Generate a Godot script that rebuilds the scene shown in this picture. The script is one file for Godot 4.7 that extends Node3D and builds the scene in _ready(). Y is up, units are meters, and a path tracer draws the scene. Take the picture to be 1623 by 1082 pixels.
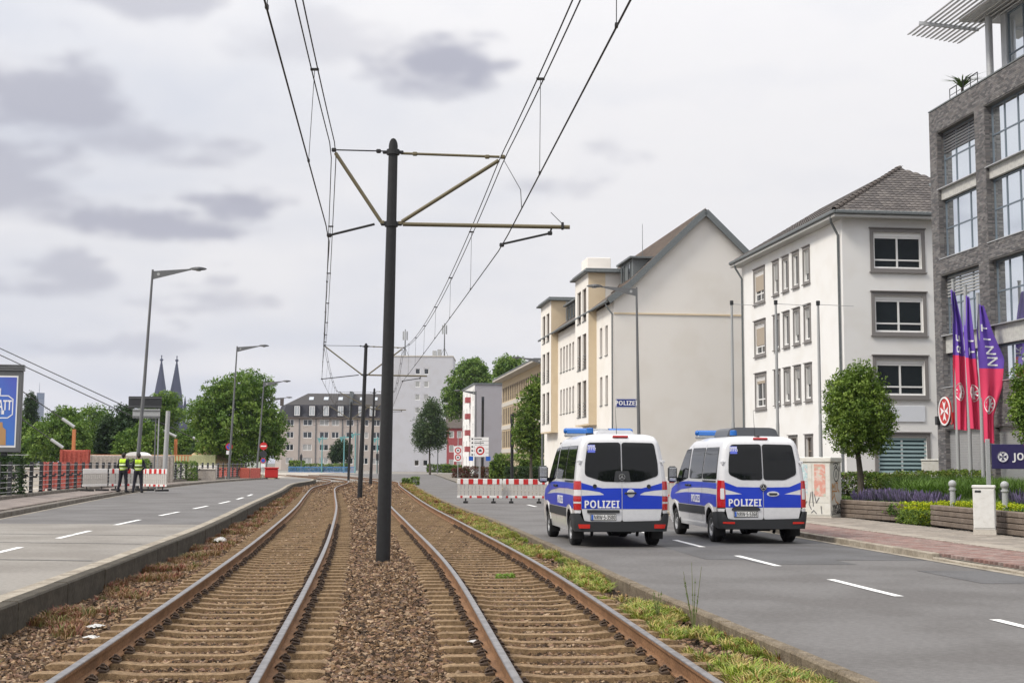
extends Node3D

# ---------------------------------------------------------------- mesh collector
class MB:
	var v := PackedVector3Array()
	var n := PackedVector3Array()
	var u := PackedVector2Array()
	var c := PackedColorArray()
	var col := Color(1, 1, 1)
	var colored := false
	func tri(a: Vector3, b: Vector3, d: Vector3, na: Vector3, nb: Vector3, nd: Vector3, ua := Vector2.ZERO, ub := Vector2.ZERO, ud := Vector2.ZERO) -> void:
		if (b - a).cross(d - a).dot(na + nb + nd) > 0.0:
			v.append(a); v.append(d); v.append(b)
			n.append(na); n.append(nd); n.append(nb)
			u.append(ua); u.append(ud); u.append(ub)
		else:
			v.append(a); v.append(b); v.append(d)
			n.append(na); n.append(nb); n.append(nd)
			u.append(ua); u.append(ub); u.append(ud)
		c.append(col); c.append(col); c.append(col)
	func flat(a: Vector3, b: Vector3, d: Vector3, toward: Vector3) -> void:
		var k := (b - a).cross(d - a)
		if k.length_squared() < 1e-14:
			return
		k = k.normalized()
		if k.dot(toward) < 0.0:
			k = -k
		tri(a, b, d, k, k, k)
	func quad(a: Vector3, b: Vector3, d: Vector3, e: Vector3, toward: Vector3) -> void:
		var k := (b - a).cross(d - a)
		if k.length_squared() < 1e-14:
			k = (d - a).cross(e - a)
		if k.length_squared() < 1e-14:
			return
		k = k.normalized()
		if k.dot(toward) < 0.0:
			k = -k
		tri(a, b, d, k, k, k, Vector2(0, 0), Vector2(1, 0), Vector2(1, 1))
		tri(a, d, e, k, k, k, Vector2(0, 0), Vector2(1, 1), Vector2(0, 1))
	# box with optional chamfer (bevel) in a transform
	func box(ct: Vector3, sz: Vector3, bas := Basis.IDENTITY, bev := 0.0) -> void:
		var hx := sz.x * 0.5
		var hy := sz.y * 0.5
		var hz := sz.z * 0.5
		if bev <= 0.0:
			for ax in 3:
				for s: float in [-1.0, 1.0]:
					var d := Vector3.ZERO
					d[ax] = s
					var p := Vector3.ZERO
					var q := Vector3.ZERO
					p[(ax + 1) % 3] = 1.0
					q[(ax + 2) % 3] = 1.0
					var h := Vector3(hx, hy, hz)
					var o := d * h
					quad(ct + bas * (o - p * h - q * h), ct + bas * (o + p * h - q * h), ct + bas * (o + p * h + q * h), ct + bas * (o - p * h + q * h), bas * d)
			return
		var h2 := Vector3(hx, hy, hz)
		var i2 := h2 - Vector3.ONE * bev
		for ax in 3:
			var b1 := (ax + 1) % 3
			var b2 := (ax + 2) % 3
			for s: float in [-1.0, 1.0]:
				var f: Array[Vector3] = []
				for k: Vector2 in [Vector2(-1, -1), Vector2(1, -1), Vector2(1, 1), Vector2(-1, 1)]:
					var p := Vector3.ZERO
					p[ax] = s * h2[ax]
					p[b1] = k.x * i2[b1]
					p[b2] = k.y * i2[b2]
					f.append(ct + bas * p)
				var d := Vector3.ZERO
				d[ax] = s
				quad(f[0], f[1], f[2], f[3], bas * d)
			for s: float in [-1.0, 1.0]:
				for t: float in [-1.0, 1.0]:
					var f: Array[Vector3] = []
					for e: float in [-1.0, 1.0]:
						var p := Vector3.ZERO
						p[ax] = e * i2[ax]
						p[b1] = s * h2[b1]
						p[b2] = t * i2[b2]
						f.append(ct + bas * p)
						p[b1] = s * i2[b1]
						p[b2] = t * h2[b2]
						f.append(ct + bas * p)
					var d := Vector3.ZERO
					d[b1] = s
					d[b2] = t
					quad(f[0], f[2], f[3], f[1], bas * d)
		for sx: float in [-1.0, 1.0]:
			for sy: float in [-1.0, 1.0]:
				for sz2: float in [-1.0, 1.0]:
					var s := Vector3(sx, sy, sz2)
					flat(ct + bas * (s * Vector3(h2.x, i2.y, i2.z)), ct + bas * (s * Vector3(i2.x, h2.y, i2.z)), ct + bas * (s * Vector3(i2.x, i2.y, h2.z)), bas * s)
	func bb(lo: Vector3, hi: Vector3, bev := 0.0) -> void:
		box((lo + hi) * 0.5, (hi - lo).abs(), Basis.IDENTITY, bev)
	# bar of rectangular section between two points
	func bar(a: Vector3, b: Vector3, w: float, h: float, up := Vector3.UP) -> void:
		var z := (b - a).normalized()
		if absf(z.dot(up)) > 0.99:
			up = Vector3.RIGHT
		var x := up.cross(z).normalized()
		box((a + b) * 0.5, Vector3(w, h, a.distance_to(b)), Basis(x, z.cross(x), z))
	# tapered tube through points
	func tube(pts: Array, rad: Array, sides := 8, caps := true) -> void:
		var m := pts.size()
		var rings := []
		var nr := []
		var ref := Vector3.UP
		var d0: Vector3 = (pts[1] - pts[0]).normalized()
		if absf(d0.dot(ref)) > 0.9:
			ref = Vector3.RIGHT
		for i in m:
			var d: Vector3
			if i == 0:
				d = d0
			elif i == m - 1:
				d = (pts[i] - pts[i - 1]).normalized()
			else:
				d = ((pts[i] - pts[i - 1]).normalized() + (pts[i + 1] - pts[i]).normalized()).normalized()
			var x := ref.cross(d).normalized()
			var y := d.cross(x)
			ref = y
			var r: float = rad[mini(i, rad.size() - 1)]
			var ring := PackedVector3Array()
			var nn := PackedVector3Array()
			for k in sides:
				var a := TAU * k / sides
				var o := x * cos(a) + y * sin(a)
				ring.append(pts[i] + o * r)
				nn.append(o)
			rings.append(ring)
			nr.append(nn)
		for i in m - 1:
			for k in sides:
				var k2 := (k + 1) % sides
				tri(rings[i][k], rings[i][k2], rings[i + 1][k2], nr[i][k], nr[i][k2], nr[i + 1][k2])
				tri(rings[i][k], rings[i + 1][k2], rings[i + 1][k], nr[i][k], nr[i + 1][k2], nr[i + 1][k])
		if caps:
			var de: Vector3 = (pts[m - 1] - pts[m - 2]).normalized()
			for k in range(1, sides - 1):
				tri(rings[0][0], rings[0][k], rings[0][k + 1], -d0, -d0, -d0)
				tri(rings[m - 1][0], rings[m - 1][k], rings[m - 1][k + 1], de, de, de)
	# lathe round axis through o along ax; prof = [[along, radius], ...]
	func lathe(o: Vector3, ax: Vector3, prof: Array, sides := 16, hard := false) -> void:
		var ref := Vector3.UP if absf(ax.y) < 0.9 else Vector3.RIGHT
		var x := ref.cross(ax).normalized()
		var y := ax.cross(x)
		for i in prof.size() - 1:
			var p: Array = prof[i]
			var q: Array = prof[i + 1]
			var dr: float = q[1] - p[1]
			var da: float = q[0] - p[0]
			if absf(dr) + absf(da) < 1e-6:
				continue
			for k in sides:
				var a0 := TAU * k / sides
				var a1 := TAU * (k + 1) / sides
				var e0 := x * cos(a0) + y * sin(a0)
				var e1 := x * cos(a1) + y * sin(a1)
				var n0 := (e0 * da - ax * dr).normalized()
				var n1 := (e1 * da - ax * dr).normalized()
				var A: Vector3 = o + ax * p[0] + e0 * p[1]
				var B: Vector3 = o + ax * p[0] + e1 * p[1]
				var C: Vector3 = o + ax * q[0] + e1 * q[1]
				var D: Vector3 = o + ax * q[0] + e0 * q[1]
				if p[1] > 1e-5:
					tri(A, B, C, n0, n1, n1)
				if q[1] > 1e-5:
					tri(A, C, D, n0, n1, n0)
	# prism: 2D polygon in plane (o, x, y), extruded by vector e
	func prism(poly: PackedVector2Array, o: Vector3, x: Vector3, y: Vector3, e: Vector3) -> void:
		var ix := Geometry2D.triangulate_polygon(poly)
		for i in range(0, ix.size(), 3):
			var a := o + x * poly[ix[i]].x + y * poly[ix[i]].y
			var b := o + x * poly[ix[i + 1]].x + y * poly[ix[i + 1]].y
			var d := o + x * poly[ix[i + 2]].x + y * poly[ix[i + 2]].y
			flat(a, b, d, -e)
			flat(a + e, b + e, d + e, e)
		var cw := Geometry2D.is_polygon_clockwise(poly)
		for i in poly.size():
			var p := poly[i]
			var q := poly[(i + 1) % poly.size()]
			var t := (q - p).orthogonal()
			if cw:
				t = -t
			var a := o + x * p.x + y * p.y
			var b := o + x * q.x + y * q.y
			var out := x * -t.x + y * -t.y
			quad(a, b, b + e, a + e, -out)
	func mesh() -> ArrayMesh:
		var a := []
		a.resize(Mesh.ARRAY_MAX)
		a[Mesh.ARRAY_VERTEX] = v
		a[Mesh.ARRAY_NORMAL] = n
		a[Mesh.ARRAY_TEX_UV] = u
		if colored:
			a[Mesh.ARRAY_COLOR] = c
		var m := ArrayMesh.new()
		m.add_surface_from_arrays(Mesh.PRIMITIVE_TRIANGLES, a)
		return m

var M := {}
var taken := {}
var rng := RandomNumberGenerator.new()

func L(r: float, g: float, b: float) -> Color:
	return Color(r, g, b).linear_to_srgb()
func H(hex: String) -> Color:
	return Color.html(hex)

func numbered(called: String) -> String:
	var k: int = taken.get(called, 0)
	taken[called] = k + 1
	return called if k == 0 else "%s_%03d" % [called, k]

func tag(o: Node, label: String, category: String, group := "") -> Node:
	o.set_meta("label", label)
	o.set_meta("category", category)
	if group != "":
		o.set_meta("group", group)
	return o

func thing(called: String, label: String, category: String, at := Vector3.ZERO, turn := 0.0, group := "") -> Node3D:
	var o := Node3D.new()
	o.name = numbered(called)
	add_child(o)
	o.position = at
	o.rotation.y = turn
	tag(o, label, category, group)
	return o

func node(called: String, mesh: Mesh, m: Material, parent: Node = self) -> MeshInstance3D:
	var o := MeshInstance3D.new()
	o.name = numbered(called) if parent == self else called
	o.mesh = mesh
	o.material_override = m
	parent.add_child(o, true)
	return o

func part(called: String, b: MB, m: Material, parent: Node = self) -> MeshInstance3D:
	return node(called, b.mesh(), m, parent)

func struct(called: String, b: MB, m: Material, parent: Node = self) -> MeshInstance3D:
	var o := part(called, b, m, parent)
	if parent == self:
		o.set_meta("kind", "structure")
	return o

func copy_of(o: Node3D, label := "", group := "") -> Node3D:
	var r: Node3D = o.duplicate()
	var base := String(o.name)
	if base.length() > 4 and base.substr(base.length() - 4, 1) == "_" and base.substr(base.length() - 3).is_valid_int():
		base = base.substr(0, base.length() - 4)
	r.name = numbered(base)
	add_child(r)
	if label != "":
		r.set_meta("label", label)
	if group != "":
		r.set_meta("group", group)
	return r

# ---------------------------------------------------------------- materials
func img_noise(sd: int, freq: float, octs: int, size := 512, kind := FastNoiseLite.TYPE_SIMPLEX_SMOOTH) -> PackedByteArray:
	var f := FastNoiseLite.new()
	f.seed = sd
	f.noise_type = kind
	f.frequency = freq
	f.fractal_octaves = octs
	f.fractal_type = FastNoiseLite.FRACTAL_FBM if octs > 1 else FastNoiseLite.FRACTAL_NONE
	var im := f.get_seamless_image(size, size)
	im.convert(Image.FORMAT_L8)
	return im.get_data()

# blend of stops: [[at, Color], ...], driven by weighted sum of noises; linear colours given, stored sRGB
func tex(layers: Array, stops: Array, size := 512) -> ImageTexture:
	var data := []
	var ws := []
	for l in layers:
		data.append(img_noise(l[0], l[1], l[2], size, l[4] if l.size() > 4 else FastNoiseLite.TYPE_SIMPLEX_SMOOTH))
		ws.append(l[3] / 255.0)
	var ramp := PackedColorArray()
	for i in 256:
		var t := i / 255.0
		var cc: Color = stops[0][1]
		for k in stops.size() - 1:
			if t >= stops[k][0]:
				cc = (stops[k][1] as Color).lerp(stops[k + 1][1], clampf((t - stops[k][0]) / (stops[k + 1][0] - stops[k][0]), 0, 1))
		ramp.append(cc.linear_to_srgb())
	var out := PackedByteArray()
	out.resize(size * size * 3)
	var nl := data.size()
	for i in size * size:
		var t := 0.0
		for k in nl:
			t += data[k][i] * ws[k]
		var cc := ramp[clampi(int(t * 255.0), 0, 255)]
		out[i * 3] = cc.r8
		out[i * 3 + 1] = cc.g8
		out[i * 3 + 2] = cc.b8
	return ImageTexture.create_from_image(Image.create_from_data(size, size, false, Image.FORMAT_RGB8, out))

func height_tex(sd: int, freq: float, octs: int, size := 512, kind := FastNoiseLite.TYPE_SIMPLEX_SMOOTH) -> ImageTexture:
	return ImageTexture.create_from_image(Image.create_from_data(size, size, false, Image.FORMAT_L8, img_noise(sd, freq, octs, size, kind)))

func mat(c: Color, rough := 0.6, metal := 0.0, spec := 0.5) -> StandardMaterial3D:
	var m := StandardMaterial3D.new()
	m.albedo_color = c
	m.roughness = rough
	m.metallic = metal
	m.metallic_specular = spec
	return m

func tmat(t: Texture2D, metres: float, rough := 0.85, detail: Texture2D = null, dmetres := 8.0, bump: Texture2D = null, bcm := 0.3) -> StandardMaterial3D:
	var m := StandardMaterial3D.new()
	m.albedo_texture = t
	m.roughness = rough
	m.metallic_specular = 0.4
	m.uv1_triplanar = true
	m.uv1_world_triplanar = true
	m.uv1_scale = Vector3.ONE / metres
	if detail:
		m.detail_enabled = true
		m.detail_albedo = detail
		m.detail_blend_mode = BaseMaterial3D.BLEND_MODE_MUL
		m.detail_uv_layer = BaseMaterial3D.DETAIL_UV_2
		m.uv2_triplanar = true
		m.uv2_world_triplanar = true
		m.uv2_scale = Vector3.ONE / dmetres
	if bump:
		m.heightmap_enabled = true
		m.heightmap_texture = bump
		m.heightmap_scale = bcm
	return m

# ---------------------------------------------------------------- plan curves: x as a function of the distance ahead d (z = -d)
const TRACK_R := [[-20, 3.4], [0, 1.72], [11, 0.83], [23, -0.18], [40, -2.05], [57, -3.95], [84, -6.65], [111, -9.25], [128, -10.7], [141, -12.6], [155, -15.2], [169, -18.2], [200, -27.0], [240, -42.0]]
const TRACK_L := [[-20, -0.1], [0, -1.72], [11, -2.66], [27, -4.2], [40, -5.6], [54.4, -7.24], [76, -9.9], [99, -12.6], [120, -14.2], [136, -16.0], [150, -18.6], [169, -22.6], [200, -31.5], [240, -46.5]]
const KERB_R := [[-20, 5.3], [0, 3.75], [11.3, 2.86], [16.6, 2.27], [21.1, 1.76], [27.8, 1.15], [45.6, -0.62], [57, -2.0], [84, -4.75], [111, -7.3], [128, -8.7], [141, -10.5], [155, -12.9]]
const KERB_FAR_R := [[-20, 13.2], [0, 10.8], [24, 8.25], [36, 7.05], [50, 5.6], [65, 4.0], [90, 0.6], [108, -2.3], [135, -5.1], [180, -8.5], [240, -13.0]]
const KERB_L := [[-20, -2.6], [0, -4.2], [15.8, -5.42], [20.6, -5.85], [33.8, -7.1], [53.8, -9.45], [80, -12.5], [108, -15.9], [125, -17.0], [136, -18.3], [150, -21.0], [169, -25.0]]
const KERB_FAR_L := [[-20, -5.2], [0, -8.2], [20, -10.9], [40, -13.9], [60, -17.0], [85, -20.4], [113, -22.5], [138, -22.9]]
const RAILING := [[20, -13.6], [40, -16.7], [55.5, -19.1], [75.5, -21.7], [95, -24.0], [110, -25.2], [141, -25.4]]

func cv(t: Array, d: float) -> float:
	var i := 0
	while i < t.size() - 2 and d > t[i + 1][0]:
		i += 1
	var d0: float = t[i][0]
	var d1: float = t[i + 1][0]
	var s := (d - d0) / (d1 - d0)
	var p1: float = t[i][1]
	var p2: float = t[i + 1][1]
	var m: float = (p2 - p1) / (d1 - d0)
	var m1: float = m if i == 0 else (m + (p1 - t[i - 1][1]) / (d0 - t[i - 1][0])) * 0.5
	var m2: float = m if i + 2 >= t.size() else (m + (t[i + 2][1] - p2) / (t[i + 2][0] - d1)) * 0.5
	if s > 1.0 or s < 0.0:
		return p2 + (d - d1) * m if s > 1.0 else p1 + (d - d0) * m
	var w := d1 - d0
	var s2 := s * s
	var s3 := s2 * s
	return (2 * s3 - 3 * s2 + 1) * p1 + (s3 - 2 * s2 + s) * w * m1 + (-2 * s3 + 3 * s2) * p2 + (s3 - s2) * w * m2

func at(x: float, y: float, d: float) -> Vector3:
	return Vector3(x, y, -d)
func on(t: Array, d: float, off := 0.0, y := 0.0) -> Vector3:
	var dx := (cv(t, d + 0.5) - cv(t, d - 0.5))
	var nn := Vector2(1, dx).normalized()   # across, in (x, d)... perpendicular to (dx, 1)
	return Vector3(cv(t, d) + off * nn.x, y, -(d - off * nn.y))
func heading(t: Array, d: float) -> float:
	return atan(-(cv(t, d + 0.5) - cv(t, d - 0.5)))

func ribbon(b: MB, ta: Array, offa: float, tb: Array, offb: float, d0: float, d1: float, step: float, ya: float, yb := -99.0) -> void:
	if yb < -90:
		yb = ya
	var k := maxi(1, int(ceil((d1 - d0) / step)))
	for i in k:
		var e := d0 + (d1 - d0) * i / k
		var f := d0 + (d1 - d0) * (i + 1) / k
		b.quad(at(cv(ta, e) + offa, ya, e), at(cv(tb, e) + offb, yb, e), at(cv(tb, f) + offb, yb, f), at(cv(ta, f) + offa, ya, f), Vector3.UP)

func make_sky() -> PanoramaSkyMaterial:
	var w := 2048
	var h := 1024
	var f := FastNoiseLite.new()
	f.seed = 5
	f.frequency = 1.0
	f.fractal_octaves = 5
	f.fractal_gain = 0.52
	var g := FastNoiseLite.new()
	g.seed = 11
	g.frequency = 1.0
	g.fractal_octaves = 3
	# grey cloud bellies: azimuth, elevation, half width, half height (degrees), depth of grey
	var blobs := [[-2.9, 14.9, 3.4, 1.3, 1.0], [-18.6, 13.3, 4.6, 2.5, 0.85], [-14.0, 12.1, 3.8, 1.2, 0.65], [-18.6, 10.0, 5.0, 1.7, 0.75], [-14.2, 9.1, 4.0, 1.35, 0.95], [-18.4, 6.6, 2.6, 1.1, 0.6], [-12.2, 6.2, 3.0, 0.9, 0.5], [2.2, 11.0, 2.2, 1.1, 0.5], [-15.0, 17.6, 2.8, 1.4, 0.65], [-8.8, 16.4, 3.2, 2.2, 0.35], [-16.0, 4.2, 4.0, 0.7, 0.35], [9.5, 22.0, 5.0, 1.6, 0.6], [-24, 20.0, 6.0, 2.0, 0.7]]
	var bytes := PackedFloat32Array()
	bytes.resize(w * h * 3)
	for j in h:
		var el := 90.0 - 180.0 * (j + 0.5) / h
		for i in w:
			var az := fposmod(360.0 * (i + 0.5) / w, 360.0)
			if az > 180.0:
				az -= 360.0
			var o := (j * w + i) * 3
			if el < -3.0:
				bytes[o] = 0.30
				bytes[o + 1] = 0.29
				bytes[o + 2] = 0.28
				continue
			var er := deg_to_rad(el)
			var ar := deg_to_rad(az)
			var dir := Vector3(sin(ar) * cos(er), sin(er), -cos(ar) * cos(er))
			# clouds lie on a flat deck, so they shrink and flatten towards the horizon
			var k := 1.0 / maxf(0.10, sin(er) + 0.12)
			var q := Vector3(dir.x * k, 0.0, dir.z * k)
			var veil := g.get_noise_3dv(q * 0.9)
			var fine := f.get_noise_3dv(q * 2.6 + Vector3(3, 1, 7))
			var far := f.get_noise_3dv(Vector3(sin(ar) * 5.7, el * 0.26, cos(ar) * 5.7))
			var tiny := f.get_noise_3dv(q * 8.0 + Vector3(9, 2, 1))
			var base := 0.84 + 2.0 * pow(clampf(sin(er), 0, 1), 2.4)
			var grey := 0.0
			# the open deck: broken grey cloud everywhere
			if absf(az) > 23.0 or el > 21.0:
				grey = smoothstep(0.12, 0.6, veil * 1.1 + fine * 0.75) * smoothstep(20.0, 30.0, maxf(absf(az), el * 1.1)) * 0.8
			for bl in blobs:
				var dx: float = (az - bl[0] + far * 2.2) / bl[2]
				var dy: float = (el - bl[1] + fine * 0.9) / bl[3]
				if dy < 0.0:
					dy *= 1.7
				var r := dx * dx + dy * dy
				if r < 2.2:
					grey = maxf(grey, bl[4] * smoothstep(1.25, 0.0, r + far * 1.1 + fine * 1.3 + tiny * 0.6))
			var thin := clampf(veil * 0.6 + far * 0.55 + 0.10 + clampf(-sin(ar) * 1.9, -0.25, 0.55), 0.0, 1.0)
			var c := Color(1.0, 0.992, 1.01).lerp(Color(0.79, 0.82, 0.90), clampf(thin + tiny * 0.12, 0, 1) * 0.9)
			c = c.lerp(Color(0.50, 0.51, 0.60), grey * 0.95)
			bytes[o] = c.r * base
			bytes[o + 1] = c.g * base
			bytes[o + 2] = c.b * base
	var im := Image.create_from_data(w, h, false, Image.FORMAT_RGBF, bytes.to_byte_array())
	var m := PanoramaSkyMaterial.new()
	m.panorama = ImageTexture.create_from_image(im)
	return m

func build_air() -> void:
	var cam := Camera3D.new()
	cam.name = "camera"
	add_child(cam)
	cam.near = 0.1
	cam.far = 6000.0
	cam.projection = Camera3D.PROJECTION_FRUSTUM
	cam.size = 2.0 * 0.1 * 541.0 / 2300.0
	cam.frustum_offset = Vector2(0, -0.030652 * 0.1)
	cam.transform = Transform3D(Basis(Vector3.RIGHT, deg_to_rad(6.5602)) * Basis(Vector3.BACK, 0.005), Vector3(0, 1.74, 0))
	cam.current = true
	var e := Environment.new()
	e.background_mode = Environment.BG_SKY
	e.sky = Sky.new()
	e.sky.sky_material = make_sky()
	e.background_energy_multiplier = 1.0
	e.tonemap_mode = Environment.TONE_MAPPER_LINEAR
	e.tonemap_exposure = 1.0
	e.sdfgi_enabled = true
	e.ssao_enabled = true
	e.ssil_enabled = true
	e.fog_enabled = true
	e.fog_density = 0.00007
	e.fog_light_color = H("c6cce4")
	var we := WorldEnvironment.new()
	we.name = "world_environment"
	we.environment = e
	add_child(we)
	var sun := DirectionalLight3D.new()
	sun.name = "sun"
	add_child(sun)
	sun.light_energy = 0.95
	sun.light_color = Color(1.0, 0.965, 0.91)
	sun.light_angular_distance = 14.0
	sun.shadow_enabled = true
	sun.look_at_from_position(Vector3(-7.4, 8.6, 3.9), Vector3.ZERO)

func make_materials() -> void:
	var coarse := tex([[21, 0.006, 4, 1.0]], [[0.25, Color(0.78, 0.77, 0.76)], [0.75, Color(1, 1, 1)]])
	var coarse2 := tex([[22, 0.012, 5, 1.0]], [[0.3, Color(0.70, 0.68, 0.66)], [0.7, Color(1, 1, 1)]])
	var grit := height_tex(31, 0.12, 3)
	M.coarse = coarse
	M.asphalt = tmat(tex([[1, 0.35, 2, 0.75], [2, 0.03, 4, 0.25]], [[0.2, Color(0.088, 0.084, 0.081)], [0.5, Color(0.128, 0.123, 0.119)], [0.8, Color(0.195, 0.188, 0.182)]]), 1.6, 0.88, coarse, 9.0, grit, 0.25)
	M.asphalt_light = tmat(tex([[3, 0.35, 2, 0.75], [4, 0.03, 4, 0.25]], [[0.2, Color(0.15, 0.14, 0.122)], [0.5, Color(0.215, 0.20, 0.178)], [0.8, Color(0.31, 0.292, 0.262)]]), 1.6, 0.9, coarse, 11.0, grit, 0.25)
	M.asphalt_dark = tmat(tex([[5, 0.35, 2, 0.75], [6, 0.03, 4, 0.25]], [[0.2, Color(0.072, 0.071, 0.072)], [0.5, Color(0.10, 0.099, 0.10)], [0.8, Color(0.15, 0.149, 0.15)]]), 1.4, 0.85, coarse, 7.0, grit, 0.25)
	M.paint = tmat(tex([[7, 0.2, 3, 0.7], [8, 0.02, 4, 0.3]], [[0.28, Color(0.42, 0.41, 0.39)], [0.42, Color(0.74, 0.74, 0.72)], [1.0, Color(0.82, 0.82, 0.80)]]), 1.0, 0.7)
	M.ground = tmat(tex([[9, 0.1, 4, 0.6], [10, 0.02, 4, 0.4]], [[0.25, Color(0.09, 0.085, 0.07)], [0.5, Color(0.16, 0.15, 0.12)], [0.8, Color(0.22, 0.21, 0.17)]]), 3.0, 0.95, coarse2, 20.0)
	M.sand = tmat(tex([[12, 0.1, 4, 0.6], [13, 0.02, 4, 0.4]], [[0.25, Color(0.28, 0.25, 0.21)], [0.5, Color(0.40, 0.37, 0.32)], [0.8, Color(0.52, 0.48, 0.42)]]), 3.0, 0.95, coarse2, 14.0)
	M.dirt = tmat(tex([[14, 0.25, 4, 0.7], [15, 0.02, 4, 0.3]], [[0.25, Color(0.022, 0.015, 0.010)], [0.5, Color(0.055, 0.038, 0.025)], [0.8, Color(0.12, 0.085, 0.058)]]), 1.0, 0.95, coarse2, 6.0, height_tex(33, 0.05, 4), 3.0)
	M.stone = StandardMaterial3D.new()
	M.stone.vertex_color_use_as_albedo = true
	M.stone.roughness = 0.92
	M.stone.metallic_specular = 0.3
	M.sleeper = tmat(tex([[16, 0.16, 4, 0.6], [17, 0.03, 4, 0.4]], [[0.22, Color(0.055, 0.034, 0.018)], [0.45, Color(0.175, 0.114, 0.060)], [0.75, Color(0.36, 0.25, 0.138)]]), 0.9, 0.92, coarse2, 3.3, grit, 0.3)
	M.rail_rust = tmat(tex([[18, 0.06, 4, 0.6], [19, 0.3, 2, 0.4]], [[0.25, Color(0.10, 0.05, 0.024)], [0.5, Color(0.22, 0.115, 0.054)], [0.8, Color(0.34, 0.20, 0.10)]]), 1.0, 0.85, coarse2, 4.0)
	M.rail_head = tmat(tex([[20, 0.01, 3, 1.0]], [[0.3, Color(0.22, 0.205, 0.195)], [0.7, Color(0.34, 0.325, 0.315)]]), 1.2, 0.34)
	M.rail_head.metallic = 0.9
	M.fastening = tmat(tex([[23, 0.2, 3, 1.0]], [[0.3, Color(0.035, 0.024, 0.018)], [0.7, Color(0.10, 0.065, 0.042)]]), 0.5, 0.8)
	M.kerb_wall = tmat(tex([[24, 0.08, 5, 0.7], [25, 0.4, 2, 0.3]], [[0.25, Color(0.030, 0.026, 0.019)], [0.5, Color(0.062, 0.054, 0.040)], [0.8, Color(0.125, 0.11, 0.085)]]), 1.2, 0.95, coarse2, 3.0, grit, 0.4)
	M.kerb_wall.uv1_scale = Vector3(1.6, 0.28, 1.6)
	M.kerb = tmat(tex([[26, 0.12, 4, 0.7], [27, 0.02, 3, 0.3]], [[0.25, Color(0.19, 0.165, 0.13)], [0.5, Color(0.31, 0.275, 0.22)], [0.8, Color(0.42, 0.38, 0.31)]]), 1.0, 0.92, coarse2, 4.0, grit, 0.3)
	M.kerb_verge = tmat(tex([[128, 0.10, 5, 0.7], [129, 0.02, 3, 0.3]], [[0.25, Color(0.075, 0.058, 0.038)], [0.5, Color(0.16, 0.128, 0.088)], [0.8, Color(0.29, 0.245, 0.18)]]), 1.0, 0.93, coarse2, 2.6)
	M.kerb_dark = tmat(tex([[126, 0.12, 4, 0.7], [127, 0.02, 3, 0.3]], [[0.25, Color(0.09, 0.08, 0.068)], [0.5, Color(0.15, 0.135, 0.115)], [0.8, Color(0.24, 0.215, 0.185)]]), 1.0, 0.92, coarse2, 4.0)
	M.paver = StandardMaterial3D.new()
	M.paver.vertex_color_use_as_albedo = true
	M.paver.roughness = 0.9
	M.paver.metallic_specular = 0.35
	M.grout = tmat(tex([[28, 0.2, 3, 1.0]], [[0.3, Color(0.11, 0.095, 0.08)], [0.7, Color(0.20, 0.18, 0.15)]]), 0.6, 0.95)
	M.mast = tmat(tex([[29, 0.02, 4, 1.0]], [[0.3, Color(0.020, 0.0205, 0.0215)], [0.7, Color(0.0235, 0.024, 0.025)]]), 1.5, 0.42)
	M.arm = tmat(tex([[30, 0.08, 4, 1.0]], [[0.3, Color(0.10, 0.085, 0.05)], [0.7, Color(0.17, 0.145, 0.085)]]), 0.6, 0.55)
	M.wire = mat(L(0.028, 0.027, 0.027), 0.6, 0.3)
	M.galv = tmat(tex([[34, 0.05, 4, 1.0]], [[0.3, Color(0.27, 0.28, 0.285)], [0.7, Color(0.42, 0.43, 0.435)]]), 0.6, 0.5)
	M.lamp_grey = tmat(tex([[35, 0.05, 4, 1.0]], [[0.3, Color(0.10, 0.105, 0.11)], [0.7, Color(0.15, 0.155, 0.16)]]), 0.8, 0.45)
	M.anthracite = mat(L(0.022, 0.024, 0.027), 0.5)
	M.black = mat(L(0.012, 0.012, 0.013), 0.55)
	M.rubber = tmat(tex([[36, 0.2, 3, 1.0]], [[0.3, Color(0.014, 0.014, 0.015)], [0.7, Color(0.030, 0.029, 0.028)]]), 0.4, 0.85)
	M.white_plastic = tmat(tex([[37, 0.04, 4, 1.0]], [[0.3, Color(0.62, 0.60, 0.57)], [0.6, Color(0.78, 0.77, 0.75)]]), 0.8, 0.5)
	M.red_film = mat(L(0.50, 0.018, 0.016), 0.35)
	M.white_film = mat(L(0.78, 0.78, 0.78), 0.4)
	M.leaf = StandardMaterial3D.new()
	M.leaf.vertex_color_use_as_albedo = true
	M.leaf.roughness = 0.62
	M.leaf.metallic_specular = 0.35
	M.leaf.backlight_enabled = true
	M.leaf.backlight = Color(0.55, 0.62, 0.30)
	M.bark = tmat(tex([[38, 0.06, 5, 1.0]], [[0.25, Color(0.05, 0.042, 0.032)], [0.55, Color(0.10, 0.085, 0.066)], [0.8, Color(0.17, 0.15, 0.12)]]), 0.8, 0.95, null, 8.0, height_tex(39, 0.08, 4), 2.0)

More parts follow.
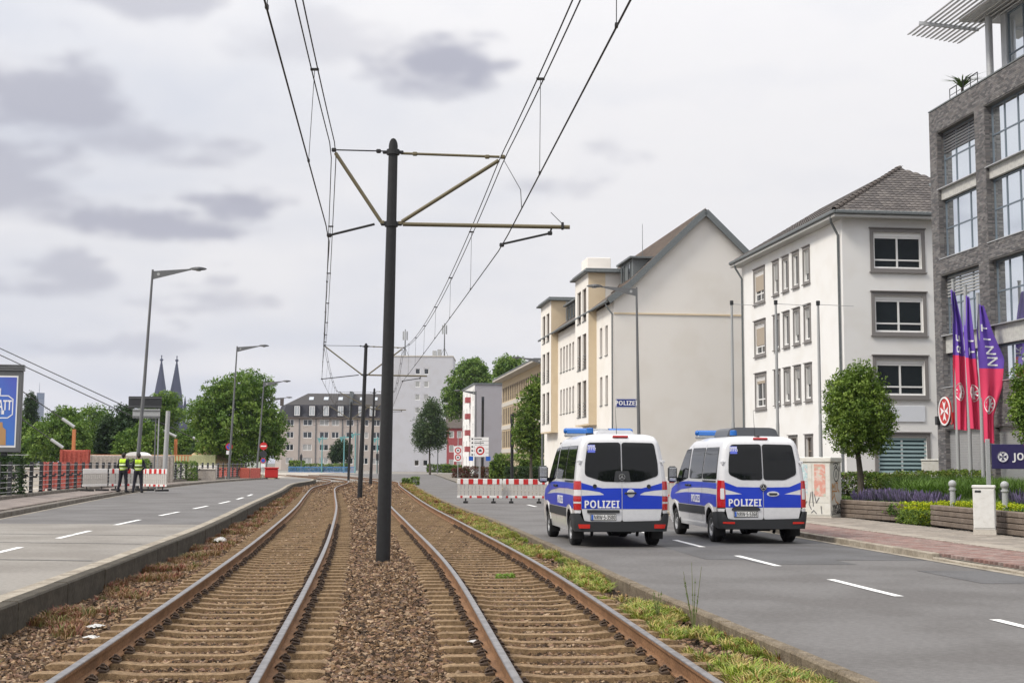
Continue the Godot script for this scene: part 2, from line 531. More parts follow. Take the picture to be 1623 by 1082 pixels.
func kerb_run(called: String, t: Array, off: float, d0: float, d1: float, len: float, w: float, y0: float, y1: float, m: Material, bev := 0.015) -> void:
	var root := Node3D.new()
	root.name = numbered(called)
	root.set_meta("kind", "structure")
	add_child(root)
	var d := d0
	var k := 0
	var cache := {}
	while d < d1:
		var e := minf(d + len, d1)
		var a := at(cv(t, d) + off, 0, d)
		var b := at(cv(t, e) + off, 0, e)
		var ln := a.distance_to(b)
		var key := snappedf(ln, 0.01)
		if not cache.has(key):
			var mb := MB.new()
			mb.box(Vector3(0, (y0 + y1) * 0.5, 0), Vector3(w, y1 - y0, ln - 0.008), Basis.IDENTITY, bev)
			cache[key] = mb.mesh()
		var o := node("kerbstone", cache[key], m, root)
		o.position = (a + b) * 0.5 + Vector3(sin(k * 2.3) * 0.004, sin(k * 1.7) * 0.003, 0)
		o.rotation.y = atan2(b.x - a.x, b.z - a.z)
		d = e
		k += 1

func scatter(called: String, mesh: Mesh, xf: Array, cols: PackedColorArray, m: Material, parent: Node = self, kind := "stuff") -> MultiMeshInstance3D:
	var mm := MultiMesh.new()
	mm.transform_format = MultiMesh.TRANSFORM_3D
	mm.use_colors = cols.size() > 0
	mm.mesh = mesh
	mm.instance_count = xf.size()
	for i in xf.size():
		mm.set_instance_transform(i, xf[i])
		if cols.size() > 0:
			mm.set_instance_color(i, cols[i])
	var o := MultiMeshInstance3D.new()
	o.name = numbered(called) if parent == self else called
	o.multimesh = mm
	o.material_override = m
	parent.add_child(o, true)
	if kind != "":
		o.set_meta("kind", kind)
	return o

func rock_mesh(sd: int) -> ArrayMesh:
	# a broken stone: an octahedron-like lump with jittered corners and flat faces
	rng.seed = sd
	var p: Array[Vector3] = []
	for q: Vector3 in [Vector3(1, 0, 0), Vector3(-1, 0, 0), Vector3(0, 1, 0), Vector3(0, -1, 0), Vector3(0, 0, 1), Vector3(0, 0, -1)]:
		p.append(q * rng.randf_range(0.75, 1.15) + Vector3(rng.randf_range(-0.35, 0.35), rng.randf_range(-0.3, 0.3), rng.randf_range(-0.35, 0.35)))
	var b := MB.new()
	b.colored = true
	for f: Array in [[0, 2, 4], [4, 2, 1], [1, 2, 5], [5, 2, 0], [0, 4, 3], [4, 1, 3], [1, 5, 3], [5, 0, 3]]:
		b.flat(p[f[0]], p[f[1]], p[f[2]], p[f[0]] + p[f[1]] + p[f[2]])
	return b.mesh()

func build_ground() -> void:
	var b := MB.new()
	var s := 4000.0
	b.quad(Vector3(-s, -0.4, s), Vector3(s, -0.4, s), Vector3(s, -0.4, -s), Vector3(-s, -0.4, -s), Vector3.UP)
	struct("ground", b, M.ground)
	b = MB.new()
	ribbon(b, KERB_L, -0.05, KERB_R, 0.05, -8, 160, 2.0, -0.15)
	struct("track_bed", b, M.dirt)
	b = MB.new()
	ribbon(b, KERB_R, 0.1, KERB_FAR_R, -0.05, -8, 240, 4.0, 0.0)
	struct("road_right", b, M.asphalt)
	b = MB.new()
	ribbon(b, KERB_FAR_L, 0.05, KERB_L, -0.1, -8, 138, 3.0, 0.22)
	struct("road_left", b, M.asphalt)
	b = MB.new()
	b.quad(at(-75, -0.02, 138), at(-2, -0.02, 138), at(-2, -0.02, 360), at(-75, -0.02, 360), Vector3.UP)
	struct("road_junction", b, M.asphalt_light)
	# ramp that takes the left road down to the junction
	b = MB.new()
	var k := 6
	for i in k:
		var e := 138.0 + 4.0 * i
		var f := e + 4.0
		var y0 := 0.22 - 0.236 * i / k
		var y1 := 0.22 - 0.236 * (i + 1) / k
		b.quad(at(-30, y0, e), at(cv(KERB_L, e) - 0.1, y0, e), at(cv(KERB_L, f) - 0.1, y1, f), at(-30, y1, f), Vector3.UP)
	struct("road_ramp", b, M.asphalt_light)
	# newer light surface on the near lane of the left road, and dark repairs on the right one
	b = MB.new()
	var lane := [[-8, -8.0], [24.8, -8.6 - 2.2], [33, -10.9], [36.5, -11.9]]
	for i in 11:
		var e := -8.0 + 4.0 * i
		var f := e + 4.0
		b.quad(at(cv(KERB_FAR_L, e) + 0.3, 0.224, e), at(cv(KERB_L, e) - 0.1, 0.224, e), at(cv(KERB_L, f) - 0.1, 0.224, f), at(cv(KERB_FAR_L, f) + 0.3, 0.224, f), Vector3.UP)
	struct("road_surface", b, M.asphalt_light)
	for q: Array in [[27.2, 39.0, 0.35, 0.98], [26.0, 27.2, 0.46, 0.72], [22.0, 24.6, 0.80, 0.99]]:
		b = MB.new()
		var x0 := func(dd: float) -> float: return lerpf(cv(KERB_R, dd) + 0.15, cv(KERB_FAR_R, dd) - 0.1, q[2])
		var x1 := func(dd: float) -> float: return lerpf(cv(KERB_R, dd) + 0.15, cv(KERB_FAR_R, dd) - 0.1, q[3])
		var nn := 6
		for i in nn:
			var e: float = lerpf(q[0], q[1], float(i) / nn)
			var f: float = lerpf(q[0], q[1], float(i + 1) / nn)
			b.quad(at(x0.call(e), 0.004, e), at(x1.call(e), 0.004, e), at(x1.call(f), 0.004, f), at(x0.call(f), 0.004, f), Vector3.UP)
		struct("road_patch", b, M.asphalt_dark)
	# lane dashes
	for dd in range(-1, 16):
		var s0 := 14.0 + 5.75 * dd
		if s0 > 62:
			break
		lane_dash(func(d: float) -> float: return lerpf(cv(KERB_R, d) + 0.15, cv(KERB_FAR_R, d), 0.475), s0, s0 + 2.85, 0.008)
	for dd in range(0, 9):
		var s0 := 16.6 + 6.3 * dd
		lane_dash(func(d: float) -> float: return cv([[-8, -5.6], [0, -6.4], [24.8, -8.6], [35.9, -9.6], [48.4, -10.44], [59, -11.2], [80, -13.6]], d), s0, s0 + 3.25, 0.228)
	# edge line at the left far kerb and a gully
	b = MB.new()
	ribbon(b, KERB_FAR_L, 0.12, KERB_FAR_L, 0.26, 36.1, 137, 4.0, 0.224)
	struct("road_gutter", b, M.kerb)
	b = MB.new()
	ribbon(b, KERB_FAR_R, -0.20, KERB_FAR_R, -0.02, -6, 60, 3.0, 0.008)
	struct("road_gutter", b, M.kerb)
	b = MB.new()
	ribbon(b, KERB_L, -0.30, KERB_L, -0.085, 6, 137, 2.5, 0.229)
	struct("road_gutter", b, M.kerb)
	for q: float in [23.2, 27.9, 31.0, 44.0]:
		b = MB.new()
		b.quad(at(cv(KERB_FAR_L, q) + 0.4, 0.232, q), at(cv(KERB_L, q) - 0.35, 0.232, q - 0.6), at(cv(KERB_L, q) - 0.35, 0.232, q - 0.52), at(cv(KERB_FAR_L, q) + 0.4, 0.232, q + 0.07), Vector3.UP)
		struct("road_joint", b, M.asphalt_dark)
	# pavements
	b = MB.new()
	ribbon(b, RAILING, -0.6, KERB_FAR_L, 0.0, 10, 141, 4.0, 0.30)
	struct("pavement_left", b, M.grout)
	b = MB.new()
	ribbon(b, KERB_FAR_R, 0.1, [[-20, 60], [240, 40]], 0.0, -8, 240, 6.0, 0.06)
	struct("pavement_right", b, M.grout)
	b = MB.new()
	b.quad(at(-120, 0.0, 20), at(-13.9, 0.0, 20), at(-25.6, 0.0, 141), at(-120, 0.0, 141), Vector3.UP)
	b.quad(at(-160, 0.0, 141), at(-25.6, 0.0, 141), at(-31, 0.0, 260), at(-160, 0.0, 260), Vector3.UP)
	struct("building_site_ground", b, M.sand)
	# kerbs
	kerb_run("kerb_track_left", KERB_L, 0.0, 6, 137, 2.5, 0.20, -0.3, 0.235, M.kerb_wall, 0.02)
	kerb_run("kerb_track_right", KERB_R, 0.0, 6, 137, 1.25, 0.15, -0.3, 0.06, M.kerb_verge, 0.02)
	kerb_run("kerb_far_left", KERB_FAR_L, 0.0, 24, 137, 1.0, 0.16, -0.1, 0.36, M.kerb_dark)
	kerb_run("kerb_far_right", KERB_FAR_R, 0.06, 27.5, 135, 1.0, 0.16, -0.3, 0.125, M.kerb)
	kerb_run("kerb_dropped", KERB_FAR_R, 0.06, 12, 27.5, 1.0, 0.16, -0.3, 0.05, M.kerb)
	paving("red_paving", func(d): return cv(KERB_FAR_R, d) + 0.15, 1.85, 14, 52, 0.2, 0.1, 0.118, [Color(0.20, 0.118, 0.10), Color(0.225, 0.145, 0.125), Color(0.165, 0.112, 0.098), Color(0.25, 0.185, 0.165), Color(0.215, 0.17, 0.15)], 71)
	paving("grey_paving", func(d): return cv(KERB_FAR_R, d) + 2.14, 2.4, 14, 52, 0.3, 0.2, 0.12, [Color(0.235, 0.205, 0.172), Color(0.20, 0.178, 0.152), Color(0.265, 0.235, 0.20)], 72)
	paving("kerb_strip_paving", func(d): return cv(KERB_FAR_R, d) + 2.02, 0.10, 14, 52, 0.5, 0.1, 0.121, [Color(0.33, 0.295, 0.25), Color(0.29, 0.26, 0.22)], 74)
	paving("grey_paving", func(d): return cv(KERB_FAR_L, d) - 3.3, 3.15, 30, 100, 0.4, 0.2, 0.345, [Color(0.20, 0.168, 0.15), Color(0.17, 0.145, 0.13), Color(0.23, 0.198, 0.175)], 73)

func lane_dash(xf: Callable, d0: float, d1: float, y: float) -> void:
	var b := MB.new()
	var dn := 4
	for i in dn:
		var e := lerpf(d0, d1, float(i) / dn)
		var f := lerpf(d0, d1, float(i + 1) / dn)
		var j := 0.0 + 0.006 * sin(e * 7.0)
		b.quad(at(xf.call(e) - 0.065 + j, y, e), at(xf.call(e) + 0.065, y, e), at(xf.call(f) + 0.065, y, f), at(xf.call(f) - 0.065, y, f), Vector3.UP)
	struct("road_marking", b, M.paint)

func paving(called: String, x0: Callable, width: float, d0: float, d1: float, lx: float, ld: float, y: float, cols: Array, sd: int) -> void:
	rng.seed = sd
	var b := MB.new()
	b.colored = true
	b.box(Vector3(0, -0.03, 0), Vector3(lx - 0.006, 0.06, ld - 0.006), Basis.IDENTITY, 0.004)
	var xf := []
	var cc := PackedColorArray()
	var d := d0
	var row := 0
	while d < d1:
		var x: float = x0.call(d)
		var nn := maxi(1, int(width / lx))
		for i in nn:
			var o := lx * (i + 0.5) + (lx * 0.5 if row % 2 == 1 and i < nn - 1 else 0.0)
			if row % 2 == 1 and i == nn - 1 and nn > 1:
				continue
			xf.append(Transform3D(Basis(Vector3.UP, rng.randf_range(-0.006, 0.006)).rotated(Vector3.RIGHT, rng.randf_range(-0.006, 0.006)), at(x + o, y + rng.randf_range(-0.002, 0.002), d)))
			var c: Color = cols[rng.randi() % cols.size()]
			cc.append(c * rng.randf_range(0.85, 1.12))
		d += ld
		row += 1
	var o := scatter(called, b.mesh(), xf, cc, M.paver)
	o.set_meta("label", {71: "reddish brick paving along the right kerb", 72: "grey-brown slab paving beside the low garden walls", 73: "grey slab paving on the pavement by the railing", 74: "pale strip of edging stones between red and grey paving"}[sd])
	o.set_meta("category", "paving")

# ---------------------------------------------------------------- tram tracks
func rail_mesh(t: Array, off: float, d0: float, d1: float) -> Array:
	# profile in (across, up); the running surface is a mesh of its own so that it shows worn bare
	var foot := [Vector2(-0.075, -0.04), Vector2(-0.075, -0.026), Vector2(-0.012, -0.012), Vector2(-0.009, 0.075), Vector2(-0.036, 0.085), Vector2(-0.036, 0.108)]
	var head := [Vector2(-0.036, 0.108), Vector2(-0.033, 0.116), Vector2(-0.022, 0.1205), Vector2(0.0, 0.122)]
	var res := []
	for prof: Array in [foot, head]:
		var full := prof.duplicate()
		if prof == foot:
			for i in prof.size():
				pass
		var b := MB.new()
		for sgn: float in [-1.0, 1.0]:
			var d := d0
			while d < d1:
				var e := minf(d + (0.8 if d < 60 else 2.0), d1)
				for i in full.size() - 1:
					var p: Vector2 = full[i]
					var q: Vector2 = full[i + 1]
					var a := on(t, d, off + p.x * -sgn, p.y)
					var c := on(t, d, off + q.x * -sgn, q.y)
					var f := on(t, e, off + q.x * -sgn, q.y)
					var g := on(t, e, off + p.x * -sgn, p.y)
					var nn := Vector3(-(q.y - p.y) * -sgn, 0, 0)
					var dq := q - p
					var out := Vector3(sgn * absf(dq.y) + 0.0001 * sgn, absf(dq.x) * (1.0 if i != 3 else -1.0), 0)
					b.quad(a, c, f, g, out)
				d = e
		res.append(b)
	return res

func build_track(t: Array, label: String, sd: int) -> void:
	var root := thing("tram_track", label, "track", at(cv(t, 0), 0, 0), 0.0, "tram tracks")
	var inv := -root.position
	for off: float in [-0.7525, 0.7525]:
		var r := rail_mesh(t, off, 4.0, 200.0)
		var o := part("rail", r[0], M.rail_rust, root)
		o.position = inv
		o = part("running_surface", r[1], M.rail_head, o)
	# one sleeper: trapezoid ends raised at the rail seats, sunk in the middle
	var meshes := []
	for var_k in 3:
		rng.seed = sd + var_k
		var b := MB.new()
		var prof := [[-1.24, -0.055, 0.085], [-1.18, -0.042, 0.095], [-0.55, -0.042, 0.095], [-0.36, -0.062, 0.08], [0.36, -0.062, 0.08], [0.55, -0.042, 0.095], [1.18, -0.042, 0.095], [1.24, -0.055, 0.085]]
		for i in prof.size() - 1:
			var p: Array = prof[i]
			var q: Array = prof[i + 1]
			var j := rng.randf_range(-0.003, 0.003)
			b.quad(Vector3(p[0], p[1], p[2]), Vector3(q[0], q[1], q[2]), Vector3(q[0], q[1], -q[2]), Vector3(p[0], p[1], -p[2]), Vector3.UP)
			for s: float in [-1.0, 1.0]:
				b.quad(Vector3(p[0], p[1], s * p[2]), Vector3(q[0], q[1], s * q[2]), Vector3(q[0], -0.24, s * (q[2] + 0.035)), Vector3(p[0], -0.24, s * (p[2] + 0.035)), Vector3(0, 0.1, s))
		for s: float in [-1.0, 1.0]:
			b.quad(Vector3(s * 1.24, -0.055, 0.085), Vector3(s * 1.24, -0.055, -0.085), Vector3(s * 1.27, -0.24, -0.14), Vector3(s * 1.27, -0.24, 0.14), Vector3(s, 0.1, 0))
		meshes.append(b.mesh())
	var fb := MB.new()
	for s: float in [1.0]:
		# angled guide plate, spring clip loops and screw head
		fb.box(Vector3(s * 0.115, -0.030, 0), Vector3(0.075, 0.026, 0.15), Basis(Vector3.BACK, s * -0.15), 0.004)
		for e: float in [-1.0, 1.0]:
			fb.tube([Vector3(s * 0.06, -0.012, e * 0.02), Vector3(s * 0.085, 0.008, e * 0.045), Vector3(s * 0.125, 0.006, e * 0.062), Vector3(s * 0.15, -0.012, e * 0.04), Vector3(s * 0.125, -0.010, e * 0.018)], [0.0085], 5)
		fb.lathe(Vector3(s * 0.11, -0.02, 0), Vector3.UP, [[0, 0.024], [0.02, 0.024], [0.02, 0.016], [0.05, 0.016], [0.055, 0.0]], 6)
	var fm := fb.mesh()
	rng.seed = sd + 50
	var d := 6.5
	var k := 0
	while d < 88.0:
		var p := on(t, d, 0.0, rng.randf_range(-0.006, 0.004))
		var o := node("sleeper", meshes[k % 3], M.sleeper, root)
		o.position = p + inv + Vector3(rng.randf_range(-0.02, 0.02), 0, 0)
		o.rotation.y = heading(t, d) + rng.randf_range(-0.006, 0.006)
		if d < 42.0:
			for off: float in [-0.7525, 0.7525]:
				for s: float in [0.0, PI]:
					var c := node("rail_clip", fm, M.fastening, o)
					c.position.x = off
					c.rotation.y = s
		d += 0.62
		k += 1

func build_ballast() -> void:
	rng.seed = 404
	var shapes := [rock_mesh(1), rock_mesh(2), rock_mesh(3), rock_mesh(4)]
	var tones := [Color(0.115, 0.068, 0.036), Color(0.17, 0.105, 0.056), Color(0.065, 0.041, 0.024), Color(0.24, 0.162, 0.095), Color(0.12, 0.083, 0.062), Color(0.31, 0.225, 0.15), Color(0.04, 0.027, 0.018), Color(0.19, 0.115, 0.078), Color(0.085, 0.052, 0.03)]
	var xs := [[], [], [], []]
	var cs := [PackedColorArray(), PackedColorArray(), PackedColorArray(), PackedColorArray()]
	var fz := FastNoiseLite.new()
	fz.seed = 3
	fz.frequency = 0.35
	for zone: Array in [[7.0, 16.0, 620, 0.028], [16.0, 30.0, 360, 0.031], [30.0, 55.0, 150, 0.042], [55.0, 100.0, 40, 0.065], [100.0, 150.0, 14, 0.10]]:
		var area := 0.0
		var d: float = zone[0]
		while d < zone[1]:
			var w := cv(KERB_R, d) - cv(KERB_L, d)
			var nn := int(w * 0.5 * zone[2])
			for i in nn:
				var dd := d + rng.randf() * 0.5
				var x := lerpf(cv(KERB_L, dd) + 0.12, cv(KERB_R, dd) - 0.12, rng.randf())
				var lx := x - cv(TRACK_L, dd)
				var rx := x - cv(TRACK_R, dd)
				var y := -0.098 + 0.016 * fz.get_noise_2d(x * 3.0, dd * 3.0)
				var near := minf(absf(lx), absf(rx))
				if near > 1.2 and (rx < 0 and lx > 0):
					y += 0.023
				elif rx > 1.25 or lx < -1.25:
					y += 0.01
				var rail := minf(absf(absf(lx) - 0.7525), absf(absf(rx) - 0.7525))
				if rail < 0.09:
					continue
				if near < 1.24 and rng.randf() < 0.05:
					continue
				var r: float = zone[3] * rng.randf_range(0.55, 1.35)
				if near < 1.24:
					r *= 0.95
				if rx > 1.35 and rng.randf() < 0.75:
					continue
				var kk := rng.randi() % 4
				xs[kk].append(Transform3D(Basis.from_euler(Vector3(rng.randf() * 6.28, rng.randf() * 6.28, rng.randf() * 6.28)).scaled(Vector3(r * 1.15, r * 0.8, r)), at(x, y, dd)))
				var c: Color = tones[rng.randi() % tones.size()]
				# rust from the wheels colours the stones beside the rails, in patches
				var rust := clampf(1.0 - rail / 0.55, 0.0, 1.0) * (0.5 + 0.5 * fz.get_noise_2d(x * 8.0, dd * 1.5))
				c = c.lerp(Color(0.20, 0.115, 0.055), rust * 0.75)
				cs[kk].append(c * rng.randf_range(0.62, 1.15))
			d += 0.5
	for kk in 4:
		var o := scatter("ballast", shapes[kk], xs[kk], cs[kk], M.stone)
		o.set_meta("label", "brown broken ballast stones between and beside the tram rails")
		o.set_meta("category", "ballast")

# ---------------------------------------------------------------- building helpers
func wall(b: MB, F: Transform3D, w: float, y0: float, y1: float, holes: Array, depth: float) -> void:
	var xs := [0.0, w]
	var ys := [y0, y1]
	for h in holes:
		for k in [h[0], h[2]]:
			if not xs.has(k):
				xs.append(k)
		for k in [h[1], h[3]]:
			if not ys.has(k):
				ys.append(k)
	xs.sort()
	ys.sort()
	var nrm := F.basis.z
	for j in ys.size() - 1:
		var start := -1.0
		for i in xs.size():
			var solid := false
			if i < xs.size() - 1:
				solid = true
				var cx: float = (xs[i] + xs[i + 1]) * 0.5
				var cy: float = (ys[j] + ys[j + 1]) * 0.5
				for h in holes:
					if cx > h[0] and cx < h[2] and cy > h[1] and cy < h[3]:
						solid = false
						break
			if solid and start < 0.0:
				start = xs[i]
			elif not solid and start >= 0.0:
				b.quad(F * Vector3(start, ys[j], 0), F * Vector3(xs[i], ys[j], 0), F * Vector3(xs[i], ys[j + 1], 0), F * Vector3(start, ys[j + 1], 0), nrm)
				start = -1.0
	for h in holes:
		var p := [Vector2(h[0], h[1]), Vector2(h[2], h[1]), Vector2(h[2], h[3]), Vector2(h[0], h[3])]
		var c := F * Vector3((h[0] + h[2]) * 0.5, (h[1] + h[3]) * 0.5, -depth * 0.5)
		for i in 4:
			var q: Vector2 = p[i]
			var r: Vector2 = p[(i + 1) % 4]
			var m := F * Vector3((q.x + r.x) * 0.5, (q.y + r.y) * 0.5, -depth * 0.5)
			b.quad(F * Vector3(q.x, q.y, 0), F * Vector3(r.x, r.y, 0), F * Vector3(r.x, r.y, -depth), F * Vector3(q.x, q.y, -depth), c - m)

var wcache := {}
# a window in a hole: frame with vertical bars at fractions vx and horizontal at hy; the pane is its child
func window(parent: Node, F: Transform3D, h: Array, depth: float, vx: Array, hy: Array, fw: float, fm: Material, gm: Material, opt := {}) -> MeshInstance3D:
	var w: float = h[2] - h[0]
	var ht: float = h[3] - h[1]
	var key := [snappedf(w, 0.001), snappedf(ht, 0.001), vx, hy, fw, opt.get("sill", 0.0), opt.get("blind", 0.0), opt.get("box", 0.0), opt.get("pitch", 0.0)]
	if not wcache.has(key):
		var b := MB.new()
		var t := 0.06
		var top: float = ht - opt.get("box", 0.0)
		b.bb(Vector3(0, 0, 0), Vector3(fw, top, t))
		b.bb(Vector3(w - fw, 0, 0), Vector3(w, top, t))
		b.bb(Vector3(fw, 0, 0), Vector3(w - fw, fw, t))
		b.bb(Vector3(fw, top - fw, 0), Vector3(w - fw, top, t))
		for k: float in vx:
			b.bb(Vector3(w * k - fw * 0.5, fw, 0.002), Vector3(w * k + fw * 0.5, top - fw, t - 0.002))
		for k: float in hy:
			b.bb(Vector3(fw, top * k - fw * 0.4, 0.004), Vector3(w - fw, top * k + fw * 0.4, t - 0.004))
		if opt.get("box", 0.0) > 0.0:
			b.bb(Vector3(0, top + 0.003, 0.0), Vector3(w, ht, t + 0.02))
		var p := MB.new()
		p.bb(Vector3(fw * 0.5, fw * 0.5, 0.018), Vector3(w - fw * 0.5, top - fw * 0.5, 0.026))
		var s := MB.new()
		if opt.get("sill", 0.0) > 0.0:
			s.bb(Vector3(-0.04, -0.035, 0.0), Vector3(w + 0.04, 0.0, depth + opt.sill))
		var bl := MB.new()
		var blind: float = opt.get("blind", 0.0)
		if blind > 0.0:
			# roller shutter: slats that lap over one another
			var y := top - fw
			var pt: float = opt.get("pitch", 0.055)
			while y > top - top * blind:
				bl.box(Vector3(w * 0.5, y - 0.03, 0.075), Vector3(w - 0.03, 0.052 if pt < 0.1 else pt * 0.55, 0.012), Basis(Vector3.RIGHT, 0.16 if pt < 0.1 else 0.0))
				y -= pt
		wcache[key] = [b.mesh(), p.mesh(), s.mesh() if opt.get("sill", 0.0) > 0.0 else null, bl.mesh() if blind > 0.0 else null]
	var c: Array = wcache[key]
	var o := node("window", c[0], fm, parent)
	o.transform = F * Transform3D(Basis.IDENTITY, Vector3(h[0], h[1], -depth + 0.004))
	node("pane", c[1], gm, o)
	if c[2]:
		node("sill", c[2], opt.get("sill_mat", fm), o)
	if c[3]:
		node("blind", c[3], opt.get("blind_mat", fm), o)
	return o

func glass(c: Color, metal := 0.0, rough := 0.04) -> StandardMaterial3D:
	return mat(c, rough, metal, 0.75)

func face(o: Vector3, ux: Vector3, nrm: Vector3) -> Transform3D:
	return Transform3D(Basis(ux, Vector3.UP, nrm), o)

func sheet_roof(b: MB, a: Vector3, c: Vector3, d: Vector3, e: Vector3, up: Vector3, th := 0.12) -> void:
	# slab of thickness th between four corners
	var n := (c - a).cross(e - a).normalized()
	if n.dot(up) < 0:
		n = -n
	var t := n * -th
	b.quad(a, c, d, e, n)
	b.quad(a + t, c + t, d + t, e + t, -n)
	var mid := (a + c + d + e) * 0.25
	for q: Array in [[a, c], [c, d], [d, e], [e, a]]:
		b.quad(q[0], q[1], q[1] + t, q[0] + t, (q[0] + q[1]) * 0.5 - mid)

# pantiles laid in rows on a slope: origin o at the eave, ax along the eave, up the slope; clipped by in_roof(x, y)
func tiles(called: String, parent: Node, o: Vector3, ax: Vector3, slope: Vector3, w: float, len: float, tw: float, tl: float, in_roof: Callable, cols: Array, m: Material, sd: int) -> void:
	rng.seed = sd
	var b := MB.new()
	b.colored = true
	var n := 6
	for i in n:
		var x0 := tw * i / n
		var x1 := tw * (i + 1) / n
		var y0 := 0.03 * pow(sin(PI * i / n), 1.0)
		var y1 := 0.03 * pow(sin(PI * (i + 1) / n), 1.0)
		b.quad(Vector3(x0, y0 + 0.03, 0), Vector3(x1, y1 + 0.03, 0), Vector3(x1, y1, -tl * 1.08), Vector3(x0, y0, -tl * 1.08), Vector3.UP)
		b.quad(Vector3(x0, y0 + 0.03, 0), Vector3(x1, y1 + 0.03, 0), Vector3(x1, y1, 0), Vector3(x0, y0, 0), Vector3.BACK)
	var xf := []
	var cc := PackedColorArray()
	var nn := ax.cross(slope).normalized()
	if nn.y < 0:
		nn = -nn
	var bas := Basis(ax, nn, -slope)
	var j := 0
	while j * tl < len:
		var i := 0
		while i * tw < w:
			if in_roof.call((i + 0.5) * tw, (j + 0.5) * tl):
				xf.append(Transform3D(bas.rotated(nn, rng.randf_range(-0.012, 0.012)), o + ax * (i * tw) + slope * (j * tl) + nn * 0.004))
				cc.append((cols[rng.randi() % cols.size()] as Color) * rng.randf_range(0.85, 1.15))
			i += 1
		j += 1
	scatter(called, b.mesh(), xf, cc, m, parent)

func building_materials() -> void:
	var stain := tex([[210, 0.008, 5, 1.0]], [[0.25, Color(0.955, 0.945, 0.93)], [0.6, Color(1, 1, 1)]])
	M.stain = stain
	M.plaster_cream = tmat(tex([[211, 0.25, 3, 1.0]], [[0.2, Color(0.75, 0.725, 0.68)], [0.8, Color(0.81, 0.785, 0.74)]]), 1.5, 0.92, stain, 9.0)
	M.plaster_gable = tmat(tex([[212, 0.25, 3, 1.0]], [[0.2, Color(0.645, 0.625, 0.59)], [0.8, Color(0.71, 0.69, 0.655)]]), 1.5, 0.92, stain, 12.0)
	M.plaster_white = tmat(tex([[213, 0.25, 3, 1.0]], [[0.2, Color(0.70, 0.70, 0.69)], [0.8, Color(0.78, 0.78, 0.77)]]), 1.5, 0.9, stain, 8.0)
	M.stone_tan = tmat(tex([[214, 0.05, 4, 1.0]], [[0.25, Color(0.60, 0.49, 0.34)], [0.75, Color(0.70, 0.59, 0.43)]]), 1.2, 0.9, stain, 5.0)
	M.zinc = tmat(tex([[215, 0.03, 4, 1.0]], [[0.25, Color(0.105, 0.12, 0.125)], [0.75, Color(0.165, 0.18, 0.185)]]), 1.6, 0.55)
	M.tile = StandardMaterial3D.new()
	M.tile.vertex_color_use_as_albedo = true
	M.tile.roughness = 0.8
	M.tile.metallic_specular = 0.4
	M.roof_dark = tmat(tex([[216, 0.06, 4, 0.6], [217, 0.3, 2, 0.4]], [[0.25, Color(0.065, 0.055, 0.048)], [0.75, Color(0.12, 0.10, 0.088)]]), 1.5, 0.85, stain, 6.0)
	M.surround = mat(L(0.20, 0.19, 0.185), 0.8)
	M.frame_white = mat(L(0.76, 0.76, 0.75), 0.45)
	M.frame_brown = mat(L(0.16, 0.13, 0.105), 0.6)
	M.frame_blue = mat(L(0.13, 0.165, 0.20), 0.45)
	M.blind_beige = mat(L(0.42, 0.36, 0.29), 0.8)
	M.blind_grey = mat(L(0.34, 0.345, 0.34), 0.6)
	M.glass_dark = glass(L(0.016, 0.022, 0.026))
	M.glass_brown = glass(L(0.055, 0.048, 0.042), 0.0, 0.12)
	M.glass_mirror = glass(L(0.80, 0.84, 0.87), 0.92, 0.03)
	M.glass_teal = glass(L(0.03, 0.065, 0.075))
	M.panel_grey = tmat(tex([[218, 0.02, 3, 1.0]], [[0.3, Color(0.42, 0.42, 0.40)], [0.7, Color(0.50, 0.50, 0.475)]]), 2.0, 0.55)
	M.alu = mat(L(0.50, 0.51, 0.52), 0.4, 0.4)
	M.grey_render = tmat(tex([[219, 0.2, 3, 1.0]], [[0.2, Color(0.47, 0.475, 0.51)], [0.8, Color(0.53, 0.535, 0.57)]]), 1.5, 0.92, stain, 12.0)
	M.grey_render2 = tmat(tex([[220, 0.2, 3, 1.0]], [[0.2, Color(0.31, 0.30, 0.325)], [0.8, Color(0.36, 0.35, 0.375)]]), 1.5, 0.92, stain, 12.0)
	M.beige_render = tmat(tex([[221, 0.2, 3, 1.0]], [[0.2, Color(0.40, 0.355, 0.325)], [0.8, Color(0.46, 0.41, 0.375)]]), 1.5, 0.92, stain, 10.0)
	M.ochre = tmat(tex([[222, 0.1, 3, 1.0]], [[0.2, Color(0.52, 0.42, 0.28)], [0.8, Color(0.60, 0.495, 0.345)]]), 1.5, 0.9, stain, 8.0)
	M.concrete = tmat(tex([[223, 0.06, 4, 1.0]], [[0.2, Color(0.46, 0.43, 0.38)], [0.8, Color(0.58, 0.55, 0.50)]]), 1.5, 0.9, stain, 8.0)
	M.slate = tmat(tex([[224, 0.2, 3, 1.0]], [[0.2, Color(0.022, 0.022, 0.028)], [0.8, Color(0.05, 0.05, 0.058)]]), 0.9, 0.7)
	M.red_balcony = mat(L(0.33, 0.075, 0.08), 0.7)
	M.blind_dark = mat(L(0.10, 0.10, 0.105), 0.6)
	M.roof_slate = tmat(tex([[227, 0.1, 4, 1.0]], [[0.2, Color(0.035, 0.033, 0.032)], [0.8, Color(0.065, 0.06, 0.057)]]), 2.0, 0.75)
	M.teal_blind = mat(L(0.30, 0.42, 0.44), 0.6)
	M.pale_board = mat(L(0.66, 0.69, 0.74), 0.5)
	M.soffit = mat(L(0.40, 0.40, 0.385), 0.7)
	M.mortar = tmat(tex([[226, 0.2, 3, 1.0]], [[0.2, Color(0.10, 0.098, 0.095)], [0.8, Color(0.15, 0.147, 0.142)]]), 0.8, 0.95)
	M.brick = StandardMaterial3D.new()
	M.brick.vertex_color_use_as_albedo = true
	M.brick.roughness = 0.85
	M.brick.metallic_specular = 0.4
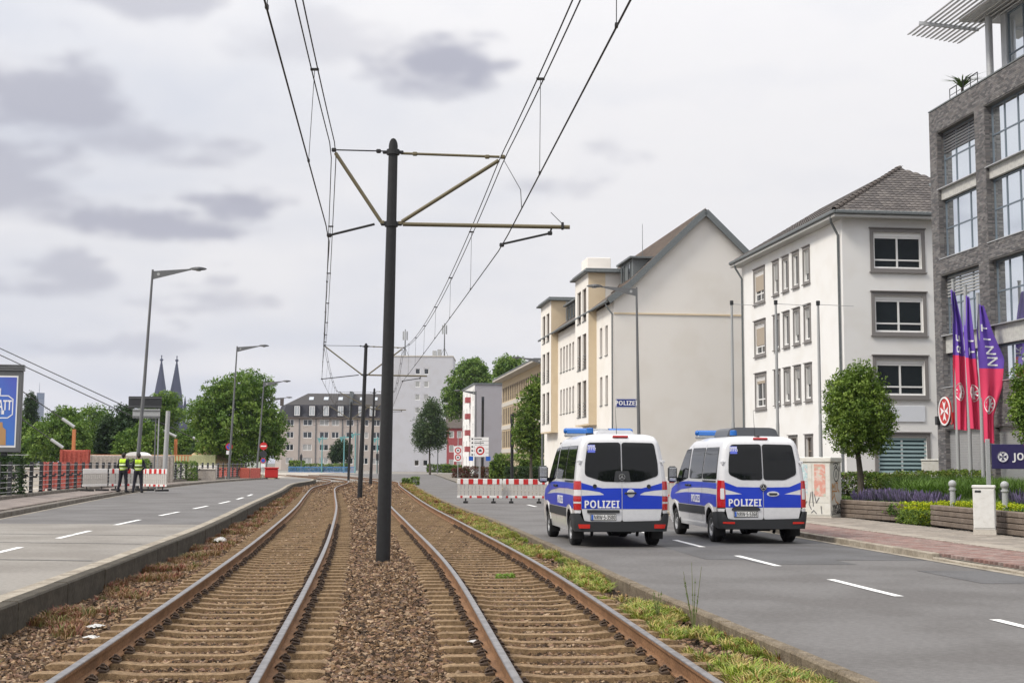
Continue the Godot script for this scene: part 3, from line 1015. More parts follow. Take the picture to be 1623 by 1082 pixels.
	M.pale_glass = glass(L(0.42, 0.45, 0.47), 0.3, 0.15)
	M.pale_green = mat(L(0.50, 0.55, 0.50), 0.9)
	M.far_glass = mat(L(0.16, 0.20, 0.26), 0.3, 0.3)
	M.far_band = mat(L(0.30, 0.33, 0.38), 0.5)
	M.cath = tmat(tex([[225, 0.06, 4, 1.0]], [[0.2, Color(0.010, 0.013, 0.030)], [0.8, Color(0.03, 0.035, 0.062)]]), 30.0, 0.9)  # dark stone with the blue of distance haze mixed into its colour

# ---------------------------------------------------------------- the long cream building with the gable
func building_cream() -> void:
	var root := thing("office_building", "long cream building with a blank gable wall and two projecting bays", "building", at(6.35, 0.06, 90), 0.1234)
	var gw := 11.74
	var ln := 29.6
	var eave := 11.75
	var apex := 17.45
	var FS := face(Vector3(0, 0, -ln), Vector3.BACK, Vector3.LEFT)      # street face, x runs from far to near
	var holes := []
	var rows := [[1.5, 3.3], [5.45, 7.3], [8.6, 10.5]]
	var cols := [2.4, 4.3]
	for k in 7:
		cols.append(12.5 + 1.4 * k)
	for c: float in cols:
		for r: Array in rows:
			holes.append([ln - c - 0.42, r[0], ln - c + 0.42, r[1]])
	var b := MB.new()
	wall(b, FS, ln, 0.0, eave, holes, 0.22)
	part("wall", b, M.plaster_cream, root)
	for h: Array in holes:
		window(root, FS, h, 0.2, [0.5], [], 0.06, M.frame_brown, M.glass_brown, {"sill": 0.05, "sill_mat": M.zinc})
	# gable
	b = MB.new()
	var poly := PackedVector2Array([Vector2(0.003, 0), Vector2(gw, 0), Vector2(gw, eave + 0.1), Vector2(gw * 0.5, apex), Vector2(0.003, eave + 0.1)])
	b.prism(poly, Vector3(0, 0, -0.3), Vector3.RIGHT, Vector3.UP, Vector3(0, 0, 0.3))
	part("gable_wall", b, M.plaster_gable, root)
	b = MB.new()
	b.bb(Vector3(0.0, 11.0, 0.0), Vector3(gw, 11.09, 0.06))
	part("cornice", b, M.stone_tan, root)
	b = MB.new()
	b.bb(Vector3(0.003, 0, -ln + 0.003), Vector3(gw, eave, -ln + 0.3))
	b.bb(Vector3(gw - 0.3, 0, -ln + 0.3), Vector3(gw - 0.003, eave, -0.3))
	part("back_wall", b, M.plaster_cream, root)
	# roof: two slopes with a kick at the eave
	var sl := (apex - eave) / (gw * 0.5)
	b = MB.new()
	for s: float in [0.0, 1.0]:
		var ex := -0.45 if s == 0.0 else gw + 0.45
		var kx := 1.0 if s == 0.0 else gw - 1.0
		var rx := gw * 0.5
		var y_k := eave + 0.25 + sl * 1.0
		sheet_roof(b, Vector3(kx, y_k, 0.35), Vector3(rx, apex + 0.3, 0.35), Vector3(rx, apex + 0.3, -ln), Vector3(kx, y_k, -ln), Vector3.UP, 0.22)
		sheet_roof(b, Vector3(ex, eave + 0.12, 0.35), Vector3(kx, y_k, 0.35), Vector3(kx, y_k, -ln), Vector3(ex, eave + 0.12, -ln), Vector3.UP, 0.20)
	part("roof", b, M.roof_dark, root)
	# tiled courses on the street slope
	var su := Vector3(gw * 0.5 - 1.0, apex + 0.3 - (eave + 0.25 + sl), 0)
	tiles("roof_tile", root, Vector3(1.0, eave + 0.26 + sl, -ln), Vector3.BACK, su.normalized(), ln + 0.3, su.length() - 0.1, 0.34, 0.36, func(_x: float, _y: float) -> bool: return true, [Color(0.10, 0.075, 0.058), Color(0.13, 0.10, 0.078), Color(0.085, 0.066, 0.054)], M.tile, 81)
	# bargeboards in zinc along both slopes of the gable
	b = MB.new()
	for s: float in [-1.0, 1.0]:
		var a := Vector3(gw * 0.5 + s * (gw * 0.5 + 0.4), eave + 0.02, 0.37)
		var k := Vector3(gw * 0.5 + s * (gw * 0.5 - 1.0), eave + 0.12 + sl, 0.37)
		var r := Vector3(gw * 0.5, apex + 0.12, 0.37)
		b.bar(a, k, 0.08, 0.38, Vector3(-s * 0.5, 1, 0))
		b.bar(k, r, 0.08, 0.38, Vector3(-s * 0.7, 0.7, 0))
	part("bargeboard", b, M.zinc, root)
	b = MB.new()
	b.tube([Vector3(-0.5, eave, 0.3), Vector3(-0.5, eave, -ln)], [0.08], 8)
	part("gutter", b, M.zinc, root)
	b = MB.new()
	b.tube([Vector3(-0.5, eave - 0.02, -0.2), Vector3(-0.42, eave - 0.3, -0.12), Vector3(-0.09, eave - 0.75, -0.05), Vector3(-0.09, 0.2, -0.05)], [0.055], 8)
	part("downpipe", b, M.zinc, root)
	b = MB.new()
	b.tube([Vector3(0.25, 13.0, -7), Vector3(0.25, 16.6, -7)], [0.03, 0.015], 6)
	part("rooftop_pole", b, M.zinc, root).position = Vector3(4.0, 2.0, -4.0)
	# bays
	for q: Array in [[5.9, 11.1, 4.35, 14.35, 0.55], [22.4, 27.9, 4.2, 14.3, 0.55]]:
		var s0: float = q[0]
		var s1: float = q[1]
		var y0: float = q[2]
		var y1: float = q[3]
		var pr: float = q[4]
		var FB := face(Vector3(-pr, 0, -s1), Vector3.BACK, Vector3.LEFT)
		var wb := s1 - s0
		var hb := []
		for yy: Array in [[4.85, 7.25], [8.05, 10.4], [11.25, 13.45]]:
			for cx: float in [0.30, 0.70]:
				hb.append([wb * cx - 0.75, yy[0], wb * cx + 0.75, yy[1]])
		b = MB.new()
		wall(b, FB, wb, y0, y1, hb, 0.2)
		part("bay_wall", b, M.plaster_cream, root)
		for h: Array in hb:
			var o := window(root, FB, h, 0.18, [0.5], [0.3], 0.06, M.frame_brown, M.glass_brown, {"sill": 0.05, "sill_mat": M.zinc})
			if h[1] < 11:
				var rb := MB.new()
				for yy in 5:
					rb.bb(Vector3(0.05, 0.10 + yy * 0.2, 0.13), Vector3(1.45, 0.13 + yy * 0.2, 0.16))
				part("window_rail", rb, M.zinc, o)
		b = MB.new()
		b.bb(Vector3(-pr + 0.004, y0, -s0 - 0.15), Vector3(0.6, y1, -s0 - 0.002))
		b.bb(Vector3(-pr + 0.004, y0, -s1 + 0.002), Vector3(0.6, y1, -s1 + 0.15))
		b.bb(Vector3(-pr + 0.004, y0 - 0.1, -s1), Vector3(0.3, y0, -s0))
		part("bay_side", b, M.stone_tan, root)
		b = MB.new()
		b.bb(Vector3(0.6, eave - 0.3, -s0 - 0.14), Vector3(2.6, y1, -s0 - 0.01))
		b.bb(Vector3(0.6, eave - 0.3, -s1 + 0.01), Vector3(2.6, y1, -s1 + 0.14))
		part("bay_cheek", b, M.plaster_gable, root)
		b = MB.new()
		b.bb(Vector3(-pr - 0.35, y1, -s1 - 0.35), Vector3(3.2, y1 + 0.14, -s0 + 0.35), 0.03)
		b.bb(Vector3(-pr - 0.2, y1 + 0.14, -s1 - 0.2), Vector3(3.2, y1 + 0.3, -s0 + 0.2), 0.03)
		part("bay_roof", b, M.zinc, root)
	# slate dormers between the bays and one by the gable
	for q: Array in [[12.0, 21.6, 7], [1.2, 5.2, 2]]:
		var s0: float = q[0]
		var s1: float = q[1]
		b = MB.new()
		var fx := 0.55 if q[2] == 7 else 1.5
		var top := 13.75 if q[2] == 7 else 14.7
		b.bb(Vector3(fx, 12.3, -s1), Vector3(3.6, top, -s0))
		b.bb(Vector3(fx - 0.25, top, -s1 - 0.25), Vector3(3.9, top + 0.12, -s0 + 0.25))
		part("dormer", b, M.zinc, root)
		var nd: int = q[2]
		var FD := face(Vector3(fx - 0.03, 0, -s1), Vector3.BACK, Vector3.LEFT)
		for k in nd:
			var cx := (s1 - s0) * (k + 0.5) / nd
			window(root, FD, [cx - 0.4, 12.65, cx + 0.4, top - 0.15], 0.02, [], [], 0.07, M.zinc, M.glass_dark)
	b = MB.new()
	b.bb(Vector3(1.6, 13.4, -21.0), Vector3(3.4, 17.2, -18.4), 0.03)
	b.bb(Vector3(1.4, 13.4, -18.3), Vector3(2.6, 15.6, -16.0), 0.03)
	part("lift_housing", b, M.plaster_cream, root)

# ---------------------------------------------------------------- the white corner house
func building_white() -> void:
	var root := thing("corner_house", "white four-storey house with a hipped tile roof and grey window surrounds", "building", at(15.75, 0.06, 68.5), 0.1195)
	var ln := 17.3
	var w := 10.0
	var eave := 13.4
	var FS := face(Vector3(0, 0, -ln), Vector3.BACK, Vector3.LEFT)
	var hs := []
	var wide := []
	for r: Array in [[11.05, 12.7], [8.05, 9.7], [5.05, 6.7]]:
		for s: float in [5.3, 7.05, 8.8, 10.55]:
			hs.append([s - 0.42, r[0], s + 0.42, r[1]])
		wide.append([13.7 - 0.95, r[0] - 0.1, 13.7 + 0.95, r[1]])
	var doors := [[4.9, 0.3, 5.9, 3.1], [7.4, 0.3, 8.6, 3.1], [10.6, 0.9, 11.6, 3.0]]
	# s is measured from the near corner
	var flip := func(a: Array) -> Array: return a.map(func(h: Array) -> Array: return [ln - h[2], h[1], ln - h[0], h[3]])
	hs = flip.call(hs)
	wide = flip.call(wide)
	doors = flip.call(doors)
	var b := MB.new()
	wall(b, FS, ln, 0.0, eave, hs + wide + doors, 0.2)
	var FR := face(Vector3(0, 0, 0), Vector3.RIGHT, Vector3.BACK)
	var hr := []
	for r: Array in [[11.05, 12.8], [8.0, 9.75], [5.0, 6.7], [1.3, 3.05]]:
		hr.append([1.55, r[0], 3.95, r[1]])
		hr.append([5.6, r[0], 8.0, r[1]])
	wall(b, FR, w, 0.0, eave, hr, 0.2)
	b.bb(Vector3(w - 0.2, 0, -ln), Vector3(w, eave, -0.003))
	b.bb(Vector3(0.003, 0, -ln), Vector3(w - 0.2, eave, -ln + 0.2))
	part("wall", b, M.plaster_white, root)
	var band := func(F: Transform3D, h: Array, t: float) -> void:
		var bb := MB.new()
		for q: Array in [[h[0] - t, h[3], h[2] + t, h[3] + t], [h[0] - t, h[1] - t, h[2] + t, h[1]], [h[0] - t, h[1], h[0], h[3]], [h[2], h[1], h[2] + t, h[3]]]:
			bb.box(F * Vector3((q[0] + q[2]) * 0.5, (q[1] + q[3]) * 0.5, 0.02), Vector3(q[2] - q[0], q[3] - q[1], 0.044), F.basis)
		bb.box(F * Vector3((h[0] + h[2]) * 0.5, h[3] + t + 0.03, 0.05), Vector3(h[2] - h[0] + 2 * t + 0.1, 0.05, 0.11), F.basis)
		bb.box(F * Vector3((h[0] + h[2]) * 0.5, h[1] - t - 0.02, 0.05), Vector3(h[2] - h[0] + 2 * t + 0.1, 0.045, 0.12), F.basis)
		part("window_surround", bb, M.surround, root)
	var k := 0
	for h: Array in hs:
		window(root, FS, h, 0.16, [], [], 0.09, M.frame_white, M.glass_dark, {"blind": [0.75, 0.0, 0.0, 0.55, 0.3][k % 5], "blind_mat": M.blind_grey})
		band.call(FS, h, 0.13)
		k += 1
	for h: Array in wide:
		window(root, FS, h, 0.16, [0.5], [0.28], 0.08, M.frame_white, M.glass_dark, {"box": 0.18, "blind": [0.6, 0.65, 0.15][k % 3], "blind_mat": M.blind_beige})
		band.call(FS, h, 0.15)
		k += 1
	for h: Array in hr:
		if h[1] > 4.0:
			window(root, FR, h, 0.14, [0.5], [0.27], 0.09, M.frame_white, M.glass_teal if k % 2 == 0 else M.glass_dark, {"box": 0.2})
		else:
			window(root, FR, h, 0.14, [0.5], [], 0.09, M.frame_white, M.glass_teal, {"blind": 0.92, "pitch": 0.19, "blind_mat": M.teal_blind})
		band.call(FR, h, 0.17)
		k += 1
	for h: Array in doors:
		window(root, FS, h, 0.18, [], [0.75], 0.10, M.frame_brown, M.glass_brown)
		band.call(FS, h, 0.12)
	# name board and wall light
	b = MB.new()
	b.bb(Vector3(1.6, 3.75, 0.0), Vector3(3.9, 4.5, 0.05), 0.01)
	part("name_board", b, M.pale_board, root)
	# eaves, gutter and roof
	var ov := 0.55
	b = MB.new()
	b.bb(Vector3(-ov, eave, -ln - ov), Vector3(w + ov, eave + 0.16, ov), 0.02)
	part("eaves_board", b, M.soffit, root)
	b = MB.new()
	b.bb(Vector3(-ov - 0.1, eave + 0.163, -ln - ov), Vector3(-ov + 0.05, eave + 0.33, ov + 0.1), 0.03)
	b.bb(Vector3(-ov + 0.05, eave + 0.166, ov - 0.05), Vector3(w + ov, eave + 0.33, ov + 0.1), 0.03)
	part("gutter", b, M.zinc, root)
	var half := w * 0.5 + ov
	var ry := eave + 0.3 + half * 0.60
	var y0 := eave + 0.3
	var A := Vector3(-ov, y0, ov)
	var B := Vector3(w + ov, y0, ov)
	var R1 := Vector3(w * 0.5, ry, ov - half)
	var R2 := Vector3(w * 0.5, ry, -ln - ov)
	b = MB.new()
	b.flat(A, B, R1, Vector3(0, 1, 1))
	b.quad(A, R1, R2, Vector3(-ov, y0, -ln - ov), Vector3(-1, 1, 0))
	b.quad(B, R1, R2, Vector3(w + ov, y0, -ln - ov), Vector3(1, 1, 0))
	b.flat(Vector3(-ov, y0, -ln - ov), R2, Vector3(w + ov, y0, -ln - ov), Vector3(0, 0, -1))
	var rf := part("roof", b, M.roof_dark, root)
	var tl := [Color(0.085, 0.075, 0.070), Color(0.108, 0.096, 0.088), Color(0.072, 0.064, 0.06)]
	var sl := (R1 - Vector3(w * 0.5, y0, ov)).normalized()
	var sln := R1.distance_to(Vector3(w * 0.5, y0, ov))
	tiles("roof_tile", rf, A, Vector3.RIGHT, sl, w + 2 * ov, sln, 0.30, 0.34, func(x: float, y: float) -> bool: return x > half * y / sln and x < w + 2 * ov - half * y / sln, tl, M.tile, 82)
	var sl2 := (Vector3(w * 0.5, ry, -8) - Vector3(-ov, y0, -8)).normalized()
	tiles("roof_tile", rf, Vector3(-ov, y0, -ln - ov), Vector3.BACK, sl2, ln + 2 * ov, sln, 0.30, 0.34, func(x: float, y: float) -> bool: return x < ln + 2 * ov - half * y / sln, tl, M.tile, 83)
	b = MB.new()
	var dirs := (R1 - A)
	var nk := 18
	for i in nk:
		var p := A + dirs * (float(i) / nk)
		var q := A + dirs * (float(i + 1.12) / nk)
		b.tube([p + Vector3(0, 0.05, 0), q + Vector3(0, 0.03, 0)], [0.13, 0.10], 8, false)
	part("hip_tile", b, M.roof_dark, rf)
	# roof light in the front slope
	b = MB.new()
	var nn := Vector3(0, 1, 0.60).normalized()
	var ct := A + Vector3(6.6, 0, 0) + sl * 3.2
	b.box(ct + nn * 0.08, Vector3(1.0, 0.12, 1.3), Basis(Vector3.RIGHT, nn, Vector3.RIGHT.cross(nn)), 0.02)
	var rl := part("roof_light", b, M.zinc, rf)
	b = MB.new()
	b.box(ct + nn * 0.15, Vector3(0.8, 0.02, 1.1), Basis(Vector3.RIGHT, nn, Vector3.RIGHT.cross(nn)))
	part("roof_light_pane", b, M.glass_mirror, rf)
	b = MB.new()
	b.tube([Vector3(-ov, eave + 0.2, 0.05), Vector3(-0.5, eave - 0.15, -0.1), Vector3(-0.09, eave - 0.75, -0.3), Vector3(-0.09, 0.1, -0.3)], [0.06], 8)
	part("downpipe", b, M.zinc, root)
	b = MB.new()
	b.tube([Vector3(-ov, eave + 0.2, -ln + 0.4), Vector3(-0.5, eave - 0.15, -ln + 0.4), Vector3(-0.09, eave - 0.75, -ln + 0.3), Vector3(-0.09, 0.1, -ln + 0.3)], [0.06], 8)
	part("downpipe", b, M.zinc, root)
	b = MB.new()
	b.bb(Vector3(-0.05, 2.6, -9.2), Vector3(0.0, 2.9, -9.1))
	part("wall_lamp", b, M.anthracite, root)

# ---------------------------------------------------------------- the dark brick office
func building_brick() -> void:
	var root := thing("brick_office", "grey brick office block with large mirrored windows and a louvred roof terrace", "building", at(17.1, 0.28, 58.3), 0.1096)
	root.scale = Vector3.ONE * 0.87
	var ln := 34.0
	var hgt := 18.2
	var dp := 14.0
	var F := face(Vector3(0, 0, 0), Vector3.BACK, Vector3.LEFT)     # x runs towards the camera
	var cols := [[0.85, 4.95], [5.95, 10.9], [11.9, 16.9], [17.9, 22.9], [23.9, 28.9]]
	var hs := []
	for c: Array in cols:
		hs.append([c[0], 11.1, c[1], 17.05])
		hs.append([c[0], 5.2, c[1], 10.35])
		hs.append([c[0], 0.5, c[1], 3.3])
	var b := MB.new()
	wall(b, F, ln, 0.0, hgt, hs, 0.42)
	b.bb(Vector3(0.45, 0, 0.003), Vector3(dp, hgt, 0.4))
	b.bb(Vector3(dp - 0.4, 0, 0.4), Vector3(dp, hgt, ln))
	b.bb(Vector3(0.45, 0, ln - 0.4), Vector3(dp - 0.4, hgt, ln - 0.003))
	b.bb(Vector3(0.4, hgt - 0.35, 0.4), Vector3(dp - 0.4, hgt - 0.2, ln - 0.4))
	part("wall", b, M.mortar, root)
	# brick skin: each brick real, with recessed joints
	rng.seed = 90
	var bm := MB.new()
	bm.colored = true
	bm.box(Vector3.ZERO, Vector3(0.235, 0.066, 0.03))
	var xf := []
	var cc := PackedColorArray()
	var tones := [Color(0.125, 0.122, 0.125), Color(0.165, 0.16, 0.16), Color(0.20, 0.192, 0.19), Color(0.105, 0.103, 0.107), Color(0.16, 0.15, 0.147)]
	var row := 0
	var y := 0.04
	while y < hgt - 0.05:
		var x := 0.0 if row % 2 == 0 else -0.1225
		while x < 15.0:
			var lo := x
			var hi := x + 0.235
			var ok := true
			for h: Array in hs:
				if hi > h[0] + 0.01 and lo < h[2] - 0.01 and y + 0.03 > h[1] and y - 0.03 < h[3]:
					ok = false
					# keep the part that is outside as a cut brick
					if lo < h[0] - 0.03:
						ok = true
						hi = h[0]
					elif hi > h[2] + 0.03:
						ok = true
						lo = h[2]
					break
			if lo < 0.0:
				lo = 0.0
			if ok and hi - lo > 0.02:
				xf.append(Transform3D(Basis(Vector3.BACK * ((hi - lo) / 0.235), Vector3.UP, Vector3.LEFT), Vector3(-0.012 - rng.randf() * 0.003, y, (lo + hi) * 0.5)))
				cc.append((tones[rng.randi() % tones.size()] as Color) * rng.randf_range(0.85, 1.15))
			x += 0.245
		# return face on the far corner and the reveals of the first two columns
		y += 0.076
		row += 1
	for c: Array in [cols[0], cols[1], cols[2]]:
		for r: Array in [[11.1, 17.05], [5.2, 10.35], [0.5, 3.3]]:
			var yy: float = r[0] + 0.04
			var k := 0
			while yy < r[1]:
				for zz in 2:
					var dx := 0.05 + 0.2 * zz
					xf.append(Transform3D(Basis(Vector3.RIGHT * 0.8, Vector3.UP, Vector3.BACK), Vector3(dx + 0.04, yy, c[0] + 0.004)))
					cc.append((tones[rng.randi() % tones.size()] as Color) * rng.randf_range(0.85, 1.15))
				yy += 0.076
				k += 1
	scatter("brick", bm.mesh(), xf, cc, M.brick, root)
	b = MB.new()
	b.bb(Vector3(-0.05, hgt, -0.02), Vector3(0.5, hgt + 0.06, ln))
	part("coping", b, M.zinc, root)
	# windows
	for c: Array in cols:
		for r: Array in [[14.4, 17.05, 1], [11.14, 13.85, 0], [7.6, 10.35, 1], [5.24, 6.75, 0]]:
			var w: float = c[1] - c[0]
			var op := {"sill": 0.06, "sill_mat": M.alu}
			if c == cols[0] and r[0] > 14.0:
				op["blind"] = 0.36
				op["pitch"] = 0.14
				op["blind_mat"] = M.blind_dark
			if c == cols[0] and r[0] == 7.6:
				op["blind"] = 0.34
				op["pitch"] = 0.14
				op["blind_mat"] = M.blind_grey
			window(root, F, [c[0], r[0], c[1], r[1]], 0.36, [0.33, 0.67] if w < 4.5 else [0.25, 0.5, 0.75], [0.52] if r[1] - r[0] > 2.0 else [], 0.075, M.frame_blue, M.glass_mirror, op)
		for r: Array in [[13.88, 14.36], [6.78, 7.56]]:
			var nn := 3 if c == cols[0] else 4
			for k in nn:
				var w: float = (c[1] - c[0]) / nn
				b = MB.new()
				b.bb(Vector3(0.12, r[0], c[0] + w * k + 0.006), Vector3(0.30, r[1], c[0] + w * (k + 1) - 0.006), 0.006)
				part("spandrel_panel", b, M.panel_grey, root)
		# closed slatted shutters on the ground floor
		var yy := 0.56
		while yy < 3.28:
			b = MB.new()
			b.box(Vector3(0.20, yy, (c[0] + c[1]) * 0.5), Vector3(0.02, 0.105, c[1] - c[0] - 0.02), Basis(Vector3.BACK, 0.22))
			part("shutter_slat", b, M.alu, root)
			yy += 0.112
		b = MB.new()
		b.bb(Vector3(0.30, 0.5, c[0]), Vector3(0.34, 3.3, c[1]))
		part("shutter_back", b, M.anthracite, root)
	# roof terrace: glazed penthouse, louvred canopy, balustrade
	var FP := face(Vector3(1.3, 0, 5.0), Vector3.BACK, Vector3.LEFT)
	var ph := [[0.5, 18.7, 3.4, 21.4], [3.6, 18.7, 6.6, 21.4], [6.8, 18.7, 9.8, 21.4]]
	b = MB.new()
	wall(b, FP, 24.0, hgt, 21.8, ph, 0.2)
	b.bb(Vector3(1.303, hgt, 5.003), Vector3(9, 21.8, 5.3))
	part("penthouse_wall", b, M.alu, root)
	for h: Array in ph:
		window(root, FP, h, 0.16, [0.5], [0.3], 0.08, M.frame_blue, M.glass_mirror)
	b = MB.new()
	b.tube([Vector3(0.9, hgt, 4.7), Vector3(0.9, 21.6, 4.7)], [0.16], 10)
	part("penthouse_column", b, M.alu, root)
	b = MB.new()
	b.bb(Vector3(0.0, 21.5, 3.6), Vector3(9.0, 21.75, 29.0), 0.05)
	part("penthouse_roof", b, M.alu, root)
	for k in 15:
		b = MB.new()
		var x := 0.1 - 0.22 * k
		b.box(Vector3(x + 0.5, 21.62 + 0.03 * k, 15.5), Vector3(0.17, 0.05, 27.0), Basis(Vector3.BACK, 0.35), 0.01)
		if k < 12:
			part("louvre", b, M.alu, root).position = Vector3(0.6, -0.2, -1.2)
	for k in 4:
		b = MB.new()
		b.bar(Vector3(1.2, 21.4, 3.0 + 6.0 * k), Vector3(-1.6, 21.6, 3.0 + 6.0 * k), 0.08, 0.16)
		part("canopy_bracket", b, M.alu, root)
	for k in 5:
		b = MB.new()
		b.tube([Vector3(0.35, hgt + 0.05, 1.6 + k * 0.75), Vector3(0.35, hgt + 0.75, 1.6 + k * 0.75)], [0.02], 6)
		part("balustrade_post", b, M.anthracite, root)
	b = MB.new()
	b.tube([Vector3(0.35, hgt + 0.75, 1.6), Vector3(0.35, hgt + 0.75, 4.6)], [0.025], 6)
	b.tube([Vector3(0.35, hgt + 0.45, 1.6), Vector3(0.35, hgt + 0.45, 4.6)], [0.015], 6)
	part("balustrade_rail", b, M.anthracite, root)
	b = MB.new()
	b.bb(Vector3(-0.20, 3.55, 0.12), Vector3(-0.03, 3.95, 0.36), 0.02)
	part("wall_lamp", b, M.anthracite, root)
	b = MB.new()
	b.bb(Vector3(-0.20, 3.35, 5.3), Vector3(-0.03, 3.75, 5.6), 0.02)
	part("wall_lamp", b, M.anthracite, root)
	# emblem sign and red lettering on the wall
	var sg := thing("emblem_sign", "round red sign with a white eight-pointed cross on the brick wall", "sign", root.transform * Vector3(-0.09, 4.15, 1.0), root.rotation.y - PI / 2)
	round_emblem(sg, 0.54, M.red_film, M.white_film, 0.16)
	var lt := thing("wall_lettering", "red raised letters on the brick wall behind the flags", "lettering", root.transform * Vector3(-0.16, 3.85, 2.0), root.rotation.y - PI / 2)
	var x := 0.0
	for ch in "JOHANNITER":
		var tm := text_mesh(ch, 0.36, 0.10, true)
		var o := node("letter", tm, M.red_film, lt)
		var wd: float = tm.get_aabb().size.x
		o.position = Vector3(x + wd * 0.5, 0.0, 0)
		x += wd + 0.07

func text_mesh(s: String, height: float, depth: float, bold := true) -> TextMesh:
	var f := SystemFont.new()
	f.font_names = PackedStringArray(["Droid Sans"])
	f.font_weight = 700 if bold else 400
	var t := TextMesh.new()
	t.font = f
	t.text = s
	t.font_size = 64
	t.pixel_size = height / 46.0
	t.depth = depth
	return t

# disc in the local xy plane facing +z with an eight-pointed cross
func round_emblem(parent: Node, r: float, ground: Material, mark: Material, th: float) -> void:
	var b := MB.new()
	b.lathe(Vector3(0, 0, -th * 0.5), Vector3.BACK, [[0, 0.0], [0, r * 1.06], [th * 0.5, r * 1.06], [th * 0.5, r], [th * 0.5, 0.0]], 32)
	part("sign_face", b, ground, parent)
	b = MB.new()
	b.lathe(Vector3(0, 0, 0.0), Vector3.BACK, [[0.0, r * 1.06], [0.02, r * 1.05], [0.02, r * 0.93], [0.0, r * 0.93]], 32)
	part("rim", b, mark, parent)
	b = MB.new()
	for k in 4:
		var p := PackedVector2Array([Vector2(0.02, 0.0), Vector2(0.72, 0.30), Vector2(0.55, 0.0), Vector2(0.72, -0.30)])
		var q := PackedVector2Array()
		for v: Vector2 in p:
			q.append(v.rotated(k * PI / 2) * r)
		b.prism(q, Vector3(0, 0, 0.004), Vector3.RIGHT, Vector3.UP, Vector3(0, 0, 0.01))
	part("cross", b, mark, parent)

# ---------------------------------------------------------------- houses further down the street
func building_ochre() -> void:
	var root := thing("office_block", "ochre office block with bands of windows and an overhanging flat roof behind a tree", "building", at(3.7, 0.06, 165), 0.12)
	var ln := 42.0
	var F := face(Vector3(0, 0, -ln), Vector3.BACK, Vector3.LEFT)
	var hs := []
	for r: Array in [[3.9, 6.2], [7.1, 9.4], [10.3, 12.3]]:
		for k in 20:
			hs.append([0.5 + 2.07 * k, r[0], 0.5 + 2.07 * k + 1.55, r[1]])
	var b := MB.new()
	wall(b, F, ln, 0, 13.2, hs, 0.15)
	b.bb(Vector3(0.003, 0, -0.3), Vector3(12, 13.2, 0))
	b.bb(Vector3(0.2, 0, -ln), Vector3(12, 13.2, -ln + 0.3))
	part("wall", b, M.ochre, root)
	for h: Array in hs:
		window(root, F, h, 0.12, [0.5], [0.35], 0.09, M.frame_brown, M.glass_dark)
	b = MB.new()
	for yy: float in [3.2, 6.4, 9.6]:
		b.bb(Vector3(-0.08, yy, -ln), Vector3(-0.003, yy + 0.55, 0))
	part("spandrel_band", b, M.concrete, root)
	b = MB.new()
	b.bb(Vector3(-1.3, 13.2, -ln - 1), Vector3(12, 13.45, 1.0), 0.04)
	part("roof", b, M.concrete, root)
	b = MB.new()
	b.bb(Vector3(-1.35, 13.45, -ln - 1.05), Vector3(12, 13.6, 1.05), 0.02)
	part("roof_edge", b, M.zinc, root)

func building_flats() -> void:
	var root := thing("apartment_block", "grey flat-roofed apartment block with small red balconies", "building", at(-6.05, 0.06, 238), 0.12)
	var ln := 22.0
	var F := face(Vector3(0, 0, -ln), Vector3.BACK, Vector3.LEFT)
	var FG := face(Vector3(0, 0, 0), Vector3.RIGHT, Vector3.BACK)
	var hs := []
	var hg := []
	for k in 5:
		var y := 0.9 + 2.75 * k
		for c: float in [2.0, 8.0, 14.0, 19.5]:
			hs.append([c - 0.7, y, c + 0.7, y + 1.9])
		hg.append([4.5, y + 0.5, 6.1, y + 1.9])
	var b := MB.new()
	wall(b, F, ln, 0, 14.6, hs, 0.2)
	part("wall", b, M.plaster_white, root)
	b = MB.new()
	hg.append([1.15, 1.0, 1.6, 12.6])
	wall(b, FG, 12.0, 0, 14.6, hg, 0.15)
	part("gable_wall", b, M.grey_render2, root)
	for h: Array in hs:
		window(root, F, h, 0.16, [0.5], [], 0.1, M.frame_white, M.glass_dark)
	for h: Array in hg:
		window(root, FG, h, 0.12, [] if h[3] > 12.5 else [0.6], [], 0.1, M.anthracite if h[3] > 12.5 and h[1] < 2 else M.frame_white, M.glass_dark)
	for k in range(1, 5):
		for c: float in [14.0]:
			b = MB.new()
			b.bb(Vector3(-0.8, 0.9 + 2.75 * k, -ln + c - 1.2), Vector3(-0.003, 1.0 + 2.75 * k, -ln + c + 1.2))
			b.bb(Vector3(-0.8, 1.0 + 2.75 * k, -ln + c - 1.2), Vector3(-0.72, 1.8 + 2.75 * k, -ln + c + 1.2))
			b.bb(Vector3(-0.72, 1.0 + 2.75 * k, -ln + c + 1.12), Vector3(-0.003, 1.8 + 2.75 * k, -ln + c + 1.2))
			part("balcony", b, M.red_balcony, root)
	b = MB.new()
	b.bb(Vector3(-0.15, 14.6, -ln), Vector3(12, 14.85, 0.15))
	part("roof", b, M.zinc, root)

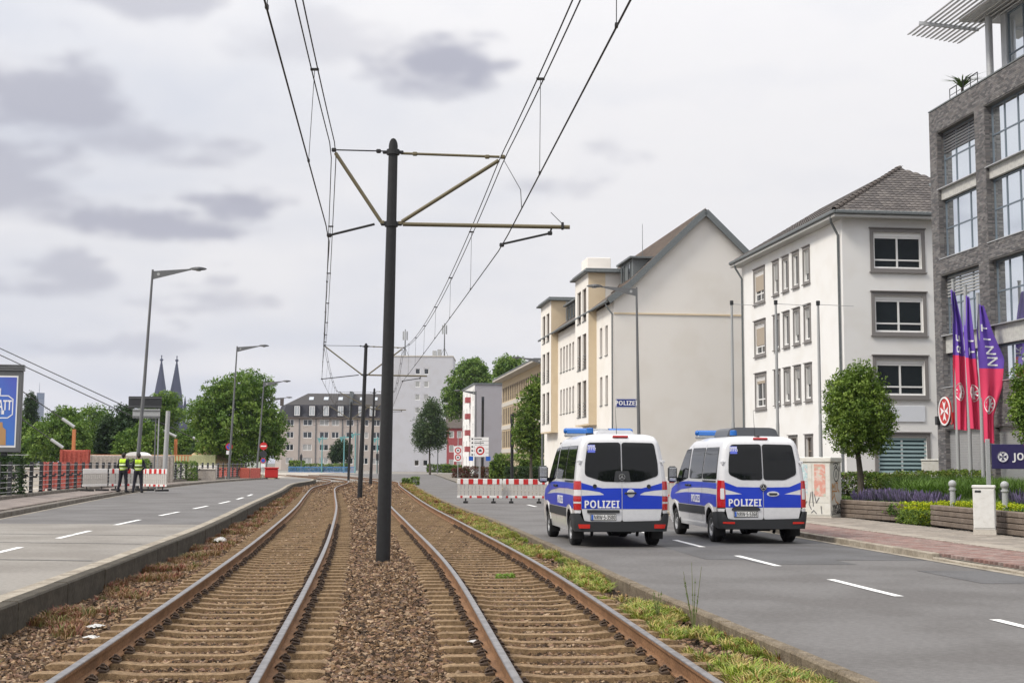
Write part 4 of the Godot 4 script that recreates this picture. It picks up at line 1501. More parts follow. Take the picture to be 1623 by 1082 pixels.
func building_tower() -> void:
	var root := thing("tower_block", "pale grey tower block with antennas on its flat roof and red balconies", "building", at(-26.2, 0.0, 318), 0.0)
	var w := 13.3
	var h := 25.0
	var FG := face(Vector3.ZERO, Vector3.RIGHT, Vector3.BACK)
	var hs := []
	for k in 8:
		var y := 1.4 + 2.82 * k + (0.0 if k > 0 else -0.2)
		for c: float in [5.6, 7.5]:
			if k == 1:
				continue
			hs.append([c - 0.55, y, c + 0.55, y + 1.3])
	var b := MB.new()
	wall(b, FG, w, 0, h, hs, 0.15)
	b.bb(Vector3(0.003, 0, -14), Vector3(0.3, h, -0.15))
	b.bb(Vector3(w - 0.3, 0, -14), Vector3(w - 0.003, h, -0.15))
	part("wall", b, M.grey_render, root)
	for q: Array in hs:
		window(root, FG, q, 0.12, [], [], 0.12, M.frame_white, M.glass_dark if q[1] > 20 or q[1] < 3 else M.blind_grey)
	for k in 8:
		b = MB.new()
		b.bb(Vector3(-1.1, 1.2 + 2.82 * k, -6.0), Vector3(-0.003, 2.4 + 2.82 * k, -1.0))
		part("balcony", b, M.red_balcony if k != 2 else M.frame_white, root)
		b = MB.new()
		b.bb(Vector3(-1.0, 2.4 + 2.82 * k, -5.9), Vector3(-0.003, 3.95 + 2.82 * k, -5.7))
		part("balcony_screen", b, M.frame_white, root)
	b = MB.new()
	b.bb(Vector3(-0.1, h, -14.1), Vector3(w + 0.1, h + 0.25, 0.1))
	part("roof", b, M.concrete, root)
	for q: Array in [[2.6, 6.2], [11.3, 7.6]]:
		b = MB.new()
		b.tube([Vector3(q[0], h, -2), Vector3(q[0], h + q[1], -2)], [0.16, 0.09], 8)
		for s: float in [-0.9, 0.9]:
			b.tube([Vector3(q[0] + s, h + 0.1, -2), Vector3(q[0], h + 2.2, -2)], [0.05], 6)
		part("antenna_mast", b, M.lamp_grey, root)
		for s: float in [-0.42, 0.0, 0.42]:
			b = MB.new()
			b.bb(Vector3(q[0] + s - 0.15, h + q[1] - 2.4, -1.85 if s == 0.0 else -2.1), Vector3(q[0] + s + 0.15, h + q[1] - 0.4, -1.6 if s == 0.0 else -1.85), 0.04)
			part("antenna_panel", b, M.galv, root)
	for q: Array in [[8.6, 1.6], [9.7, 1.9]]:
		b = MB.new()
		b.bb(Vector3(q[0], h + 0.25, -4), Vector3(q[0] + 0.9, h + q[1], -3), 0.03)
		part("roof_cabinet", b, M.galv, root)

func building_mansard() -> void:
	var root := thing("mansard_house", "long beige apartment house with a slate mansard roof and white dormer windows", "building", at(-55.5, 0.0, 352), 0.03)
	var w := 27.5
	var ev := 12.3
	var F := face(Vector3.ZERO, Vector3.RIGHT, Vector3.BACK)
	var FL := face(Vector3(-3.0, 0, -12), Vector3(3.0, 0, 12).normalized(), Vector3(-12, 0, 3.0).normalized())
	var hs := []
	for k in 4:
		var y := 1.7 + 3.0 * k - (0.2 if k == 0 else 0.0)
		for c: float in [2.0, 6.2, 10.2, 12.9, 16.4, 20.0, 22.8, 25.6]:
			var hw := 0.9 if int(c * 10) % 4 != 2 else 1.1
			hs.append([c - hw, y, c + hw, y + 1.5])
	var b := MB.new()
	wall(b, F, w, 0, ev, hs, 0.2)
	part("wall", b, M.beige_render, root)
	var hl := []
	for k in 4:
		for c: float in [2.2, 5.2, 9.0]:
			hl.append([c - 0.6, 1.7 + 3.0 * k, c + 0.6, 3.2 + 3.0 * k])
	b = MB.new()
	wall(b, FL, 12.37, 0, ev, hl, 0.2)
	part("side_wall", b, M.beige_render, root)
	for h: Array in hs:
		window(root, F, h, 0.15, [0.5], [], 0.12, M.frame_white, M.glass_dark if rng.randf() < 0.5 else M.blind_grey)
	for h: Array in hl:
		window(root, FL, h, 0.15, [0.5], [], 0.12, M.frame_white, M.glass_dark)
	for x: float in [4.2, 8.2, 14.6, 18.2, 24.2]:
		b = MB.new()
		b.bb(Vector3(x - 0.12, 0, 0.003), Vector3(x + 0.12, ev, 0.14))
		part("downpipe", b, M.lamp_grey, root)
	b = MB.new()
	b.bb(Vector3(-0.4, ev, -12), Vector3(w + 0.4, ev + 0.45, 0.45), 0.05)
	b.bar(Vector3(-3.2, ev + 0.22, -12), Vector3(-0.3, ev + 0.22, 0.2), 0.5, 0.45)
	part("cornice", b, M.roof_dark, root)
	b = MB.new()
	var y0 := ev + 0.45
	b.quad(Vector3(0, y0, 0), Vector3(w, y0, 0), Vector3(w, y0 + 3.0, -1.0), Vector3(0.8, y0 + 3.0, -1.0), Vector3(0, 0.3, 1))
	b.quad(Vector3(-3.0, y0, -12), Vector3(0, y0, 0), Vector3(0.8, y0 + 3.0, -1.0), Vector3(-1.8, y0 + 3.0, -12), Vector3(-1, 0.3, 0))
	part("mansard_slope", b, M.slate, root)
	b = MB.new()
	b.quad(Vector3(0.8, y0 + 3.0, -1.0), Vector3(w, y0 + 3.0, -1.0), Vector3(w, y0 + 6.0, -6.0), Vector3(5.5, y0 + 6.0, -6.0), Vector3(0, 1, 1))
	b.quad(Vector3(-1.8, y0 + 3.0, -12), Vector3(0.8, y0 + 3.0, -1.0), Vector3(5.5, y0 + 6.0, -6.0), Vector3(4.5, y0 + 6.0, -12), Vector3(-1, 1, 0))
	b.quad(Vector3(w, y0, 0), Vector3(w, y0 + 3.0, -1.0), Vector3(w, y0 + 6.0, -6.0), Vector3(w, y0, -12), Vector3(1, 0, 0))
	part("roof", b, M.roof_slate, root)
	for x: float in [3.6, 7.2, 10.6, 14.1, 19.1, 21.8, 25.4]:
		b = MB.new()
		b.bb(Vector3(x - 0.9, y0 + 0.1, -1.2), Vector3(x + 0.9, y0 + 2.9, 0.12), 0.03)
		var dm := part("dormer", b, M.slate, root)
		window(dm, face(Vector3(x - 0.65, y0 + 0.35, 0.125), Vector3.RIGHT, Vector3.BACK), [0, 0, 1.3, 2.3], 0.0, [0.5], [], 0.12, M.frame_white, M.pale_glass)
	for x: float in [6.6, 10.2, 13.7, 19.0, 22.2]:
		b = MB.new()
		var nn := Vector3(0, 5, 3).normalized()
		b.box(Vector3(x, y0 + 4.6, -3.67) + nn * 0.05, Vector3(1.1, 0.12, 1.5), Basis(Vector3.RIGHT, nn, Vector3.RIGHT.cross(nn)))
		part("roof_light", b, M.pale_glass, root)
	b = MB.new()
	b.bb(Vector3(16.2, y0, -6.2), Vector3(16.8, y0 + 6.3, 0.1))
	part("party_wall", b, M.zinc, root)
	b = MB.new()
	b.bb(Vector3(-1.6, y0 + 3.0, -9), Vector3(-0.8, y0 + 5.0, -8))
	part("chimney", b, M.roof_dark, root)

func building_small() -> void:
	# a red house seen between the two grey blocks, and the ends of the houses behind the large tree
	var root := thing("red_house", "narrow red house with a dark roof between the two grey blocks", "building", at(-13.3, 0, 300), 0.0)
	var F := face(Vector3.ZERO, Vector3.RIGHT, Vector3.BACK)
	var hs := []
	for k in 3:
		for c: float in [1.0, 2.6]:
			hs.append([c - 0.5, 1.2 + 2.9 * k, c + 0.5, 2.6 + 2.9 * k])
	var b := MB.new()
	wall(b, F, 6.0, 0, 9.0, hs, 0.15)
	part("wall", b, M.red_balcony, root)
	for h: Array in hs:
		window(root, F, h, 0.1, [], [], 0.12, M.frame_white, M.blind_grey)
	b = MB.new()
	b.quad(Vector3(-0.3, 9.0, 0.3), Vector3(6.3, 9.0, 0.3), Vector3(6.3, 14.0, -5.0), Vector3(-0.3, 14.0, -5.0), Vector3(0, 1, 1))
	b.quad(Vector3(-0.3, 9.0, -10.3), Vector3(6.3, 9.0, -10.3), Vector3(6.3, 14.0, -5.0), Vector3(-0.3, 14.0, -5.0), Vector3(0, 1, -1))
	part("roof", b, M.roof_dark, root)
	for q: Array in [[-71.5, 372.0, 8.0, 13.0, M.pale_green, "pale green town house end partly hidden by the large tree"], [-68.0, 330.0, 5.0, 10.5, M.plaster_cream, "cream town house front partly hidden by the large tree"]]:
		root = thing("town_house", q[5], "building", at(q[0], 0, q[1]), 0.0)
		hs = []
		var w: float = q[2]
		for k in int(q[3] / 3.0):
			for c in int(w / 2.2):
				hs.append([0.5 + 2.2 * c, 1.0 + 3.0 * k, 1.6 + 2.2 * c, 2.6 + 3.0 * k])
		b = MB.new()
		wall(b, F, w, 0, q[3], hs, 0.15)
		b.bb(Vector3(w - 0.2, 0, -9), Vector3(w - 0.003, q[3], -0.16))
		part("wall", b, q[4], root)
		for h: Array in hs:
			window(root, F, h, 0.1, [0.5], [], 0.12, M.frame_white, M.glass_dark)
		b = MB.new()
		b.bb(Vector3(-0.2, q[3], -9), Vector3(w + 0.2, q[3] + 0.3, 0.2))
		part("roof", b, M.roof_dark, root)

# ---------------------------------------------------------------- far skyline
func building_cathedral() -> void:
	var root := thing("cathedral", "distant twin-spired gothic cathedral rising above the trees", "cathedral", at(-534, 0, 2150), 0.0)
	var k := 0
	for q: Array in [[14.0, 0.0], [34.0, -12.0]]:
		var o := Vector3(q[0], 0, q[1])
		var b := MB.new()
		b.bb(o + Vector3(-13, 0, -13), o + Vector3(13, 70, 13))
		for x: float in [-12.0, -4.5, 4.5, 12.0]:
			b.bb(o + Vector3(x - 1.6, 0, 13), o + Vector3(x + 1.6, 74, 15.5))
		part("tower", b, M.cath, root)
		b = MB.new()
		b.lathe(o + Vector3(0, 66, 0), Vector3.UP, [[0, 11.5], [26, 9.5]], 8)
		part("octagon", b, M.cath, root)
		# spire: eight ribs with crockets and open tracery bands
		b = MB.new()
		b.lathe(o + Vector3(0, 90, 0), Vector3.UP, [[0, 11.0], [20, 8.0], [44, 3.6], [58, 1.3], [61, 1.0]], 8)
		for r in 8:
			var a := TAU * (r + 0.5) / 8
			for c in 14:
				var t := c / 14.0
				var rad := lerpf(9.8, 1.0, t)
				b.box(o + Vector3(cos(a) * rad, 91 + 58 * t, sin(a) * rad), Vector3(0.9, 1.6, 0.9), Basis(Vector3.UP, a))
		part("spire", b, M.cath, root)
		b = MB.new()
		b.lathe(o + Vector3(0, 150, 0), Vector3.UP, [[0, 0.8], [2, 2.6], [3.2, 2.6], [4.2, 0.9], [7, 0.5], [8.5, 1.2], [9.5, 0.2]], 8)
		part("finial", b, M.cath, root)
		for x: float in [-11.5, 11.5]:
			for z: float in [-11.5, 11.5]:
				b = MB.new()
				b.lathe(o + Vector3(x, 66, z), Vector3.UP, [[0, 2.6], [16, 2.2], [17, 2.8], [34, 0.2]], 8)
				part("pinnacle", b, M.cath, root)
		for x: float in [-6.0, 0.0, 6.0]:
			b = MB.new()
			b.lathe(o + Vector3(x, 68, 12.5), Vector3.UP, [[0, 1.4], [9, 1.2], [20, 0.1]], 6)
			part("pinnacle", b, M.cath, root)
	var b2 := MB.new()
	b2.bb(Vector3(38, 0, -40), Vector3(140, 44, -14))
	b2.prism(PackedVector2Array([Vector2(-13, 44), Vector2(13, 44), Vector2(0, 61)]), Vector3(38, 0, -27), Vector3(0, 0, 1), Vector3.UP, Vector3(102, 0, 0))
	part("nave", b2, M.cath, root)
	var tw := thing("office_tower", "distant slim glass office tower with a mast behind the poplar", "tower", at(-820, 0, 2520), 0.3)
	var b := MB.new()
	b.bb(Vector3(-9, 0, -6), Vector3(9, 112, 6))
	part("tower_shaft", b, M.far_glass, tw)
	for fl in 30:
		b = MB.new()
		b.bb(Vector3(-9.2, 3.6 * fl + 2.0, -6.2), Vector3(9.2, 3.6 * fl + 3.1, 6.2))
		part("floor_band", b, M.far_band, tw)
	b = MB.new()
	b.bb(Vector3(-4, 112, -4), Vector3(9, 120, 4))
	part("tower_crown", b, M.far_glass, tw)
	b = MB.new()
	b.tube([Vector3(0, 118, 0), Vector3(0, 138, 0)], [0.7, 0.3], 6)
	part("mast", b, M.far_band, tw)

# ---------------------------------------------------------------- overhead line
const CONTACT_L := [[-22, 0.6, 6.0], [27.4, -3.5, 6.03], [76.4, -10.0, 6.1], [122.7, -14.6, 6.0], [150, -18.9, 6.0], [180, -26.0, 6.0]]
const CONTACT_R := [[-22, 3.9, 5.85], [27.4, -0.2, 5.86], [76.4, -5.75, 6.0], [122.7, -10.2, 6.0], [150, -14.5, 6.0], [180, -21.0, 6.0]]
const MESS_L := [[-22, 0.66, 7.75], [27.4, -3.44, 7.72], [76.4, -9.88, 7.9], [122.7, -14.5, 7.7], [150, -18.9, 7.7], [180, -26.0, 7.7]]
const MESS_R := [[-22, 3.9, 7.6], [27.4, -0.19, 7.6], [76.4, -5.72, 7.8], [122.7, -10.1, 7.7], [150, -14.5, 7.7], [180, -21.0, 7.7]]

func span(t: Array, d: float, sag: float) -> Vector3:
	var i := 0
	while i < t.size() - 2 and d > t[i + 1][0]:
		i += 1
	var s: float = (d - t[i][0]) / (t[i + 1][0] - t[i][0])
	return Vector3(lerpf(t[i][1], t[i + 1][1], s), lerpf(t[i][2], t[i + 1][2], s) - sag * 4.0 * s * (1.0 - s), -d)

func overhead(label: String, ct: Array, ms: Array, called: String) -> void:
	var root := thing(called, label, "overhead line", Vector3.ZERO, 0.0, "overhead lines above the tracks")
	var cw := MB.new()
	var p := []
	var d := -20.0
	while d <= 178.0:
		p.append(span(ct, d, 0.03))
		d += 2.0
	cw.tube(p, [0.011], 5)
	part("contact_wire", cw, M.wire, root)
	for off: float in [-0.045, 0.045]:
		var mw := MB.new()
		p = []
		d = -20.0
		while d <= 178.0:
			p.append(span(ms, d, 0.75) + Vector3(off, 0, 0))
			d += 1.5
		mw.tube(p, [0.010], 5)
		part("carrying_wire", mw, M.wire, root)
	for i in ms.size() - 1:
		var a: float = ms[i][0]
		var b: float = ms[i + 1][0]
		var n := int((b - a) / 6.5)
		for k in range(1, n):
			d = lerpf(a, b, float(k) / n)
			if d < 5:
				continue
			var dw := MB.new()
			var top := span(ms, d, 0.75)
			var bot := span(ct, d, 0.03)
			dw.tube([top, bot], [0.0045], 4)
			dw.box(top, Vector3(0.12, 0.03, 0.05))
			dw.box(bot + Vector3(0, 0.015, 0), Vector3(0.03, 0.04, 0.06))
			part("dropper", dw, M.wire, root)

func mast(label: String, x: float, d: float, h: float, lean: float, full: bool) -> void:
	var root := thing("catenary_mast", label, "mast", at(x, -0.12, d), 0.0, "catenary masts between the tracks")
	var b := MB.new()
	var pts := []
	var rad := []
	for k in 9:
		var t := k / 8.0
		pts.append(Vector3(lean * t, h * t, 0))
		rad.append(lerpf(0.135, 0.088, t))
	for q: Array in [[0.05, 0.082], [0.10, 0.066], [0.14, 0.04], [0.155, 0.006]]:
		pts.append(Vector3(lean, h + q[0], 0))
		rad.append(q[1])
	b.tube(pts, rad, 20)
	part("pole", b, M.mast, root)
	var o := root.position
	var lc := span(CONTACT_L, d, 0) - o
	var rc := span(CONTACT_R, d, 0) - o
	var lm := span(MESS_L, d, 0) - o
	var rm := span(MESS_R, d, 0) - o
	var ty := lm.y - 0.02
	var by := lc.y + 0.25
	var ax := func(y: float) -> float: return lean * y / h
	# collars
	for y: float in [ty - 0.02, by]:
		b = MB.new()
		b.lathe(Vector3(ax.call(y), y - 0.05, 0), Vector3.UP, [[0, 0.10], [0, 0.125], [0.1, 0.125], [0.1, 0.10]], 16)
		for s: float in [-1.0, 1.0]:
			b.box(Vector3(ax.call(y) + s * 0.15, y, 0), Vector3(0.10, 0.06, 0.07), Basis.IDENTITY, 0.01)
		part("collar", b, M.mast, root)
	var eye := func(bb: MB, p: Vector3) -> void:
		bb.box(p, Vector3(0.09, 0.075, 0.075), Basis.IDENTITY, 0.015)
	# left side: thin tie above, strut down to the pole, steady arm to the contact wire
	b = MB.new()
	b.tube([Vector3(ax.call(ty) - 0.15, ty, 0), lm + Vector3(0.05, 0, 0)], [0.014], 6)
	eye.call(b, lm)
	eye.call(b, Vector3(ax.call(ty) - 0.28, ty, 0))
	part("top_tie", b, M.mast, root)
	b = MB.new()
	b.tube([Vector3(ax.call(by) - 0.20, by + 0.05, 0), lm + Vector3(0.03, -0.06, 0)], [0.036], 8)
	eye.call(b, Vector3(ax.call(by) - 0.17, by + 0.03, 0))
	part("strut", b, M.arm, root)
	b = MB.new()
	b.tube([Vector3(ax.call(by) - 0.32, by + 0.0, 0), lc + Vector3(0.0, 0.03, 0)], [0.024], 8)
	eye.call(b, lc + Vector3(0, 0.03, 0))
	part("steady_arm", b, M.mast, root)
	# right side: tie tube, strut, horizontal boom with a steady arm hanging from its end
	b = MB.new()
	b.tube([Vector3(ax.call(ty) + 0.15, rm.y + 0.06, 0), rm + Vector3(-0.06, 0.0, 0)], [0.026], 8)
	eye.call(b, Vector3(ax.call(ty) + 0.42, rm.y + 0.05, 0))
	eye.call(b, rm + Vector3(-0.3, 0.0, 0))
	eye.call(b, rm)
	part("top_tie", b, M.arm, root)
	b = MB.new()
	b.tube([Vector3(ax.call(by) + 0.20, by + 0.05, 0), rm + Vector3(-0.08, -0.07, 0)], [0.038], 8)
	eye.call(b, Vector3(ax.call(by) + 0.17, by + 0.02, 0))
	part("strut", b, M.arm, root)
	b = MB.new()
	var tip := Vector3(rc.x + 1.3, by - 0.04, 0)
	b.tube([Vector3(ax.call(by) + 0.22, by - 0.0, 0), tip], [0.040], 8)
	part("boom", b, M.arm, root)
	b = MB.new()
	var hang := tip + Vector3(-0.38, -0.12, 0)
	b.tube([hang + Vector3(0.04, 0.13, 0), hang], [0.02], 6)
	b.tube([hang, rc + Vector3(0.02, 0.05, 0)], [0.022], 8)
	eye.call(b, rc + Vector3(0, 0.03, 0))
	eye.call(b, hang)
	part("steady_arm", b, M.mast, root)
	if full:
		b = MB.new()
		b.tube([tip + Vector3(-0.14, 0.06, 0), tip + Vector3(-0.34, 0.42, -0.8)], [0.008], 5)
		b.box(tip + Vector3(-0.14, 0.02, 0), Vector3(0.05, 0.14, 0.1), Basis.IDENTITY, 0.01)
		part("anchor_wire", b, M.wire, root)
		b = MB.new()
		b.tube([rm + Vector3(0.03, -0.08, 0), span(CONTACT_R, d - 4.0, 0.03) - o + Vector3(0.0, 0.35, 0), span(CONTACT_R, d - 4.2, 0.03) - o], [0.007], 5)
		part("feeder_wire", b, M.wire, root)

# ---------------------------------------------------------------- street lamps
func lamp(label: String, x: float, d: float, h: float, toward: float, turn := 0.0, y0 := 0.34, lean := 0.0) -> Node3D:
	var root := thing("street_lamp", label, "street lamp", at(x, y0, d), turn, "street lamps with one long arm")
	var b := MB.new()
	b.tube([Vector3(0, 0, 0), Vector3(0, 1.1, 0), Vector3(lean * 0.5, h * 0.5, 0), Vector3(lean, h, 0)], [0.115, 0.105, 0.085, 0.055], 12)
	part("pole", b, M.lamp_grey, root)
	b = MB.new()
	b.bb(Vector3(-0.05, 0.55, 0.10), Vector3(0.05, 0.95, 0.118), 0.004)
	part("service_door", b, M.lamp_grey, root)
	b = MB.new()
	# wedge arm: deep at the pole and thin at the lantern, with a round hole
	var s := toward
	var top := h - 0.08
	b.prism(PackedVector2Array([Vector2(s * 0.0, -0.42), Vector2(s * 0.0, 0.0), Vector2(s * 1.95, 0.13), Vector2(s * 1.95, 0.07)]), Vector3(lean, top, -0.03), Vector3.RIGHT, Vector3.UP, Vector3(0, 0, 0.06))
	part("arm", b, M.lamp_grey, root)
	b = MB.new()
	b.lathe(Vector3(lean + s * 0.30, top - 0.16, -0.036), Vector3.BACK, [[0, 0.0], [0, 0.075], [0.072, 0.075], [0.072, 0.0]], 14)
	part("roundel", b, M.galv, root)
	b = MB.new()
	var c := Vector3(lean + s * 2.3, top + 0.12, 0)
	for k in 10:
		var t0 := k / 10.0
		var t1 := (k + 1) / 10.0
		var r0 := 0.19 * pow(sin(PI * clampf(t0 * 0.92 + 0.04, 0, 1)), 0.6)
		var r1 := 0.19 * pow(sin(PI * clampf(t1 * 0.92 + 0.04, 0, 1)), 0.6)
		for q in 14:
			var a0 := TAU * q / 14
			var a1 := TAU * (q + 1) / 14
			var f := func(t: float, r: float, a: float) -> Vector3: return c + Vector3(s * (t - 0.5) * 0.85, sin(a) * r * (0.42 if sin(a) < 0 else 0.6), cos(a) * r)
			var A: Vector3 = f.call(t0, r0, a0)
			var B: Vector3 = f.call(t0, r0, a1)
			var C: Vector3 = f.call(t1, r1, a1)
			var D: Vector3 = f.call(t1, r1, a0)
			b.tri(A, B, C, (A - c).normalized(), (B - c).normalized(), (C - c).normalized())
			b.tri(A, C, D, (A - c).normalized(), (C - c).normalized(), (D - c).normalized())
	part("lantern", b, M.lamp_grey, root)
	b = MB.new()
	b.lathe(c + Vector3(0.02 * s, -0.085, 0), Vector3.DOWN, [[0, 0.13], [0.02, 0.11], [0.03, 0.0]], 12)
	part("lamp_lens", b, M.pale_glass, root)
	return root

# ---------------------------------------------------------------- red-white road barrier of two metres
func barrier(label: String, pos: Vector3, turn: float, flipped := false) -> void:
	var root := thing("road_barrier", label, "barrier", pos, turn, "red and white barriers")
	var b := MB.new()
	b.bb(Vector3(-1.0, 0.83, -0.02), Vector3(1.0, 1.07, 0.02), 0.015)
	part("top_plank", b, M.white_plastic, root)
	if not flipped:
		for q: Array in [[-0.86, 0.12], [-0.50, 0.22], [-0.08, 0.22], [0.34, 0.22], [0.76, 0.12]]:
			b = MB.new()
			b.bb(Vector3(q[0], 0.835, 0.018), Vector3(q[0] + q[1], 1.065, 0.026))
			part("red_stripe", b, M.red_film, root)
	b = MB.new()
	for k in 12:
		b.bb(Vector3(-0.98 + 0.166 * k, 0.33, -0.012), Vector3(-0.98 + 0.166 * k + 0.135, 0.828, 0.012), 0.004)
	b.bb(Vector3(-0.99, 0.56, -0.016), Vector3(0.99, 0.60, 0.016))
	part("panel", b, M.barrier_panel, root)
	b = MB.new()
	b.bb(Vector3(-1.0, 0.22, -0.02), Vector3(1.0, 0.33, 0.02), 0.008)
	part("bottom_plank", b, M.white_plastic, root)
	if not flipped:
		for q: Array in [[-0.86, 0.10], [-0.45, 0.10], [-0.12, 0.22], [0.33, 0.10], [0.76, 0.10]]:
			b = MB.new()
			b.bb(Vector3(q[0], 0.225, 0.018), Vector3(q[0] + q[1], 0.325, 0.026))
			part("red_stripe", b, M.red_film, root)
	for x: float in [-0.62, 0.62]:
		b = MB.new()
		b.bb(Vector3(x - 0.03, 0.0, -0.045), Vector3(x + 0.03, 0.34, -0.022))
		b.bb(Vector3(x - 0.10, 0.0, -0.34), Vector3(x + 0.10, 0.09, 0.34), 0.02)
		part("foot", b, M.rubber, root)

# ---------------------------------------------------------------- railing along the left pavement
func railing() -> void:
	var root := thing("railing", "long dark railing with thin wires along the left pavement", "railing", on(RAILING, 30, 0, 0.34))
	var inv := -root.position
	var b := MB.new()
	ribbon(b, RAILING, -0.25, RAILING, 0.25, 24, 141, 4.0, 0.46)
	var d := 24.0
	while d < 141.0:
		var e := minf(d + 4.0, 141.0)
		b.quad(at(cv(RAILING, d) + 0.25, 0.46, d), at(cv(RAILING, e) + 0.25, 0.46, e), at(cv(RAILING, e) + 0.25, 0.2, e), at(cv(RAILING, d) + 0.25, 0.2, d), Vector3.RIGHT)
		d = e
	part("plinth", b, M.kerb_dark, root).position = inv
	var pm := MB.new()
	pm.bb(Vector3(-0.07, 0.0, -0.07), Vector3(0.07, 1.26, 0.07), 0.008)
	pm.bb(Vector3(-0.09, 0.0, -0.10), Vector3(0.09, 0.03, 0.10))
	var post := pm.mesh()
	pm = MB.new()
	pm.bb(Vector3(0.0, 0.62, -0.03), Vector3(0.22, 0.70, 0.03), 0.01)
	pm.bb(Vector3(0.17, 0.70, -0.04), Vector3(0.26, 0.78, 0.04), 0.01)
	var br := pm.mesh()
	d = 30.0
	while d < 140.0:
		var p := on(RAILING, d, 0, 0.46)
		var o := node("post", post, M.anthracite, root)
		o.position = p + inv
		o.rotation.y = heading(RAILING, d)
		var q := node("bracket", br, M.anthracite, o)
		d += 2.15
	for y: float in [0.58, 0.76, 0.95, 1.14, 1.34, 1.60]:
		b = MB.new()
		var pts := []
		d = 29.0
		while d < 141.0:
			pts.append(on(RAILING, d, 0.05, y))
			d += 4.3
		b.tube(pts, [0.010 if y < 1.5 else 0.014], 5)
		part("wire", b, M.galv, root).position = inv

# ---------------------------------------------------------------- planter walls, cabinets, bollards
func planter(label: String, a: Vector3, c: Vector3) -> void:
	var root := thing("garden_wall", label, "wall", a, atan2(-(c.z - a.z), c.x - a.x), "low garden walls of rough blocks")
	var ln := a.distance_to(c)
	rng.seed = int(ln * 100)
	var n := int(round(ln / 0.5))
	var w := ln / n
	var meshes := []
	for k in 3:
		var b := MB.new()
		b.box(Vector3.ZERO, Vector3(w - 0.008, 0.128, 0.26), Basis.IDENTITY, 0.018)
		meshes.append(b.mesh())
	for r in 4:
		for k in n:
			var o := node("block", meshes[(k + r) % 3], [M.block, M.block_b][rng.randi() % 2], root)
			var x := (k + 0.5) * w + (w * 0.5 if r % 2 == 1 else 0.0)
			if r % 2 == 1 and k == n - 1:
				o.scale.x = 0.5
				x = ln - w * 0.25
			elif r % 2 == 1 and k == 0:
				pass
			o.position = Vector3(x, 0.065 + 0.14 * r, rng.randf_range(-0.006, 0.006))
			o.rotation.y = rng.randf_range(-0.008, 0.008)
		if r % 2 == 1:
			var o := node("block", meshes[0], M.block, root)
			o.scale.x = 0.49
			o.position = Vector3(w * 0.25, 0.065 + 0.14 * r, 0)

func cabinet_small() -> void:
	var root := thing("utility_cabinet", "slim white utility cabinet standing before the low garden wall", "cabinet", at(11.35, 0.12, 35.1), -0.35)
	var b := MB.new()
	b.bb(Vector3(-0.26, 0.0, -0.22), Vector3(0.26, 0.12, 0.22))
	part("plinth", b, M.concrete, root)
	b = MB.new()
	b.bb(Vector3(-0.25, 0.12, -0.21), Vector3(0.25, 1.10, 0.21), 0.012)
	part("body", b, M.cab, root)
	b = MB.new()
	b.bb(Vector3(-0.27, 1.10, -0.23), Vector3(0.27, 1.17, 0.23), 0.015)
	part("lid", b, M.cab, root)
	b = MB.new()
	b.bb(Vector3(-0.235, 0.16, 0.209), Vector3(0.235, 1.07, 0.222), 0.006)
	var dr := part("door", b, M.cab, root)
	b = MB.new()
	b.bb(Vector3(-0.20, 1.0, 0.222), Vector3(-0.06, 1.05, 0.23))
	part("plate", b, M.anthracite, dr)
	b = MB.new()
	for k in 9:
		b.bb(Vector3(0.2505, 0.2, -0.18 + 0.04 * k), Vector3(0.258, 1.05, -0.165 + 0.04 * k))
	part("ribs", b, M.cab, root)
	b = MB.new()
	b.lathe(Vector3(0.252, 0.17, 0.0), Vector3.RIGHT, [[0, 0.05], [0.012, 0.05], [0.012, 0.03], [0.004, 0.0]], 14)
	part("lock", b, M.anthracite, root)

func stroke(b: MB, pts: Array, w: float, o: Vector3, x: Vector3, y: Vector3, n: Vector3) -> void:
	for i in pts.size() - 1:
		var p: Vector2 = pts[i]
		var q: Vector2 = pts[i + 1]
		var d := (q - p)
		if d.length() < 1e-4:
			continue
		d = d.normalized()
		var s := d.orthogonal() * w * 0.5
		p -= d * w * 0.3
		q += d * w * 0.3
		var nn := n * 0.0005 * (i % 3)
		b.quad(o + x * (p + s).x + y * (p + s).y + nn, o + x * (q + s).x + y * (q + s).y + nn, o + x * (q - s).x + y * (q - s).y + nn, o + x * (p - s).x + y * (p - s).y + nn, n)

